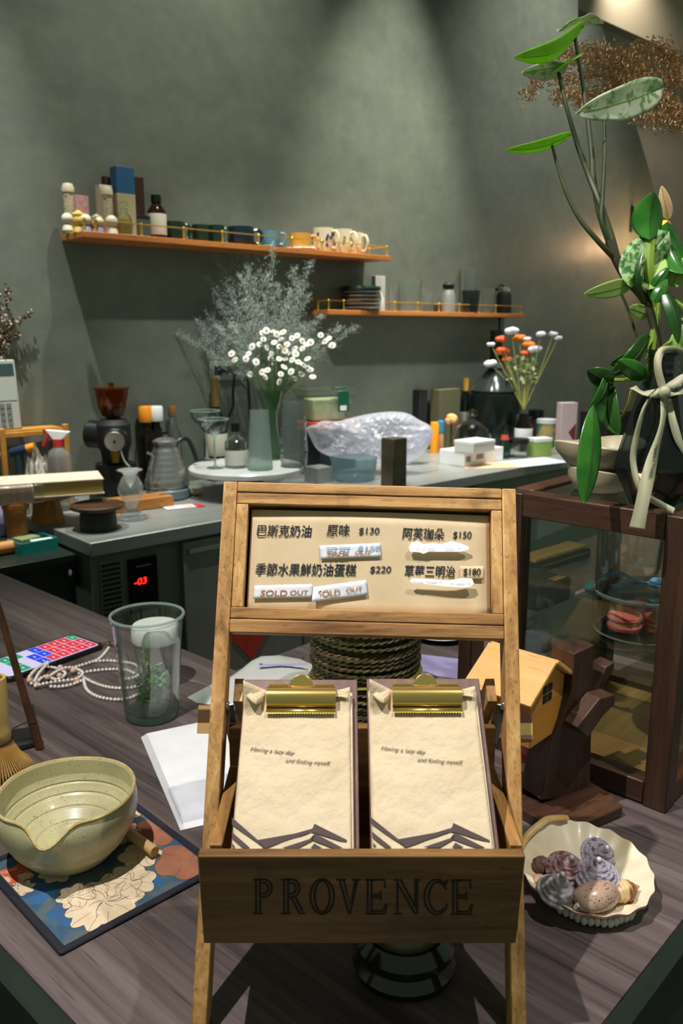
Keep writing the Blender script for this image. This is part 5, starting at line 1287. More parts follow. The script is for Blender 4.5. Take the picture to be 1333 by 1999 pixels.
# --- calculator, branch, rack
RPA = onwall(4, 850, .12); RPB = onwall(127, 832, .12); hr = (RPA.z + RPB.z) / 2 - KZ; RW_ = (RPB - RPA).dot(W)
t = thing('shelf_rack', 'honey coloured wooden rack standing against the wall at the left end of the counter', 'rack', V((RPA.x, RPA.y, KZ)), KROT)
RK = mat('rack_wood', (196, 140, 56), .5, c2=(176, 118, 42), scale=30)
for x in (0, RW_):
    for y in (0, .10): m = M(); m.box(x - .009, x + .009, y - .009, y + .009, 0, hr + (.016 if y == 0 else .0)); obj('post', m, RK, t, bevel=.002)
for y in (0, .10): m = M(); m.box(.0095, RW_ - .0095, y - .007, y + .007, hr - .018, hr); obj('cross_bar', m, RK, t, bevel=.002)
for x in (0, RW_): m = M(); m.box(x - .006, x + .006, .0095, .0905, hr - .018, hr - .001); obj('side_bar', m, RK, t, bevel=.002)
m = M(); m.box(.010, RW_ - .010, .008, .106, hr + .0003, hr + .005); obj('shelf_board', m, RK, t)
RZ = KZ + hr + .0055
q_ = onwall(14, 838, .085); P = V((q_.x, q_.y, RZ)); s = S(P)
t = thing('calculator', 'large white desk calculator propped upright against the wall at the left edge', 'calculator', P, KROT)
X = Matrix.Rotation(radians(-6), 4, 'X'); cw_, ch_ = 88 * s, 136 * s
m = M(X); m.box(-cw_ + 31 * s, 31 * s, 0, .014, 0, ch_); obj('body', m, mat('calculator_grey', (172, 174, 166), .4), t, bevel=.006)
m = M(X); m.box(-cw_ + 36 * s, 26 * s, -.002, -.0003, ch_ * .78, ch_ * .94); sN = obj('screen', m, mat('lcd_dark', (58, 78, 78), .2), t)
m = M(X); m.box(-cw_ + 36 * s, 26 * s, -.0015, -.0003, ch_ * .42, ch_ * .74); obj('sticker_panel', m, mat('pale_panel', (176, 180, 172), .4), t)
m = M(X)
for i in range(5):
    for j in range(4): m.box(-cw_ + 40 * s + i * 13 * s, -cw_ + 49 * s + i * 13 * s, -.004, -.0003, ch_ * (.06 + .085 * j), ch_ * (.125 + .085 * j))
obj('key', m, mat('key_grey', (110, 116, 112), .5), t)
q_ = onwall(-14, 836, .035); P = V((q_.x, q_.y, RZ)); s = S(P)
t = thing('dried_branches', 'bunch of dark dried twigs with small pale buds at the left edge of the wall', 'dried branches', P)
m = M(); bd = M(); rnd = random.Random(8)
def lp(x, y): return onpl(x, y, P, WN) - P
for px in ([(-8, 836), (0, 720), (8, 640), (14, 590), (16, 562)], [(-8, 836), (-2, 700), (10, 660), (34, 630), (62, 610)], [(-8, 836), (-4, 680), (0, 620), (-4, 575)], [(-8, 836), (4, 700), (22, 664), (36, 650)], [(-8, 836), (-14, 700), (-20, 600)], [(-2, 690), (12, 640), (26, 625)]):
    pts = spline([lp(*p) for p in px], 8); m.tube(pts, .0022, 5)
    for p in pts[8:]:
        for q in range(4):
            c = p + V((rnd.gauss(0, .007), rnd.gauss(0, .007), rnd.gauss(0, .007))); bd.mi = 0 if rnd.random() < .75 else 1; bd.ball(c, rnd.uniform(.002, .0055), 6, 4)
obj('twigs', m, mat('twig', (62, 50, 34), .7), t); obj('buds', bd, [mat('brown_bud', (78, 58, 34), .7), mat('pale_bud', (196, 176, 150), .7)], t)
m = M(); m.lathe(wallprof([(.022, 0), (.026, .03), (.018, .07)], .002), 20); obj('jar', m, mat('brown_jar', (84, 66, 44), .4), t)

def lathe_item(name, label, cat, px, py, parts, z=KZ, rz=0., group=None, n=32, mg=0):
    """parts: (name, [(r px, h px)], material)"""
    R_ = max([r for p in parts for r, h in p[1]] + [20]); P = onk(px, py, z, max(mg, R_ * .0024)); s = S(P); t = thing(name, label, cat, P, rz, group); ex = EX[0]
    for p in parts:
        m = M(); m.lathe([(r * s, (h + (ex if h > 6 else 0)) * s) for r, h in p[1]], p[3] if len(p) > 3 else n); obj(p[0], m, p[2], t)
    return t, s, P
def shell_of(prof, t_=1.2): return wallprof(prof, t_, 2)

# torch, cloth, spray bottle
t, s, P = lathe_item('blow_torch', 'kitchen blow torch with dark blue body and orange cap on the wooden rack', 'torch', 50, 920, [], mg=.19)
m = M(); P0 = ond(-6, 890, dep(P)) - P; P1 = ond(20, 884, dep(P)) - P; P2 = ond(53, 876, dep(P)) - P; P3 = ond(68, 872, dep(P)) - P
m.tube([P0, P1], 5 * s, 12); obj('nozzle', m, GREY, t); m = M(); m.tube([P1, P2], [9 * s, 10 * s], 14); obj('grip', m, mat('navy_plastic', (34, 50, 74), .35), t)
m = M(); m.tube([P2, P3], [9 * s, 8.5 * s], 14); obj('cap', m, mat('orange_plastic', (240, 146, 30), .4), t)
m = M(); m.tube([(P1 + P2) / 2 + V((0, 0, -.012)), V((P1.x * .4, P1.y * .4, .02))], [8 * s, 10 * s], 12); m.tube([V((P1.x * .4, P1.y * .4, .02)), V((P1.x * .4, P1.y * .4, .0))], [12 * s, 13 * s], 14); obj('canister', m, mat('dark_canister', (26, 44, 48), .35), t)
P = onk(72, 922, KZ, .20); s = S(P)
o = M(); o.grid(lambda u, v: V(((34 * s) * cos(2 * pi * u) * sin(pi * (v * .5 + .5)) * (1 + .25 * noise.noise((cos(2 * pi * u) * 2, sin(2 * pi * u) * 2, v * 3))), 26 * s * sin(2 * pi * u) * sin(pi * (v * .5 + .5)), v * (44 + EX[0]) * s * (1 + .5 * noise.noise((cos(2 * pi * u) * 2, sin(2 * pi * u) * 2, v * 4))))), 26, 12)
t = thing('cloth', 'crumpled striped grey cloth between the torch and the spray bottle', 'cloth', P); obj('fabric', o, mat('striped_cloth', (186, 184, 172), .8, c2=(112, 108, 92), scale=90, stretch=(1, 1, .2), sharp=(.45, .55)), t)
FROST = glass('frosted_plastic', (240, 242, 241), (190, 196, 194), .2, .8, .35, (190, 192, 190))
t, s, P = lathe_item('spray_bottle', 'clear spray bottle with a white and red trigger head', 'bottle', 117, 916, [('bottle', [(0, 0), (22, 0), (24, 4), (23, 22), (18, 36), (9, 44), (8, 46), (0, 46)], FROST), ('collar', [(0, 46.2), (10, 46.2), (10, 58), (0, 58)], mat('red_plastic', (196, 40, 44), .35))], mg=.20)
XSP = Matrix.Translation((0, 0, EX[0] * s)) @ Matrix.Rotation(KROT - .7, 4, 'Z')
m = M(XSP); m.hexa([(-8 * s, -6 * s, 58.5 * s), (9 * s, -6 * s, 58.5 * s), (9 * s, 6 * s, 58.5 * s), (-8 * s, 6 * s, 58.5 * s)], [(-22 * s, -5 * s, 78 * s), (25 * s, -5 * s, 74 * s), (25 * s, 5 * s, 74 * s), (-22 * s, 5 * s, 78 * s)]); obj('head', m, WHITE, t, bevel=.003)
m = M(XSP); m.tube(spline([(-15 * s, 0, 70 * s), (-21 * s, 0, 60 * s), (-28 * s, 0, 47 * s)], 4), 3.4 * s, 8); m.cbox((-24.6 * s, 0, 74 * s), (4 * s, 8 * s, 9 * s)); obj('trigger', m, MATS['red_plastic'], t)

# book on cake stands
WST = wood('cake_stand_wood', [(120, 74, 26), (166, 108, 42), (190, 132, 62)], 'x', 30, .1, .5); WDK = wood('dark_cake_stand_wood', [(40, 24, 14), (76, 48, 28), (104, 68, 42)], 'x', 30, .1, .4)
t, s, P = lathe_item('cake_stand', 'honey wood round cake stand with a thick fluted foot carrying the book', 'cake stand', 94, 1018, [('foot', [(0, 0), (33, 0), (32, 8), (27, 30), (26, 44), (0, 44)], WST, 10), ('plate', [(0, 44.2), (36, 44.2), (64, 54), (66, 60), (63, 61), (40, 51), (0, 51)], WST)])
BTOP = P.z + 61.4 * s
t, s, P = lathe_item('cake_stand', 'dark walnut round cake stand with a short black foot', 'cake stand', 193, 1032, [('foot', [(0, 0), (36, 0), (34, 34), (0, 34)], mat('black_foot', (24, 22, 18), .5), 24), ('plate', [(0, 34.2), (30, 34.2), (51, 42), (53, 48), (49, 50), (46, 47), (0, 45)], WDK)])
P = onz(106, 962, BTOP); s = S(P)
t = thing('thick_book', 'thick cream covered book with yellowed pages lying on the honey wood cake stand', 'book', P, KROT - .35)
m = M(); m.box(-96 * s, 88 * s, -45 * s, 52 * s, 3 * s, 27 * s); obj('pages', m, mat('yellow_pages', (192, 168, 96), .8, c2=(172, 146, 76), scale=8, stretch=(.2, .2, 40)), t)
m = M(); m.box(-97 * s, 90 * s, -47 * s, 54 * s, 0, 2.8 * s); m.box(-97 * s, 90 * s, -47 * s, 54 * s, 27.2 * s, 30 * s); obj('cover', m, mat('cream_cover', (214, 196, 172), .6), t, bevel=.001)
P = onz(36, 972, BTOP - .012); s = S(P); P = P + V((-.03, -.16, 0)); 
P = ond(30, 982, 2.74); s = S(P)
t = thing('biscuit_packet', 'clear film packet of pale pink biscuits at the left edge in front of the book', 'packet', P, KROT - .3)
m = M(); m.box(-52 * s, 34 * s, -20 * s, 18 * s, 0, 36 * s); obj('biscuits', m, mat('pale_pink_biscuit', (222, 190, 168), .7, c2=(200, 160, 130), scale=40, stretch=(6, .3, .3)), t, bevel=.006)
m = M(); m.box(-53 * s, 52 * s, -21 * s, 19 * s, -.5 * s + .001, 37 * s); obj('film', m, glass('clear_film', (240, 240, 240), (200, 206, 206), .12, 1.6, .08, (220, 222, 224)), t, bevel=.006)
hq = P.z - SZc - .0006; t2 = thing('wooden_stand', 'honey wood pedestal holding up the biscuit packet at the left edge', 'stand', (P.x, P.y, SZc + .0003)); m = M(); m.lathe([(0, 0), (22 * s, 0), (19 * s, hq * .8), (26 * s, hq * .9), (26 * s, hq), (0, hq)], 12); obj('body', m, WST, t2)

# glass holder, plate, board, tray, packet
CUT = glass('cut_glass', (246, 249, 248), (190, 198, 196),   .04, 2.8, .22, (230, 234, 232), bump=.9, bscale=70)
t, s, P = lathe_item('crystal_goblet', 'small cut crystal goblet standing on the front of the steel counter', 'goblet', 258, 1012, [('body', [(0, 0), (32, 0), (33, 3), (22, 8), (8, 20), (16, 36), (24, 52), (25, 62), (18, 78), (12, 86), (16, 92), (25, 96), (23, 97), (14, 93), (9, 86), (12, 79), (0, 60)], CUT, 14)])
P = K(288, 990); s = S(P)
t = thing('notched_board', 'honey wooden serving board with a notched end behind the crystal goblet', 'board', P, KROT - .12); m = M()
m.prism([(-80 * s, -26 * s), (44 * s, -26 * s), (44 * s, -4 * s), (26 * s, -4 * s), (26 * s, 6 * s), (44 * s, 6 * s), (44 * s, 26 * s), (-80 * s, 26 * s)], .002, 22 * s); obj('slab', m, WST, t, bevel=.002)
kbox('black_tray', 'low black tray behind the book, beside the coffee grinder', 'tray', 212, 978, 56, 50, 14, mat('dark_green_tray', (22, 32, 28), .3))
P = K(358, 990); s = S(P)
t = thing('red_white_sachet', 'flat white sachet with a red end lying on the steel counter', 'sachet', P, KROT - .25); m = M(); m.box(-38 * s, 22 * s, -16 * s, 16 * s, .001, .004); obj('sachet', m, mat('white_print', (228, 218, 218), .4, c2=(220, 150, 150), scale=60, sharp=(.55, .7)), t, bevel=.001)
m = M(); m.box(22.3 * s, 38 * s, -16 * s, 16 * s, .001, .0036); obj('red_end', m, mat('red_print', (214, 56, 56), .4), t)
P = K(378, 966); s = S(P); o = M(); o.ball((0, 0, 6 * s), (19 * s, 12 * s, 6 * s), 14, 8); t = thing('folded_napkin', 'small cream folded napkin beside the kettle scale', 'napkin', P); obj('cloth', o, mat('cream_cloth', (196, 184, 156), .8), t)

# coffee grinder
t, s, P = lathe_item('coffee_grinder', 'black coffee grinder with an amber bean hopper', 'coffee grinder', 226, 912, [('base', [(0, 0), (42, 0), (42, 6), (38, 9), (0, 9)], BLACK), ('body', [(0, 9.2), (24, 9.2), (26, 30), (32, 46), (32, 84), (24, 94), (0, 94)], MATTE)], mg=.17)
AMB = glass('amber_plastic', (206, 140, 80), (150, 84, 40), .06, 1.2, .3, (112, 56, 22))
GX = EX[0] * s
m = M(Matrix.Translation((0, 0, GX))); m.lathe([(x * s, z * s) for x, z in [(9, 94.5), (20, 101), (27, 118), (31, 150), (33, 151), (33, 154), (5, 156), (5, 163), (0, 163)]], 32); obj('hopper', m, AMB, t)
m = M(Matrix.Translation((0, 0, GX))); m.lathe([(0, 98 * s), (19 * s, 103 * s), (24 * s, 120 * s), (0, 122 * s)], 24); obj('beans', m, mat('coffee_beans', (74, 38, 18), .5, bump=1, bscale=200), t)
Xg = Matrix.Translation((0, 0, GX)) @ Matrix.Rotation(-.25, 4, 'Z')
m = M(Xg); m.tube([(-12 * s, 0, 62 * s), (-52 * s, 0, 64 * s)], [26 * s, 27 * s], 24); obj('motor', m, BLACK, t, bevel=.004)
m = M(Xg); m.tube([(14 * s, -20 * s, 60 * s), (24 * s, -40 * s, 58 * s)], [24 * s, 22 * s], 24); obj('burr_housing', m, BLACK, t, bevel=.003)
m = M(Xg); m.tube([(24 * s, -41 * s, 58 * s), (28 * s, -49 * s, 57.4 * s)], [19 * s, 18 * s], 28); kn = obj('dial', m, mat('satin_aluminium', (176, 178, 174), .35, 1.), t, bevel=.001)
m = M(Xg); m.ball((28.4 * s, -50 * s, 57 * s), 3 * s, 8, 5); obj('screw', m, BLACK, kn)
m = M(Xg); m.tube([(20 * s, -34 * s, 36 * s), (22 * s, -38 * s, 16 * s)], [9 * s, 6 * s], 10); obj('chute', m, mat('brass_chute', (150, 110, 50), .4, .8), t)
m = M(Xg); m.tube(spline([(34 * s, -40 * s, 44 * s), (42 * s, -42 * s, 22 * s), (54 * s, -44 * s, 10 * s)], 5), 1.6 * s, 6); obj('lever_wire', m, GREY, t)

# bottles behind the kettle
AMBB = glass('brown_bottle_glass', (190, 176, 158), (120, 104, 88), .04, 1.2, .2, (60, 52, 40))
t, s, P = lathe_item('bottle', 'clear bottle with an orange cap between the grinder and the kettle', 'bottle', 288, 904, [('glass', shell_of([(15, 0), (18, 3), (18, 50), (14, 62), (8, 72), (7, 80)]), AMBB), ('cap', [(0, 80.3), (12, 80.3), (13, 84), (13, 108), (11, 111), (0, 111)], MATS['orange_plastic'])])
t, s, P = lathe_item('bottle', 'clear bottle with a wide white cap behind the kettle', 'bottle', 307, 898, [('glass', shell_of([(14, 0), (16, 3), (16, 50), (9, 66), (8, 76)]), AMBB), ('cap', [(0, 76.3), (14, 76.3), (15, 79), (15, 102), (13, 105), (0, 105)], WHITE)])
t, s, P = lathe_item('bottle', 'clear bottle with a cork stopper behind the kettle', 'bottle', 340, 892, [('glass', shell_of([(13, 0), (15, 3), (15, 44), (8, 62), (6, 80)]), CLEAR), ('cork', [(0, 78), (6, 78), (8, 82), (8, 98), (0, 98)], mat('cork', (150, 104, 54), .8))])

# kettle on its scale
t, s, P = lathe_item('coffee_scale', 'round grey coffee scale under the steel kettle', 'scale', 328, 972, [('body', [(0, 0), (38, 0), (42, 4), (41, 18), (37, 21), (0, 21)], mat('blue_grey_enamel', (96, 112, 118), .3))])
kz = KZ + 21.5 * s
P = onz(326, 950, kz); s = S(P)
t = thing('gooseneck_kettle', 'brushed steel pour over kettle with a black handle', 'kettle', P, KROT)
KS = mat('kettle_steel', (176, 176, 172), .3, .85, c2=(160, 160, 156), scale=10)
prof = [(0, 0), (41, 0), (43, 4), (42, 10)]
for i in range(6):
    z0 = 10 + i * 11; r0 = 42 - i * 3.1; prof += [(r0, z0), (r0 - .4, z0 + 5), (r0 - 2.4, z0 + 9)]
prof += [(22, 78), (21, 84), (24, 86), (24, 90), (18, 94), (6, 97), (5, 103), (0, 104)]
m = M(); m.lathe([(r * s, z * s) for r, z in prof], 40); obj('body', m, KS, t)
m = M(); m.tube(spline([(20 * s, 0, 74 * s), (32 * s, 0, 88 * s), (50 * s, 0, 88 * s), (62 * s, 0, 68 * s), (70 * s, 0, 44 * s)], 6), 4.2 * s, 10); obj('handle', m, BLACK, t)
m = M(); m.tube(spline([(-34 * s, -18 * s, 14 * s), (-50 * s, -30 * s, 18 * s), (-52 * s, -32 * s, 44 * s), (-44 * s, -28 * s, 66 * s), (-58 * s, -36 * s, 76 * s)], 6), 2.6 * s, 8); obj('spout', m, KS, t)
m = M(); m.lathe([(0, 104 * s), (7 * s, 104.5 * s), (7 * s, 108 * s), (0, 109 * s)], 16); obj('lid_knob', m, BLACK, t)

# marble stand and what it carries
t, s, P = lathe_item('marble_cake_stand', 'round white marble stand on a dark foot carrying vases and glasses', 'cake stand', 482, 964, [('foot', [(0, 0), (46, 0), (48, 4), (36, 10), (30, 36), (52, 44), (0, 44)], mat('dark_iron', (36, 38, 34), .4, .6)), ('plate', [(0, 44.3), (108, 44.3), (111, 48), (111, 53), (108, 56), (0, 56)], mat('white_marble', (222, 222, 218), .25, c2=(196, 198, 196), scale=9, det=8, sharp=(.35, .75)), 64)])
MZ = P.z + 56.4 * s
def on_m(*a, **k): return lathe_item(*a, z=MZ, **k)
def coupe(px, py, label):
    t, s, P = on_m('coupe_glass', label, 'glass', px, py, [('glass', [(0, 0), (17, 0), (17, 1.2), (3, 3), (1.6, 8), (1.6, 60), (4, 66), (20, 72), (28, 84), (29, 96), (28, 96), (27, 85), (19, 74), (0, 69)], CLEAR)], group='coupe glasses on the marble stand')
    m = M(); m.tube([(28.5 * s * cos(a), 28.5 * s * sin(a), 96 * s) for a in [2 * pi * i / 48 for i in range(49)]], 1.1 * s, 6, cap=False); obj('rim', m, GLRIM, t)
    m = M(); m.lathe([(0, 2 * s), (5 * s, 3 * s), (2.2 * s, 8 * s), (2.2 * s, 58 * s), (8 * s, 68 * s), (0, 69 * s)], 16); obj('stem', m, GLRIM, t)
coupe(404, 898, 'left of two coupe glasses on the marble stand'); coupe(420, 914, 'right of two coupe glasses on the marble stand, before the wine bottle')
t, s, P = lathe_item('wine_bottle', 'dark wine bottle with a gold neck and white label behind the coupe glasses', 'bottle', 424, 912, [('glass', [(0, 0), (20, 0), (21, 4), (21, 78), (16, 96), (8, 118), (7, 140), (0, 140)], mat('dark_bottle_glass', (14, 22, 16), .12)), ('label', [(21.3, 24), (21.6, 25), (21.6, 66), (21.3, 67)], mat('cream_label', (210, 206, 186), .7)), ('gold_foil', [(8.4, 118), (8, 140), (7.6, 166), (7.6, 172), (0, 172)], mat('gold_foil', (140, 116, 66), .45, .6))])
t, s, P = on_m('spirit_bottle', 'square clear bottle with a black cap and pale label on the marble stand', 'bottle', 462, 912, [('glass', shell_of([(21, 0), (22, 3), (22, 50), (14, 58), (8, 62), (8, 70)]), CLEAR, 24), ('cap', [(0, 70.3), (9, 70.3), (9, 86), (0, 86)], BLACK), ('label', [(22.3, 6), (22.5, 7), (22.5, 34), (22.3, 35)], mat('faint_label', (206, 204, 194), .6))])
FG = glass('frosted_glass', (242, 247, 245), (206, 222, 215), .15, 1.1, .26, (214, 228, 220))
on_m('tapered_vase', 'empty tapered frosted glass vase at the front of the marble stand', 'vase', 508, 916, [('vessel', shell_of([(22, 0), (25, 2), (24, 20), (18, 112), (18, 115)]), FG)])
RIBG = glass('ripple_glass', (244, 248, 247), (190, 202, 200), .05, 1.5, .10, (190, 200, 196), .8, 60)
on_m('ripple_vase', 'wide rippled clear glass vase at the right of the marble stand', 'vase', 574, 910, [('vessel', shell_of([(22, 0), (26, 2), (27, 30), (22, 124), (21, 128)]), RIBG)])
GV = glass('green_clear_glass', (232, 244, 236), (160, 190, 172), .04, 1.2, .05, (120, 170, 130))
t, s, Pv = on_m('flower_vase', 'greenish glass vase holding the daisies and grey sea lavender', 'vase', 530, 896, [('vessel', shell_of([(16, 0), (20, 2), (20, 24), (13, 60), (13, 90), (26, 132), (26, 134)]), GV)])
PVf = Pv + V((0, 0, .004)); vd2 = dep(Pv)
def fp_(x, y, dd=0.): return ond(x, y, vd2 + dd) - PVf
rnd = random.Random(21)
t = thing('sea_lavender', 'misty grey green sea lavender spray behind the daisies', 'flowers', PVf)
st = M(); bl = M()
SEA = mat('sea_lavender_buds', (212, 218, 216), .8, c2=(176, 188, 180), scale=60); SEAS = mat('sea_lavender_stem', (92, 112, 84), .7)
tops = [(415, 482), (432, 520), (450, 478), (478, 496), (500, 490), (530, 484), (520, 540), (470, 540), (405, 545), (395, 600), (380, 625), (350, 655), (400, 660), (430, 600), (455, 640), (500, 600), (545, 560), (575, 530), (605, 518), (598, 580), (560, 600), (590, 640), (475, 590), (540, 630), (440, 560), (412, 690), (625, 620), (660, 640), (690, 642), (425, 640), (585, 555), (565, 575), (485, 525)]
for (x, y) in tops:
    dd = rnd.uniform(-.03, .07); base = fp_(531 + rnd.uniform(-6, 6), 780, rnd.uniform(-.01, .01))
    T_ = fp_(x, y, dd); mid = (base + T_) / 2 + V((rnd.uniform(-.01, .01), 0, .03)); pts = spline([base, mid * .9 + base * .1, T_], 14)
    st.tube(pts, .0009, 4)
    L = len(pts)
    ax_ = (T_ - mid).normalized()
    for i in range(int(L * .34), L):
        q = (i / L - .34) / .66
        for b in range(5):
            sd = V((rnd.gauss(0, 1), rnd.gauss(0, 1), rnd.gauss(0, .5))); d = (ax_ * .75 + sd.normalized() * .75).normalized() * rnd.uniform(.026, .085) * (1.1 - .75 * q)
            e_ = pts[i] + d; st.tube([pts[i], pts[i] + d * .5 + V((0, 0, -.002)), e_], .00035, 3, cap=False)
            for k in range(5):
                f_ = rnd.uniform(.25, 1.05); c = pts[i] + d * f_ + V((rnd.gauss(0, .0045), rnd.gauss(0, .0045), rnd.gauss(0, .0045)))
                r = rnd.uniform(.0010, .0021); bl.add([c + V((r, 0, 0)), c + V((-r * .5, r * .8, 0)), c + V((-r * .5, -r * .8, 0)), c + V((0, 0, r * 1.8))], [(0, 1, 3), (1, 2, 3), (2, 0, 3), (0, 2, 1)])
obj('stems', st, SEAS, t); o = obj('buds', bl, SEA, t, flat=True); o['kind'] = 'stuff'
t = thing('daisy_bunch', 'bunch of small white daisies with yellow centres in the greenish glass vase', 'flowers', PVf)
st = M(); lf = M(); DW = mat('daisy_petal', (244, 244, 240), .6); DY = mat('daisy_centre', (232, 190, 70), .7); DST = mat('daisy_stem', (86, 122, 52), .6)
pos = [(452, 690), (458, 702), (485, 690), (492, 676), (480, 700), (512, 650), (514, 662), (507, 672), (520, 678), (530, 690), (540, 652), (552, 648), (548, 662), (535, 668), (560, 672), (570, 660), (580, 655), (590, 665), (598, 672), (606, 668), (575, 680), (556, 684), (545, 676), (562, 690), (556, 700), (570, 702), (582, 706), (592, 712), (600, 718), (606, 722), (588, 730), (576, 738), (535, 708), (522, 722), (512, 726), (488, 730), (518, 736), (548, 730), (555, 716), (545, 745), (626, 654), (634, 666), (648, 674), (642, 660), (610, 735), (532, 646), (500, 706), (545, 700), (528, 700), (568, 725), (600, 700), (577, 690), (520, 645), (590, 680)]
for i, (x, y) in enumerate(pos):
    dd = rnd.uniform(-.11, -.03); C = fp_(x, y, dd); base = fp_(534 + rnd.uniform(-8, 8), 800, 0)
    st.tube(spline([base, base * .45 + C * .55 + V((0, 0, .01)), C], 6), .0010, 4)
    nrm = (CAM - (C + PVf)).normalized() * .8 + V((rnd.uniform(-.6, .6), rnd.uniform(-.3, .3), rnd.uniform(.2, .9))); nrm.normalize()
    u = nrm.cross(V((0, 0, 1))).normalized(); v = nrm.cross(u)
    r = rnd.uniform(.013, .0175); m = M()
    n = 11
    for k in range(n):
        a = 2 * pi * k / n; d = u * cos(a) + v * sin(a); e = u * -sin(a) + v * cos(a)
        m.add([C + d * r * .2, C + d * r * .7 + e * r * .26 - nrm * .0004, C + d * r - nrm * .0012, C + d * r * .7 - e * r * .26 - nrm * .0004], [(0, 1, 2, 3)])
    m.mi = 1; X_ = Matrix((u, v, nrm)).transposed().to_4x4(); m.x = Matrix.Translation(C) @ X_; m.ball((0, 0, .0004), (r * .34, r * .34, r * .22), 8, 5)
    obj('daisy_head', m, [DW, DY], t, flat=True)
    for k in range(3):
        q = rnd.uniform(.35, .85); p = base.lerp(C, q); d = V((rnd.gauss(0, 1), rnd.gauss(0, 1), rnd.uniform(-.2, .6))).normalized() * .02; w_ = d.cross(V((0, 0, 1))).normalized() * .0024
        lf.add([p, p + d * .5 + w_, p + d, p + d * .5 - w_], [(0, 1, 2, 3)])
obj('stems', st, DST, t); obj('leaves', lf, leafmat('daisy_leaf', (70, 112, 46), (96, 140, 60), (90, 150, 40)), t, flat=True)

# socket and cables on the wall
SP = onwall(437, 723); s = S(SP)
t = thing('wall_socket', 'grey double wall socket plate on the plaster wall', 'socket', SP + WN * .0005, KROT)
m = M(); m.box(-34 * s, 34 * s, -.008, 0, -18 * s, 18 * s); obj('plate', m, mat('grey_plate', (168, 172, 160), .4), t, bevel=.003)
for x in (-16, 14): m = M(); m.box((x - 9) * s, (x + 9) * s, -.0088, -.0081, -9 * s, 9 * s); obj('outlet', m, mat('outlet_dark', (60, 64, 58), .5), t)
t = thing('power_cable', 'black plug and cable drooping from the wall socket to the left', 'cable', SP + WN * .012, KROT)
m = M(); m.box(-16 * s, 2 * s, -.028, .002, -4 * s, 8 * s); obj('plug', m, BLACK, t, bevel=.003)
m = M(); m.tube(spline([(0, -.02, 2 * s), (14 * s, -.02, -8 * s), (14 * s, -.008, -40 * s), (12 * s, -.006, -74 * s), (-14 * s, -.006, -110 * s), (-50 * s, -.008, -158 * s)], 6), 2.3 * s, 6); obj('cord', m, BLACK, t)
t = thing('power_cable', 'black plug and cable dropping straight down right of the socket', 'cable', SP + WN * .012 + W * (20 * s), KROT)
m = M(); m.box(-12 * s, 6 * s, -.026, .002, -4 * s, 8 * s); obj('plug', m, BLACK, t, bevel=.003)
m = M(); m.tube(spline([(4 * s, -.02, 3 * s), (22 * s, -.025, -10 * s), (27 * s, -.025, -50 * s), (28 * s, -.025, -90 * s), (30 * s, -.02, -130 * s), (20 * s, -.02, -158 * s)], 6), 2.6 * s, 6); obj('cord', m, BLACK, t)

# storage box stack
t, w, d, h, s = kbox('dark_crate', 'dark blue crate supporting the storage boxes by the wall', 'crate', 640, 880, 92, 60, 44, mat('navy_crate', (30, 40, 48), .4), mg=.15)
z1 = KZ + h + .0006
t, w, d, h, s = kbox('lunch_box', 'low box with an orange red lid between the crate and the clear box', 'box', 640, 838, 108, 60, 16, mat('ochre_box', (150, 110, 60), .5), at_=t.location + V((0, 0, h + .0006)), lid=(mat('orange_red_lid', (214, 88, 64), .4), .45))
P = t.location + V((0, 0, h + .0006)) - W * .02; s = S(P)
t = thing('clip_container', 'clear food container with a dark green clip, topmost of the stack by the wall', 'container', P, KROT - .25)
w, d, h = 98 * s, 60 * s, 52 * s
CP_ = glass('container_plastic', (236, 242, 236), (150, 170, 158), .04, 1.2, .06, (210, 216, 206))
m = M(); m.hexa([(-w * .42, -d * .42, 0), (w * .42, -d * .42, 0), (w * .42, d * .42, 0), (-w * .42, d * .42, 0)], [(-w / 2, -d / 2, h), (w / 2, -d / 2, h), (w / 2, d / 2, h), (-w / 2, d / 2, h)]); obj('tub', m, CP_, t, bevel=.004)
m = M(); m.box(-w * .36, w * .34, -d * .36, d * .36, .003, h * .82); obj('contents', m, mat('pale_food', (214, 210, 178), .7, c2=(196, 190, 150), scale=40), t, bevel=.006)
m = M(); m.box(-w * .54, w * .54, -d * .54, d * .54, h + .0005, h + 10 * s); obj('lid', m, CP_, t, bevel=.004)
m = M(); m.box(w * .12, w * .36, -d * .56 - .004, -d * .56 + .002, h * .35, h + 6 * s); m.box(w * .08, w * .36, -d * .5, -d * .2, h + 10.3 * s, h + 13 * s); obj('clip', m, mat('dark_green_clip', (10, 84, 58), .35), t, bevel=.003)
m = M(); m.box(w * .16, w * .30, -d * .56 - .0052, -d * .56 - .0042, h * .40, h * .58); obj('barcode_label', m, WHITE, t)

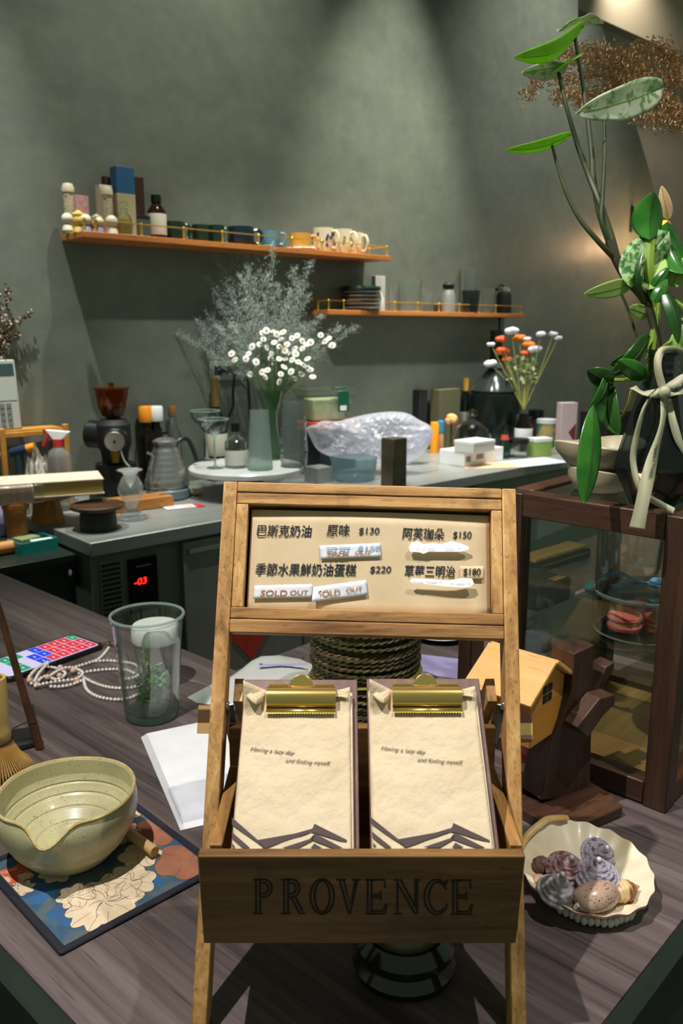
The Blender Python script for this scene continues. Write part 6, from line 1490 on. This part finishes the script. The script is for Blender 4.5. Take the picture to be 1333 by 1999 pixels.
# crumpled plastic bag over a tub, foil packs
t, s, P = lathe_item('clear_tub', 'clear blue grey plastic tub under the crumpled bag', 'tub', 690, 936, [('body', shell_of([(38, 0), (42, 4), (46, 40), (47, 44)]), glass('tub_plastic', (236, 244, 246), (190, 204, 210), .08, 1.0, .22, (150, 176, 184)))])
def bagmesh(name, label, cat, px, py, outline, d0, bulge, mt, seed, nr=22, amp=.020, z=KZ):
    P = onz(px, py, z); dd = dep(P) + d0
    pts = spline([ond(x, y, dd) - P for x, y in outline + outline[:1]], 12)[:-1]; c = sum(pts, V()) / len(pts); n = len(pts)
    t = thing(name, label, cat, P); m = M()
    for side_ in (-1, 1):
        vs = []; fs = []
        for k in range(nr + 1):
            f = 1 - k / nr
            for i, p in enumerate(pts):
                q = c + (p - c) * f; e = (1 - f ** 2.4)
                cr = noise.noise((q.x * 14 + seed, q.z * 14, side_ * 3)); cr2 = .6 * (1 - 2 * abs(noise.noise((q.x * 24 + cr * 1.5, q.z * 20 + seed, side_ * 5)))) + .35 * (1 - 2 * abs(noise.noise((q.x * 52, q.z * 44 + seed, side_ * 7 + cr))))
                q = q + AF * side_ * bulge * (e ** .7 + .5 * cr * e) + (AF * side_ * amp * (cr2 - .3) + AU * amp * .5 * cr) * min(1, e * 3 + .2)
                vs.append(q)
        fs = [(k * n + i, k * n + (i + 1) % n, (k + 1) * n + (i + 1) % n, (k + 1) * n + i) for k in range(nr) for i in range(n)]
        if side_ < 0: fs = [f[::-1] for f in fs]
        m.add(vs, fs)
    zmin = -P.z + z + .001
    m.v = [V((v.x, v.y, max(v.z, .0012))) for v in m.v]
    obj('film', m, mt, t, angle=28); return t
FILM = glass('bag_film', (246, 246, 252), (226, 228, 238), .18, 2.4, .50, (236, 236, 246))
bagmesh('plastic_bag', 'large crumpled translucent white plastic bag on the steel counter', 'bag', 716, 930, [(597, 836), (628, 822), (660, 822), (700, 812), (752, 804), (790, 806), (815, 818), (842, 836), (836, 872), (800, 900), (756, 894), (738, 906), (700, 898), (650, 892), (618, 876)], .05, .075, FILM, 3)
bagmesh('plastic_bag', 'smaller crumpled white bag right of the foil pack', 'bag', 812, 908, [(786, 850), (805, 830), (838, 835), (844, 852), (828, 882), (800, 904), (788, 908)], .02, .04, FILM, 8)
bagmesh('pink_printed_bag', 'clear bag with a pink red print sticking up behind the white bag', 'bag', 835, 850, [(806, 832), (822, 800), (848, 764), (860, 778), (868, 792), (862, 822), (845, 838)], .10, .022, mat('pink_white_film', (214, 110, 126), .3, c2=(218, 206, 210), scale=14, stretch=(1, 1, 2), sharp=(.42, .55)), 5)
t, w, d, h, s = kbox('foil_pack', 'square brown grey foil pack standing in front of the bag', 'pack', 768, 950, 38, 34, 96, mat('brown_foil', (112, 102, 84), .3, .6, c2=(90, 80, 64), scale=18), bev=.004)
kbox('steel_box', 'low steel box beside the marble stand', 'box', 622, 940, 40, 40, 30, GREY)

# right part of the worktop
t, w, d, h, s = kbox('white_box', 'flat white carton, lower of two stacked on the counter', 'box', 920, 902, 118, 62, 28, WHITE, group='white cartons')
zb = KZ + h + .0006
m = M(); m.box(-w * .46, -w * .34, -d / 2 - .0008, -d / 2 - .0002, h * .3, h * .7); m.box(-w * .2, -w * .02, -d / 2 - .0008, -d / 2 - .0002, h * .4, h * .75); obj('print', m, mat('grey_print', (130, 136, 140), .6), t)
kbox('white_box', 'small white carton with a yellow sticker, upper of two stacked', 'box', 926, 880, 66, 48, 22, mat('off_white_card', (206, 206, 200), .6), z=zb, lid=(WHITE, .3), group='white cartons')
P = onz(922, 862, zb + .07)
t, s, P = lathe_item('glass_cloche', 'round glass cloche with a ball knob behind the white cartons', 'cloche', 920, 889, [('dome', [(38, 0), (38, 2), (38, 36), (32, 55), (16, 66), (6, 69), (5, 72), (9, 78), (9, 86), (0, 92)], glass('dome_glass', (206, 214, 212), (90, 100, 98), .03, 2.0), 40), ('base', [(0, 0), (39, 0), (39, 2), (0, 2)], BLACK)])
t, s, P = lathe_item('orange_bottle', 'slim orange bottle beside the white cartons', 'bottle', 847, 884, [('bottle', [(0, 0), (8, 0), (8.5, 3), (8.5, 56), (7, 60), (0, 60)], mat('orange_body', (240, 150, 26), .35))])
t, s, P = lathe_item('blue_bottle', 'small bottle with a blue wrapper right of the orange bottle', 'bottle', 859, 880, [('bottle', [(0, 0), (6, 0), (6, 34), (0, 34)], mat('peach_body', (220, 160, 120), .4)), ('wrapper', [(6.3, 34.3), (6.6, 36), (6.6, 58), (0, 60)], mat('blue_wrapper', (60, 140, 190), .4))])
t, s, P = lathe_item('peach_flower', 'round peach flower head on a short green stem behind the orange bottle', 'flower', 880, 862, [('stem', [(0, 0), (3, 0), (2, 34), (0, 34)], STEM)], mg=.2)
ex = EX[0]
m = M(); rnd = random.Random(6)
for i in range(26): a, b = rnd.uniform(0, 6.28), rnd.uniform(-.6, 1.5); m.ball((8 * s * cos(a) * cos(b), 8 * s * sin(a) * cos(b), (42 + ex) * s + 8 * s * sin(b)), 5 * s, 7, 5)
obj('bloom', m, mat('peach_petals', (232, 170, 106), .6), t)
t, s, P = lathe_item('liqueur_bottle', 'dark green bottle with a yellow neck beside the black juicer', 'bottle', 906, 848, [('glass', [(0, 0), (12, 0), (13, 3), (13, 56), (6, 76), (5, 84), (0, 84)], mat('dark_bottle_glass', (14, 22, 16), .12)), ('neck_label', [(5.6, 84.3), (6, 86), (5.6, 102), (6, 108), (0, 109)], mat('yellow_neck', (206, 160, 60), .5)), ('label', [(13.3, 20), (13.5, 21), (13.5, 44), (13.3, 45)], mat('grey_label', (120, 126, 110), .7))])
t, w, d, h, s = kbox('cardboard_box', 'dull olive cardboard box against the wall behind the bottles', 'box', 868, 838, 60, 24, 78, mat('olive_card', (84, 82, 58), .8))
t, w, d, h, s = kbox('dark_carton', 'narrow black carton against the wall behind the white bag', 'box', 818, 842, 22, 20, 80, MATTE)
# black juicer
t, s, P = lathe_item('slow_juicer', 'tall black slow juicer with a feeding chute under the right shelf', 'juicer', 962, 872, [('base', [(0, 0), (40, 0), (44, 6), (48, 40), (52, 92), (50, 104), (46, 106), (0, 106)], mat('juicer_black', (12, 20, 17), .25), 36), ('bowl', [(46, 106.3), (48, 110), (36, 130), (20, 146), (17, 148), (0, 148)], mat('juicer_smoke', (46, 52, 50), .15), 36), ('chute', [(0, 146), (15, 146), (12, 176), (13, 222), (0, 222)], mat('juicer_black', (12, 20, 17), .25), 24)])
m = M(); m.lathe([(16 * s, 150 * s), (19 * s, 152 * s), (18 * s, 160 * s), (15 * s, 162 * s)], 24); obj('clamp_ring', m, mat('juicer_grey', (120, 124, 122), .3, .6), t)
P = onwall(976, 640, .10); s = S(P)
# poppies
t, s, Pv2 = lathe_item('poppy_vase', 'small clear bottle vase with a white label holding the poppies', 'vase', 1020, 880, [('glass', shell_of([(16, 0), (17, 3), (17, 46), (10, 58), (9, 72)]), AMBB), ('label', [(17.3, 26), (17.5, 27), (17.5, 44), (17.3, 45)], WHITE)])
vd3 = dep(Pv2); t = thing('poppy_bunch', 'bunch of white, red and orange poppies in the small bottle vase', 'flowers', Pv2 + V((0, 0, .006))); PO3 = Pv2 + V((0, 0, .006))
def pq(x, y, dd=0.): return ond(x, y, vd3 + dd) - PO3
st = M(); PW = mat('poppy_white', (226, 224, 234), .6); PRd = mat('poppy_red', (222, 66, 34), .6, c2=(236, 110, 40), scale=60); POr = mat('poppy_orange', (240, 150, 24), .6, c2=(234, 110, 26), scale=60); PGr = mat('poppy_leaf', (150, 176, 96), .6, c2=(186, 200, 140), scale=60)
rnd = random.Random(31)
for x, y, r, mt in ((998, 646, 15, PW), (978, 662, 12, PRd), (1014, 660, 13, POr), (980, 686, 15, PRd), (978, 688, 10, POr), (956, 710, 14, PW), (1044, 682, 14, PW), (1032, 672, 13, POr), (1026, 690, 11, PRd), (1056, 652, 10, PW), (1080, 652, 9, PW), (1089, 660, 9, PW), (958, 672, 8, PW), (988, 702, 11, PRd), (1028, 662, 9, PW)):
    dd = rnd.uniform(-.05, .05); C = pq(x, y, dd); m = M(); r_ = r * S(Pv2)
    for k in range(6):
        a = k * pi / 3 + rnd.random(); d = V((cos(a), sin(a) * .7, rnd.uniform(-.2, .4))); m.ball(C + d * r_ * .42, (r_ * .62, r_ * .5, r_ * .44), 9, 6)
    o = obj('poppy_head', m, mt, t)
    st.tube(spline([pq(1022, 800), pq(1022 + (x - 1022) * .35, 760 - 10 * rnd.random(), dd * .4), C], 6), .0022, 5)
obj('stems', st, mat('poppy_stem', (150, 150, 70), .6), t)
m = M()
for i in range(70):
    C = pq(rnd.uniform(988, 1048), rnd.uniform(696, 750), rnd.uniform(-.04, .04)); d = V((rnd.gauss(0, 1), rnd.gauss(0, 1), rnd.gauss(.4, .6))).normalized() * rnd.uniform(.02, .04); u = d.cross(V((0, 1, .3))).normalized() * .010
    m.add([C, C + d * .5 + u, C + d, C + d * .5 - u], [(0, 1, 2, 3)])
obj('leaves', m, PGr, t, flat=True)
lathe_item('dark_sauce_bottle', 'small dark green bottle with a red label in front of the juicer', 'bottle', 984, 894, [('glass', [(0, 0), (11, 0), (12, 3), (11, 24), (6, 44), (5, 54), (0, 54)], mat('dark_green_glass', (12, 46, 30), .12)), ('label', [(8.6, 36), (7.4, 42), (7.2, 43), (6.6, 46)], mat('red_label', (180, 60, 50), .6))])
lathe_item('jar', 'squat glass jar with a black lid before the poppy vase', 'jar', 1010, 892, [('glass', shell_of([(18, 0), (20, 2), (20, 26), (18, 28)]), CLEAR), ('lid', [(0, 28.3), (21, 28.3), (21, 36), (0, 37)], BLACK)])
lathe_item('jar', 'jar with a white lid and orange green label right of the poppy vase', 'jar', 1064, 872, [('glass', shell_of([(17, 0), (18, 2), (18, 46)]), mat('label_wrap', (196, 170, 110), .6, c2=(70, 140, 100), scale=14, sharp=(.45, .55))), ('lid', [(0, 46.3), (19, 46.3), (19, 54), (0, 55)], WHITE)])
t, w, d, h, s = kbox('green_tin', 'lime green square tin with a white lid on the counter', 'tin', 1052, 890, 40, 26, 36, mat('lime_green', (140, 166, 82), .45), lid=(WHITE, .2), rz=KROT - .3)
t, w, d, h, s = kbox('tall_carton', 'tall pale pink carton with a dark red diamond print', 'carton', 1102, 884, 34, 20, 98, mat('pale_pink_card', (206, 182, 180), .6), rz=KROT - .5)
m = M(); m.add([(w / 2 + .0006, -d * .1, h * .3), (w / 2 + .0006, d * .45, h * .1), (w / 2 + .0006, d * .45, h * .5)], [(0, 1, 2)]); m.add([(0, -d / 2 - .0006, h * .42), (w * .45, -d / 2 - .0006, h * .2), (w * .45, -d / 2 - .0006, h * .6)], [(0, 1, 2)]); obj('print', m, mat('dark_red_print', (120, 44, 50), .6), t, flat=True)
lathe_item('dark_lidded_jar', 'dark lidded jar behind the white lidded jar', 'jar', 1044, 858, [('body', [(0, 0), (14, 0), (15, 4), (15, 40), (0, 44)], mat('maroon_jar', (66, 40, 40), .4)), ('lid', [(0, 44.3), (15, 44.3), (15, 58), (0, 60)], BLACK)])
P = K(960, 910); s = S(P); t = thing('brown_paper', 'sheet of tan paper lying on the counter before the white carton', 'paper', P, KROT - .6); m = M(); m.box(-60 * s, 50 * s, -26 * s, 46 * s, .0008, .0016); obj('sheet', m, mat('tan_paper', (214, 180, 140), .7), t)
P = K(1046, 902); s = S(P); t = thing('white_paper', 'white sheets of paper lying under the lime green tin', 'paper', P, KROT - .2); m = M(); m.box(-64 * s, 60 * s, -34 * s, 40 * s, .0002, .0006); obj('sheet', m, mat('cool_white_paper', (206, 212, 226), .7), t)
P = K(1190, 870); kbox('black_oven', 'black appliance with a wooden handle behind the hanging leaves', 'appliance', 1180, 868, 90, 60, 66, MATTE)
# ladle hanging under the right shelf is built with the shelf

# ------------------------------------------------------------------ wall shelves
SW = wood('shelf_wood', [(150, 84, 34), (182, 110, 48), (204, 132, 64)], 'x', 30, .05, .45)
def make_shelf(name, label, pL, pR, off, ptop, gapL=0):
    A = onwall(pL[0], pL[1], off); Bq = onwall(pR[0], pR[1], off); x0 = (A - WBASE).dot(W); x1 = (Bq - WBASE).dot(W); z = (A.z + Bq.z) / 2
    t = thing(name, label, 'shelf', WBASE + W * x0 + V((0, 0, z)), KROT); L = x1 - x0
    m = M(); m.box(0, L, -off, -.001, -.022, 0); obj('board', m, SW, t, bevel=.002)
    return t, L, z, x0
def rail(t, L, off, xs, side_ys, h=.042):
    def pst(x, y):
        m = M(); m.lathe([(0, .0003), (.006, .0003), (.006, .004), (.003, .006), (.0048, .015), (.0028, .022), (.0046, h - .006), (.0066, h), (.0046, h + .006), (0, h + .007)], 12, c=(x, y, 0)); obj('post', m, GOLD, t)
    yf = -off + .014
    for x in xs: pst(x, yf)
    for x, y in side_ys: pst(x, y)
    m = M(); xa, xb = .014, L - .014
    m.tube([(xa, -.012, h), (xa, yf, h)], .0022, 8); m.tube([(xa, yf, h), (xb, yf, h)], .0022, 8); m.tube([(xb, yf, h), (xb, -.012, h)], .0022, 8)
    obj('rail', m, GOLD, t)
def shx(px, off, t, L, x0):        # local x of pixel column px on the plane 'off' from the wall
    P = onwall(px, 470, off) - WBASE; return P.dot(W) - x0
OFF1 = .185
sh1, L1, z1s, x01 = make_shelf('wall_shelf', 'upper wooden wall shelf with a brass rail carrying cups and boxes', (162, 450), (763, 500), OFF1, 0)
xs = [shx(p, OFF1 - .014, sh1, L1, x01) for p in (188, 277, 359, 434.5, 505, 570, 628, 686)]
rail(sh1, L1, OFF1, [.014] + xs + [L1 - .014], [(.014, -.08), (.014, -.03), (L1 - .014, -.05)])
OFF2 = .14
sh2, L2, z2s, x02 = make_shelf('wall_shelf', 'lower wooden wall shelf with a brass rail carrying clear glasses', (641, 601), (1023, 615), OFF2, 0)
xs = [shx(p, OFF2 - .014, sh2, L2, x02) for p in (671, 724, 772.6, 817.7, 860, 900.5, 938, 972.5)]
rail(sh2, L2, OFF2, [.014] + xs + [L2 - .014], [(.014, -.05), (L2 - .014, -.05)])
def sitem(sh, name, label, cat, px, off, parts, group=None, rz=0., n=28):
    x0, z = (x01, z1s) if sh is sh1 else (x02, z2s)
    P = onwall(px, 470 if sh is sh1 else 605, off); P = V((P.x, P.y, z + .0004)); s = S(P)
    t = thing(name, label, cat, P, rz, group)
    for p in parts: m = M(); m.lathe([(r * s, h * s) for r, h in p[1]], p[3] if len(p) > 3 else n); obj(p[0], m, p[2], t)
    return t, s
def sbox(sh, name, label, cat, px, off, w, d, h, mt, top=None, rz=KROT, group=None):
    t, s = sitem(sh, name, label, cat, px, off, [], group, rz)
    hh = h if top is None else h * top[1]
    m = M(); m.box(-w * s / 2, w * s / 2, -d / 2, d / 2, 0, hh * s); obj('body', m, mt, t, bevel=.001)
    if top: m = M(); m.box(-w * s / 2, w * s / 2, -d / 2, d / 2, hh * s + .0003, h * s); obj('upper_panel', m, top[0], t, bevel=.001)
    return t, s
IV = mat('ivory_resin', (226, 212, 182), .5); YEL = mat('butter_yellow', (226, 194, 96), .5); LILF = mat('lilac_resin', (150, 136, 170), .5); PNK = mat('blush_resin', (214, 168, 150), .5)
def tube_fig(px, off, h, label): return sitem(sh1, 'capped_tube', label, 'tube', px, off, [('body', [(0, 0), (9, 0), (10, 3), (10, h - 18), (0, h - 18)], mat('printed_ivory', (206, 192, 164), .5, c2=(120, 96, 90), scale=120, sharp=(.55, .68))), ('cap', [(0, h - 17.6), (11.5, h - 17.6), (12, h - 10), (9, h - 2), (0, h)], IV)])
tube_fig(139, .06, 94, 'left tall ivory tube with a rounded cap on the upper shelf'); tube_fig(213, .10, 92, 'right tall ivory tube with a rounded cap, before the white carton')
def fig(px, off, label, body, head, r=11, hat=None):
    t, s = sitem(sh1, 'figurine', label, 'figurine', px, off, [('body', [(0, 0), (r * .95, 0), (r * .8, 8), (r * .4, 14), (0, 14)], body)], 'small figurines on the upper shelf')
    m = M(); m.ball((0, 0, (13 + r * .8) * s), r * s, 14, 9); h = obj('head', m, head, t)
    if hat:
        m = M()
        for i in range(9): a = 2 * pi * i / 9; m.ball((r * .7 * s * cos(a), r * .7 * s * sin(a), (15 + r * 1.5) * s), r * .34 * s, 8, 5)
        m.ball((0, 0, (15 + r * 1.6) * s), r * .6 * s, 8, 6); obj('cap', m, hat, h)
fig(134, .150, 'small ivory figurine at the left corner of the upper shelf', IV, IV, 11); fig(156, .120, 'small figurine with a yellow ruffled cap', YEL, YEL, 12, YEL); fig(170, .158, 'small figurine with a lilac front band', LILF, IV, 11)
fig(191, .125, 'small figurine with a pale green star cap', PNK, IV, 10, mat('pale_green', (170, 180, 130), .5)); fig(196, .162, 'small lilac and ivory figurine behind the rail', LILF, IV, 9); fig(220, .160, 'ivory figurine with splayed feet, rightmost of the group', IV, IV, 12)
sbox(sh1, 'small_card', 'small white and maroon card box behind the figurines', 'box', 160, .05, 30, .03, 72, mat('maroon_card', (92, 50, 46), .6), top=(mat('white_red_print', (206, 180, 176), .6, c2=(190, 110, 110), scale=60), .45))
sbox(sh1, 'white_carton', 'white carton with a pink mark behind the right ivory tube', 'box', 209, .055, 28, .04, 94, mat('white_pink_print', (216, 204, 190), .6, c2=(206, 150, 140), scale=40, sharp=(.6, .7)))
sbox(sh1, 'brown_box', 'dark brown box against the wall on the upper shelf', 'box', 222, .025, 30, .03, 112, mat('dark_brown_card', (62, 34, 24), .6))
sbox(sh1, 'blue_white_carton', 'tall carton with a blue upper half and ivory lower half', 'box', 245, .075, 38, .05, 128, mat('ivory_card', (190, 178, 134), .6), top=(mat('blue_card', (44, 96, 142), .5), .62))
sbox(sh1, 'brown_box', 'dark brown box with a tan edge right of the blue carton', 'box', 272, .040, 20, .04, 114, mat('dark_brown_card', (62, 34, 24), .6))
sbox(sh1, 'dark_box', 'short dark grey box with a black lid left of the brown bottle', 'box', 276, .08, 28, .05, 42, mat('slate_card', (74, 84, 78), .6), top=(MATTE, .82))
sitem(sh1, 'perfume_bottle', 'round clear bottle of yellow liquid before the blue carton', 'bottle', 244, .135, [('glass', shell_of([(13, 0), (15, 4), (17, 20), (13, 36), (7, 42), (7, 50)]), CLEAR), ('liquid', [(0, 3), (12, 3), (15, 20), (13, 30), (0, 30)], mat('yellow_liquid', (176, 146, 62), .2)), ('stopper', [(0, 50.4), (8, 50.4), (9, 62), (0, 64)], CLEAR)])
sitem(sh1, 'brown_bottle', 'brown glass medicine bottle with a cream label on the upper shelf', 'bottle', 308, .09, [('glass', [(0, 0), (17, 0), (18, 3), (18, 52), (10, 64), (8, 68), (0, 68)], mat('amber_glass', (48, 24, 16), .12)), ('cap', [(0, 68.4), (10, 68.4), (10, 82), (0, 83)], BLACK), ('label', [(18.3, 8), (18.6, 9), (18.6, 46), (18.3, 47)], mat('cream_label', (210, 206, 186), .7))])
DGR = mat('dark_green_glaze', (24, 52, 44), .22); DBL = mat('dark_blue_glaze', (22, 42, 56), .2); LBL = mat('light_blue_glaze', (96, 138, 150), .3); MUST = mat('mustard_glaze', (206, 150, 58), .4)
def cup(px, off, r, h, mt, label, ang=0., saucer=None, hr=.55, group='cups on the upper shelf', pat=None):
    t, s = sitem(sh1, 'cup', label, 'cup', px, off, [], group, ang); z0 = 0
    if saucer: m = M(); q = r * 1.55; m.lathe([(0, 0), (q * .6 * s, 0), (q * s, 4 * s), (q * .98 * s, 5.2 * s), (q * .6 * s, 2 * s), (0, 2 * s)], 30); obj('saucer', m, saucer, t); z0 = 2.6
    m = M(); m.lathe([(a * s, (b + z0) * s) for a, b in shell_of([(r * .78, 0), (r * .9, 3), (r, h * .4), (r, h)], 1.6)], 30); b_ = obj('body', m, mt, t)
    m = M(); m.tube(spline([(r * .96 * s, 0, (z0 + h * .82) * s), (r * 1.35 * s, 0, (z0 + h * .86) * s), (r * 1.6 * s, 0, (z0 + h * .55) * s), (r * 1.3 * s, 0, (z0 + h * .2) * s), (r * .93 * s, 0, (z0 + h * .22) * s)], 5), r * .13 * s, 8); obj('handle', m, mt, t)
    if pat:
        rnd = random.Random(px); m = M()
        for i in range(16):
            a = rnd.uniform(0, 6.28); z = rnd.uniform(.2, .85) * h; m.ball(((r * .985) * s * cos(a), (r * .985) * s * sin(a), (z0 + z) * s), (r * .14 * s, r * .14 * s, r * .2 * s), 7, 5)
        obj('spots', m, pat, t)
cup(342, .08, 19, 36, DGR, 'dark green cup beside the brown bottle, leftmost of the cups', .3)
cup(392, .08, 17, 34, DGR, 'second dark green cup from the brown bottle', 2.8); cup(422, .07, 16, 36, DGR, 'third dark green cup from the brown bottle', .3)
cup(470, .08, 26, 36, DBL, 'wide dark blue cup in the middle of the upper shelf', .2)
cup(528, .085, 19, 30, LBL, 'light blue cup on a saucer', .0, LBL); cup(586, .085, 21, 30, MUST, 'mustard yellow cup on a white saucer', .1, WHITE)
CRM = mat('cream_glaze', (222, 210, 178), .35); SPT = mat('navy_spots', (36, 36, 60), .4)
cup(631, .085, 20, 46, CRM, 'cream mug with navy spots', -.35, pat=SPT); cup(668, .09, 19, 46, CRM, 'cream mug with olive print, second from the right end of the upper shelf', -.45, pat=mat('olive_spots', (130, 126, 74), .4)); cup(690, .075, 19, 42, CRM, 'plain cream mug at the right end of the upper shelf', -.45)
# lower shelf
def dish(px, off, n, label):
    t, s = sitem(sh2, 'plate_stack', label, 'plates', px, off, []); return t, s
for k in range(5):
    P = onwall(706, 605, .07); s = S(P); P = V((P.x, P.y, z2s + .0004 + k * 7.4 * s)); t = thing('small_plate', ['lowest plate of the stack on the lower shelf', 'second plate from the bottom of the stack', 'middle plate of the stack on the lower shelf', 'second plate from the top of the stack', 'topmost plate of the stack on the lower shelf'][k], 'plate', P, 0, 'plates stacked on the lower shelf')
    m = M(); r = 36 * s; m.lathe([(0, 0), (r * .6, 0), (r, 5 * s), (r, 6.4 * s), (r * .6, 2.4 * s), (0, 2.4 * s)], 30); obj('dish', m, mat('stack_glaze', (164, 156, 140), .4, c2=(146, 132, 114), scale=30) if k < 4 else mat('stack_glaze_pale', (196, 190, 178), .4), t)
P = onwall(704, 605, .075); s = S(P)
t = thing('green_plate', 'dark green flat plate resting on the pale plate stack', 'plate', V((P.x, P.y, z2s + .0008 + 5 * 7.4 * s))); m = M(); m.lathe([(0, 0), (38 * s, 0), (40 * s, 4 * s), (38 * s, 8 * s), (0, 9 * s)], 30); obj('disc', m, DGR, t)
sbox(sh2, 'white_tin', 'small white tin with a brown mark right of the plate stack', 'tin', 738, .06, 26, .03, 66, mat('white_brown_print', (206, 206, 198), .5, c2=(120, 90, 60), scale=26, sharp=(.62, .7)))
sitem(sh2, 'paper_cup', 'white crumpled paper cup leaning before the plate stack', 'cup', 735, .105, [('body', [(0, 0), (12, 0), (15, 20), (9, 34), (0, 36)], WHITE, 9)])
GG2 = glass('shelf_tumbler_glass', (246, 249, 248), (206, 214, 210), .05, 1.6, .10, (196, 204, 198))
def tumbler(px, off, r, h, label, mt=GG2): sitem(sh2, 'tumbler', label, 'glass', px, off, [('vessel', shell_of([(r * .8, 0), (r * .85, 2), (r, h)]), mt)], 'glasses on the lower shelf')
tumbler(768, .09, 11, 48, 'slim clear tumbler right of the white tin'); tumbler(800, .07, 23, 60, 'wide cloudy tumbler near the middle of the lower shelf'); tumbler(835, .10, 12, 34, 'short clear tumbler left of the steel shaker')
tumbler(912, .04, 17, 84, 'tall cloudy glass standing at the back of the lower shelf'); tumbler(918, .10, 18, 42, 'smoky short tumbler before the tall cloudy glass', glass('smoke_tumbler', (190, 196, 196), (130, 138, 138), .05, 1.4, .15, (90, 96, 96))); tumbler(952, .08, 13, 46, 'clear tumbler left of the black hand grinder')
sitem(sh2, 'steel_shaker', 'small steel shaker with a dark knob on the lower shelf', 'shaker', 874, .07, [('body', [(0, 0), (14, 0), (14, 30), (10, 42), (0, 44)], GREY), ('knob', [(0, 44.4), (10, 44.4), (12, 52), (6, 58), (0, 60)], MATTE)])
t, s = sitem(sh2, 'hand_grinder', 'black hand grinder with a steel crank at the right end of the lower shelf', 'grinder', 983, .07, [('body', [(0, 0), (15, 0), (15, 34), (12, 40), (0, 41)], MATTE), ('dome', [(0, 41.3), (10, 41.3), (9, 48), (0, 51)], GREY)])
m = M(); m.tube(spline([(0, 0, 50 * s), (-8 * s, -4 * s, 54 * s), (-16 * s, -8 * s, 48 * s)], 4), 1.8 * s, 6); m.ball((-16 * s, -8 * s, 46 * s), 4 * s, 8, 6); obj('crank', m, BLACK, t)
m_ = sbox(sh2, 'dark_box', 'low dark brown box behind the short tumblers on the lower shelf', 'box', 850, .03, 60, .03, 14, mat('dark_brown_card', (62, 34, 24), .6))
P = onwall(975, 622, .06); t = thing('hanging_ladle', 'dark ladle hanging from under the lower shelf', 'ladle', V((P.x, P.y, z2s - .0225))); s = S(P)
m = M(); m.tube([(0, 0, 0), (0, 0, -34 * s)], 2 * s, 6); obj('handle', m, MATTE, t); m = M(); m.ball((0, 0, -46 * s), (9 * s, 7 * s, 13 * s), 12, 8); obj('scoop', m, MATTE, t)
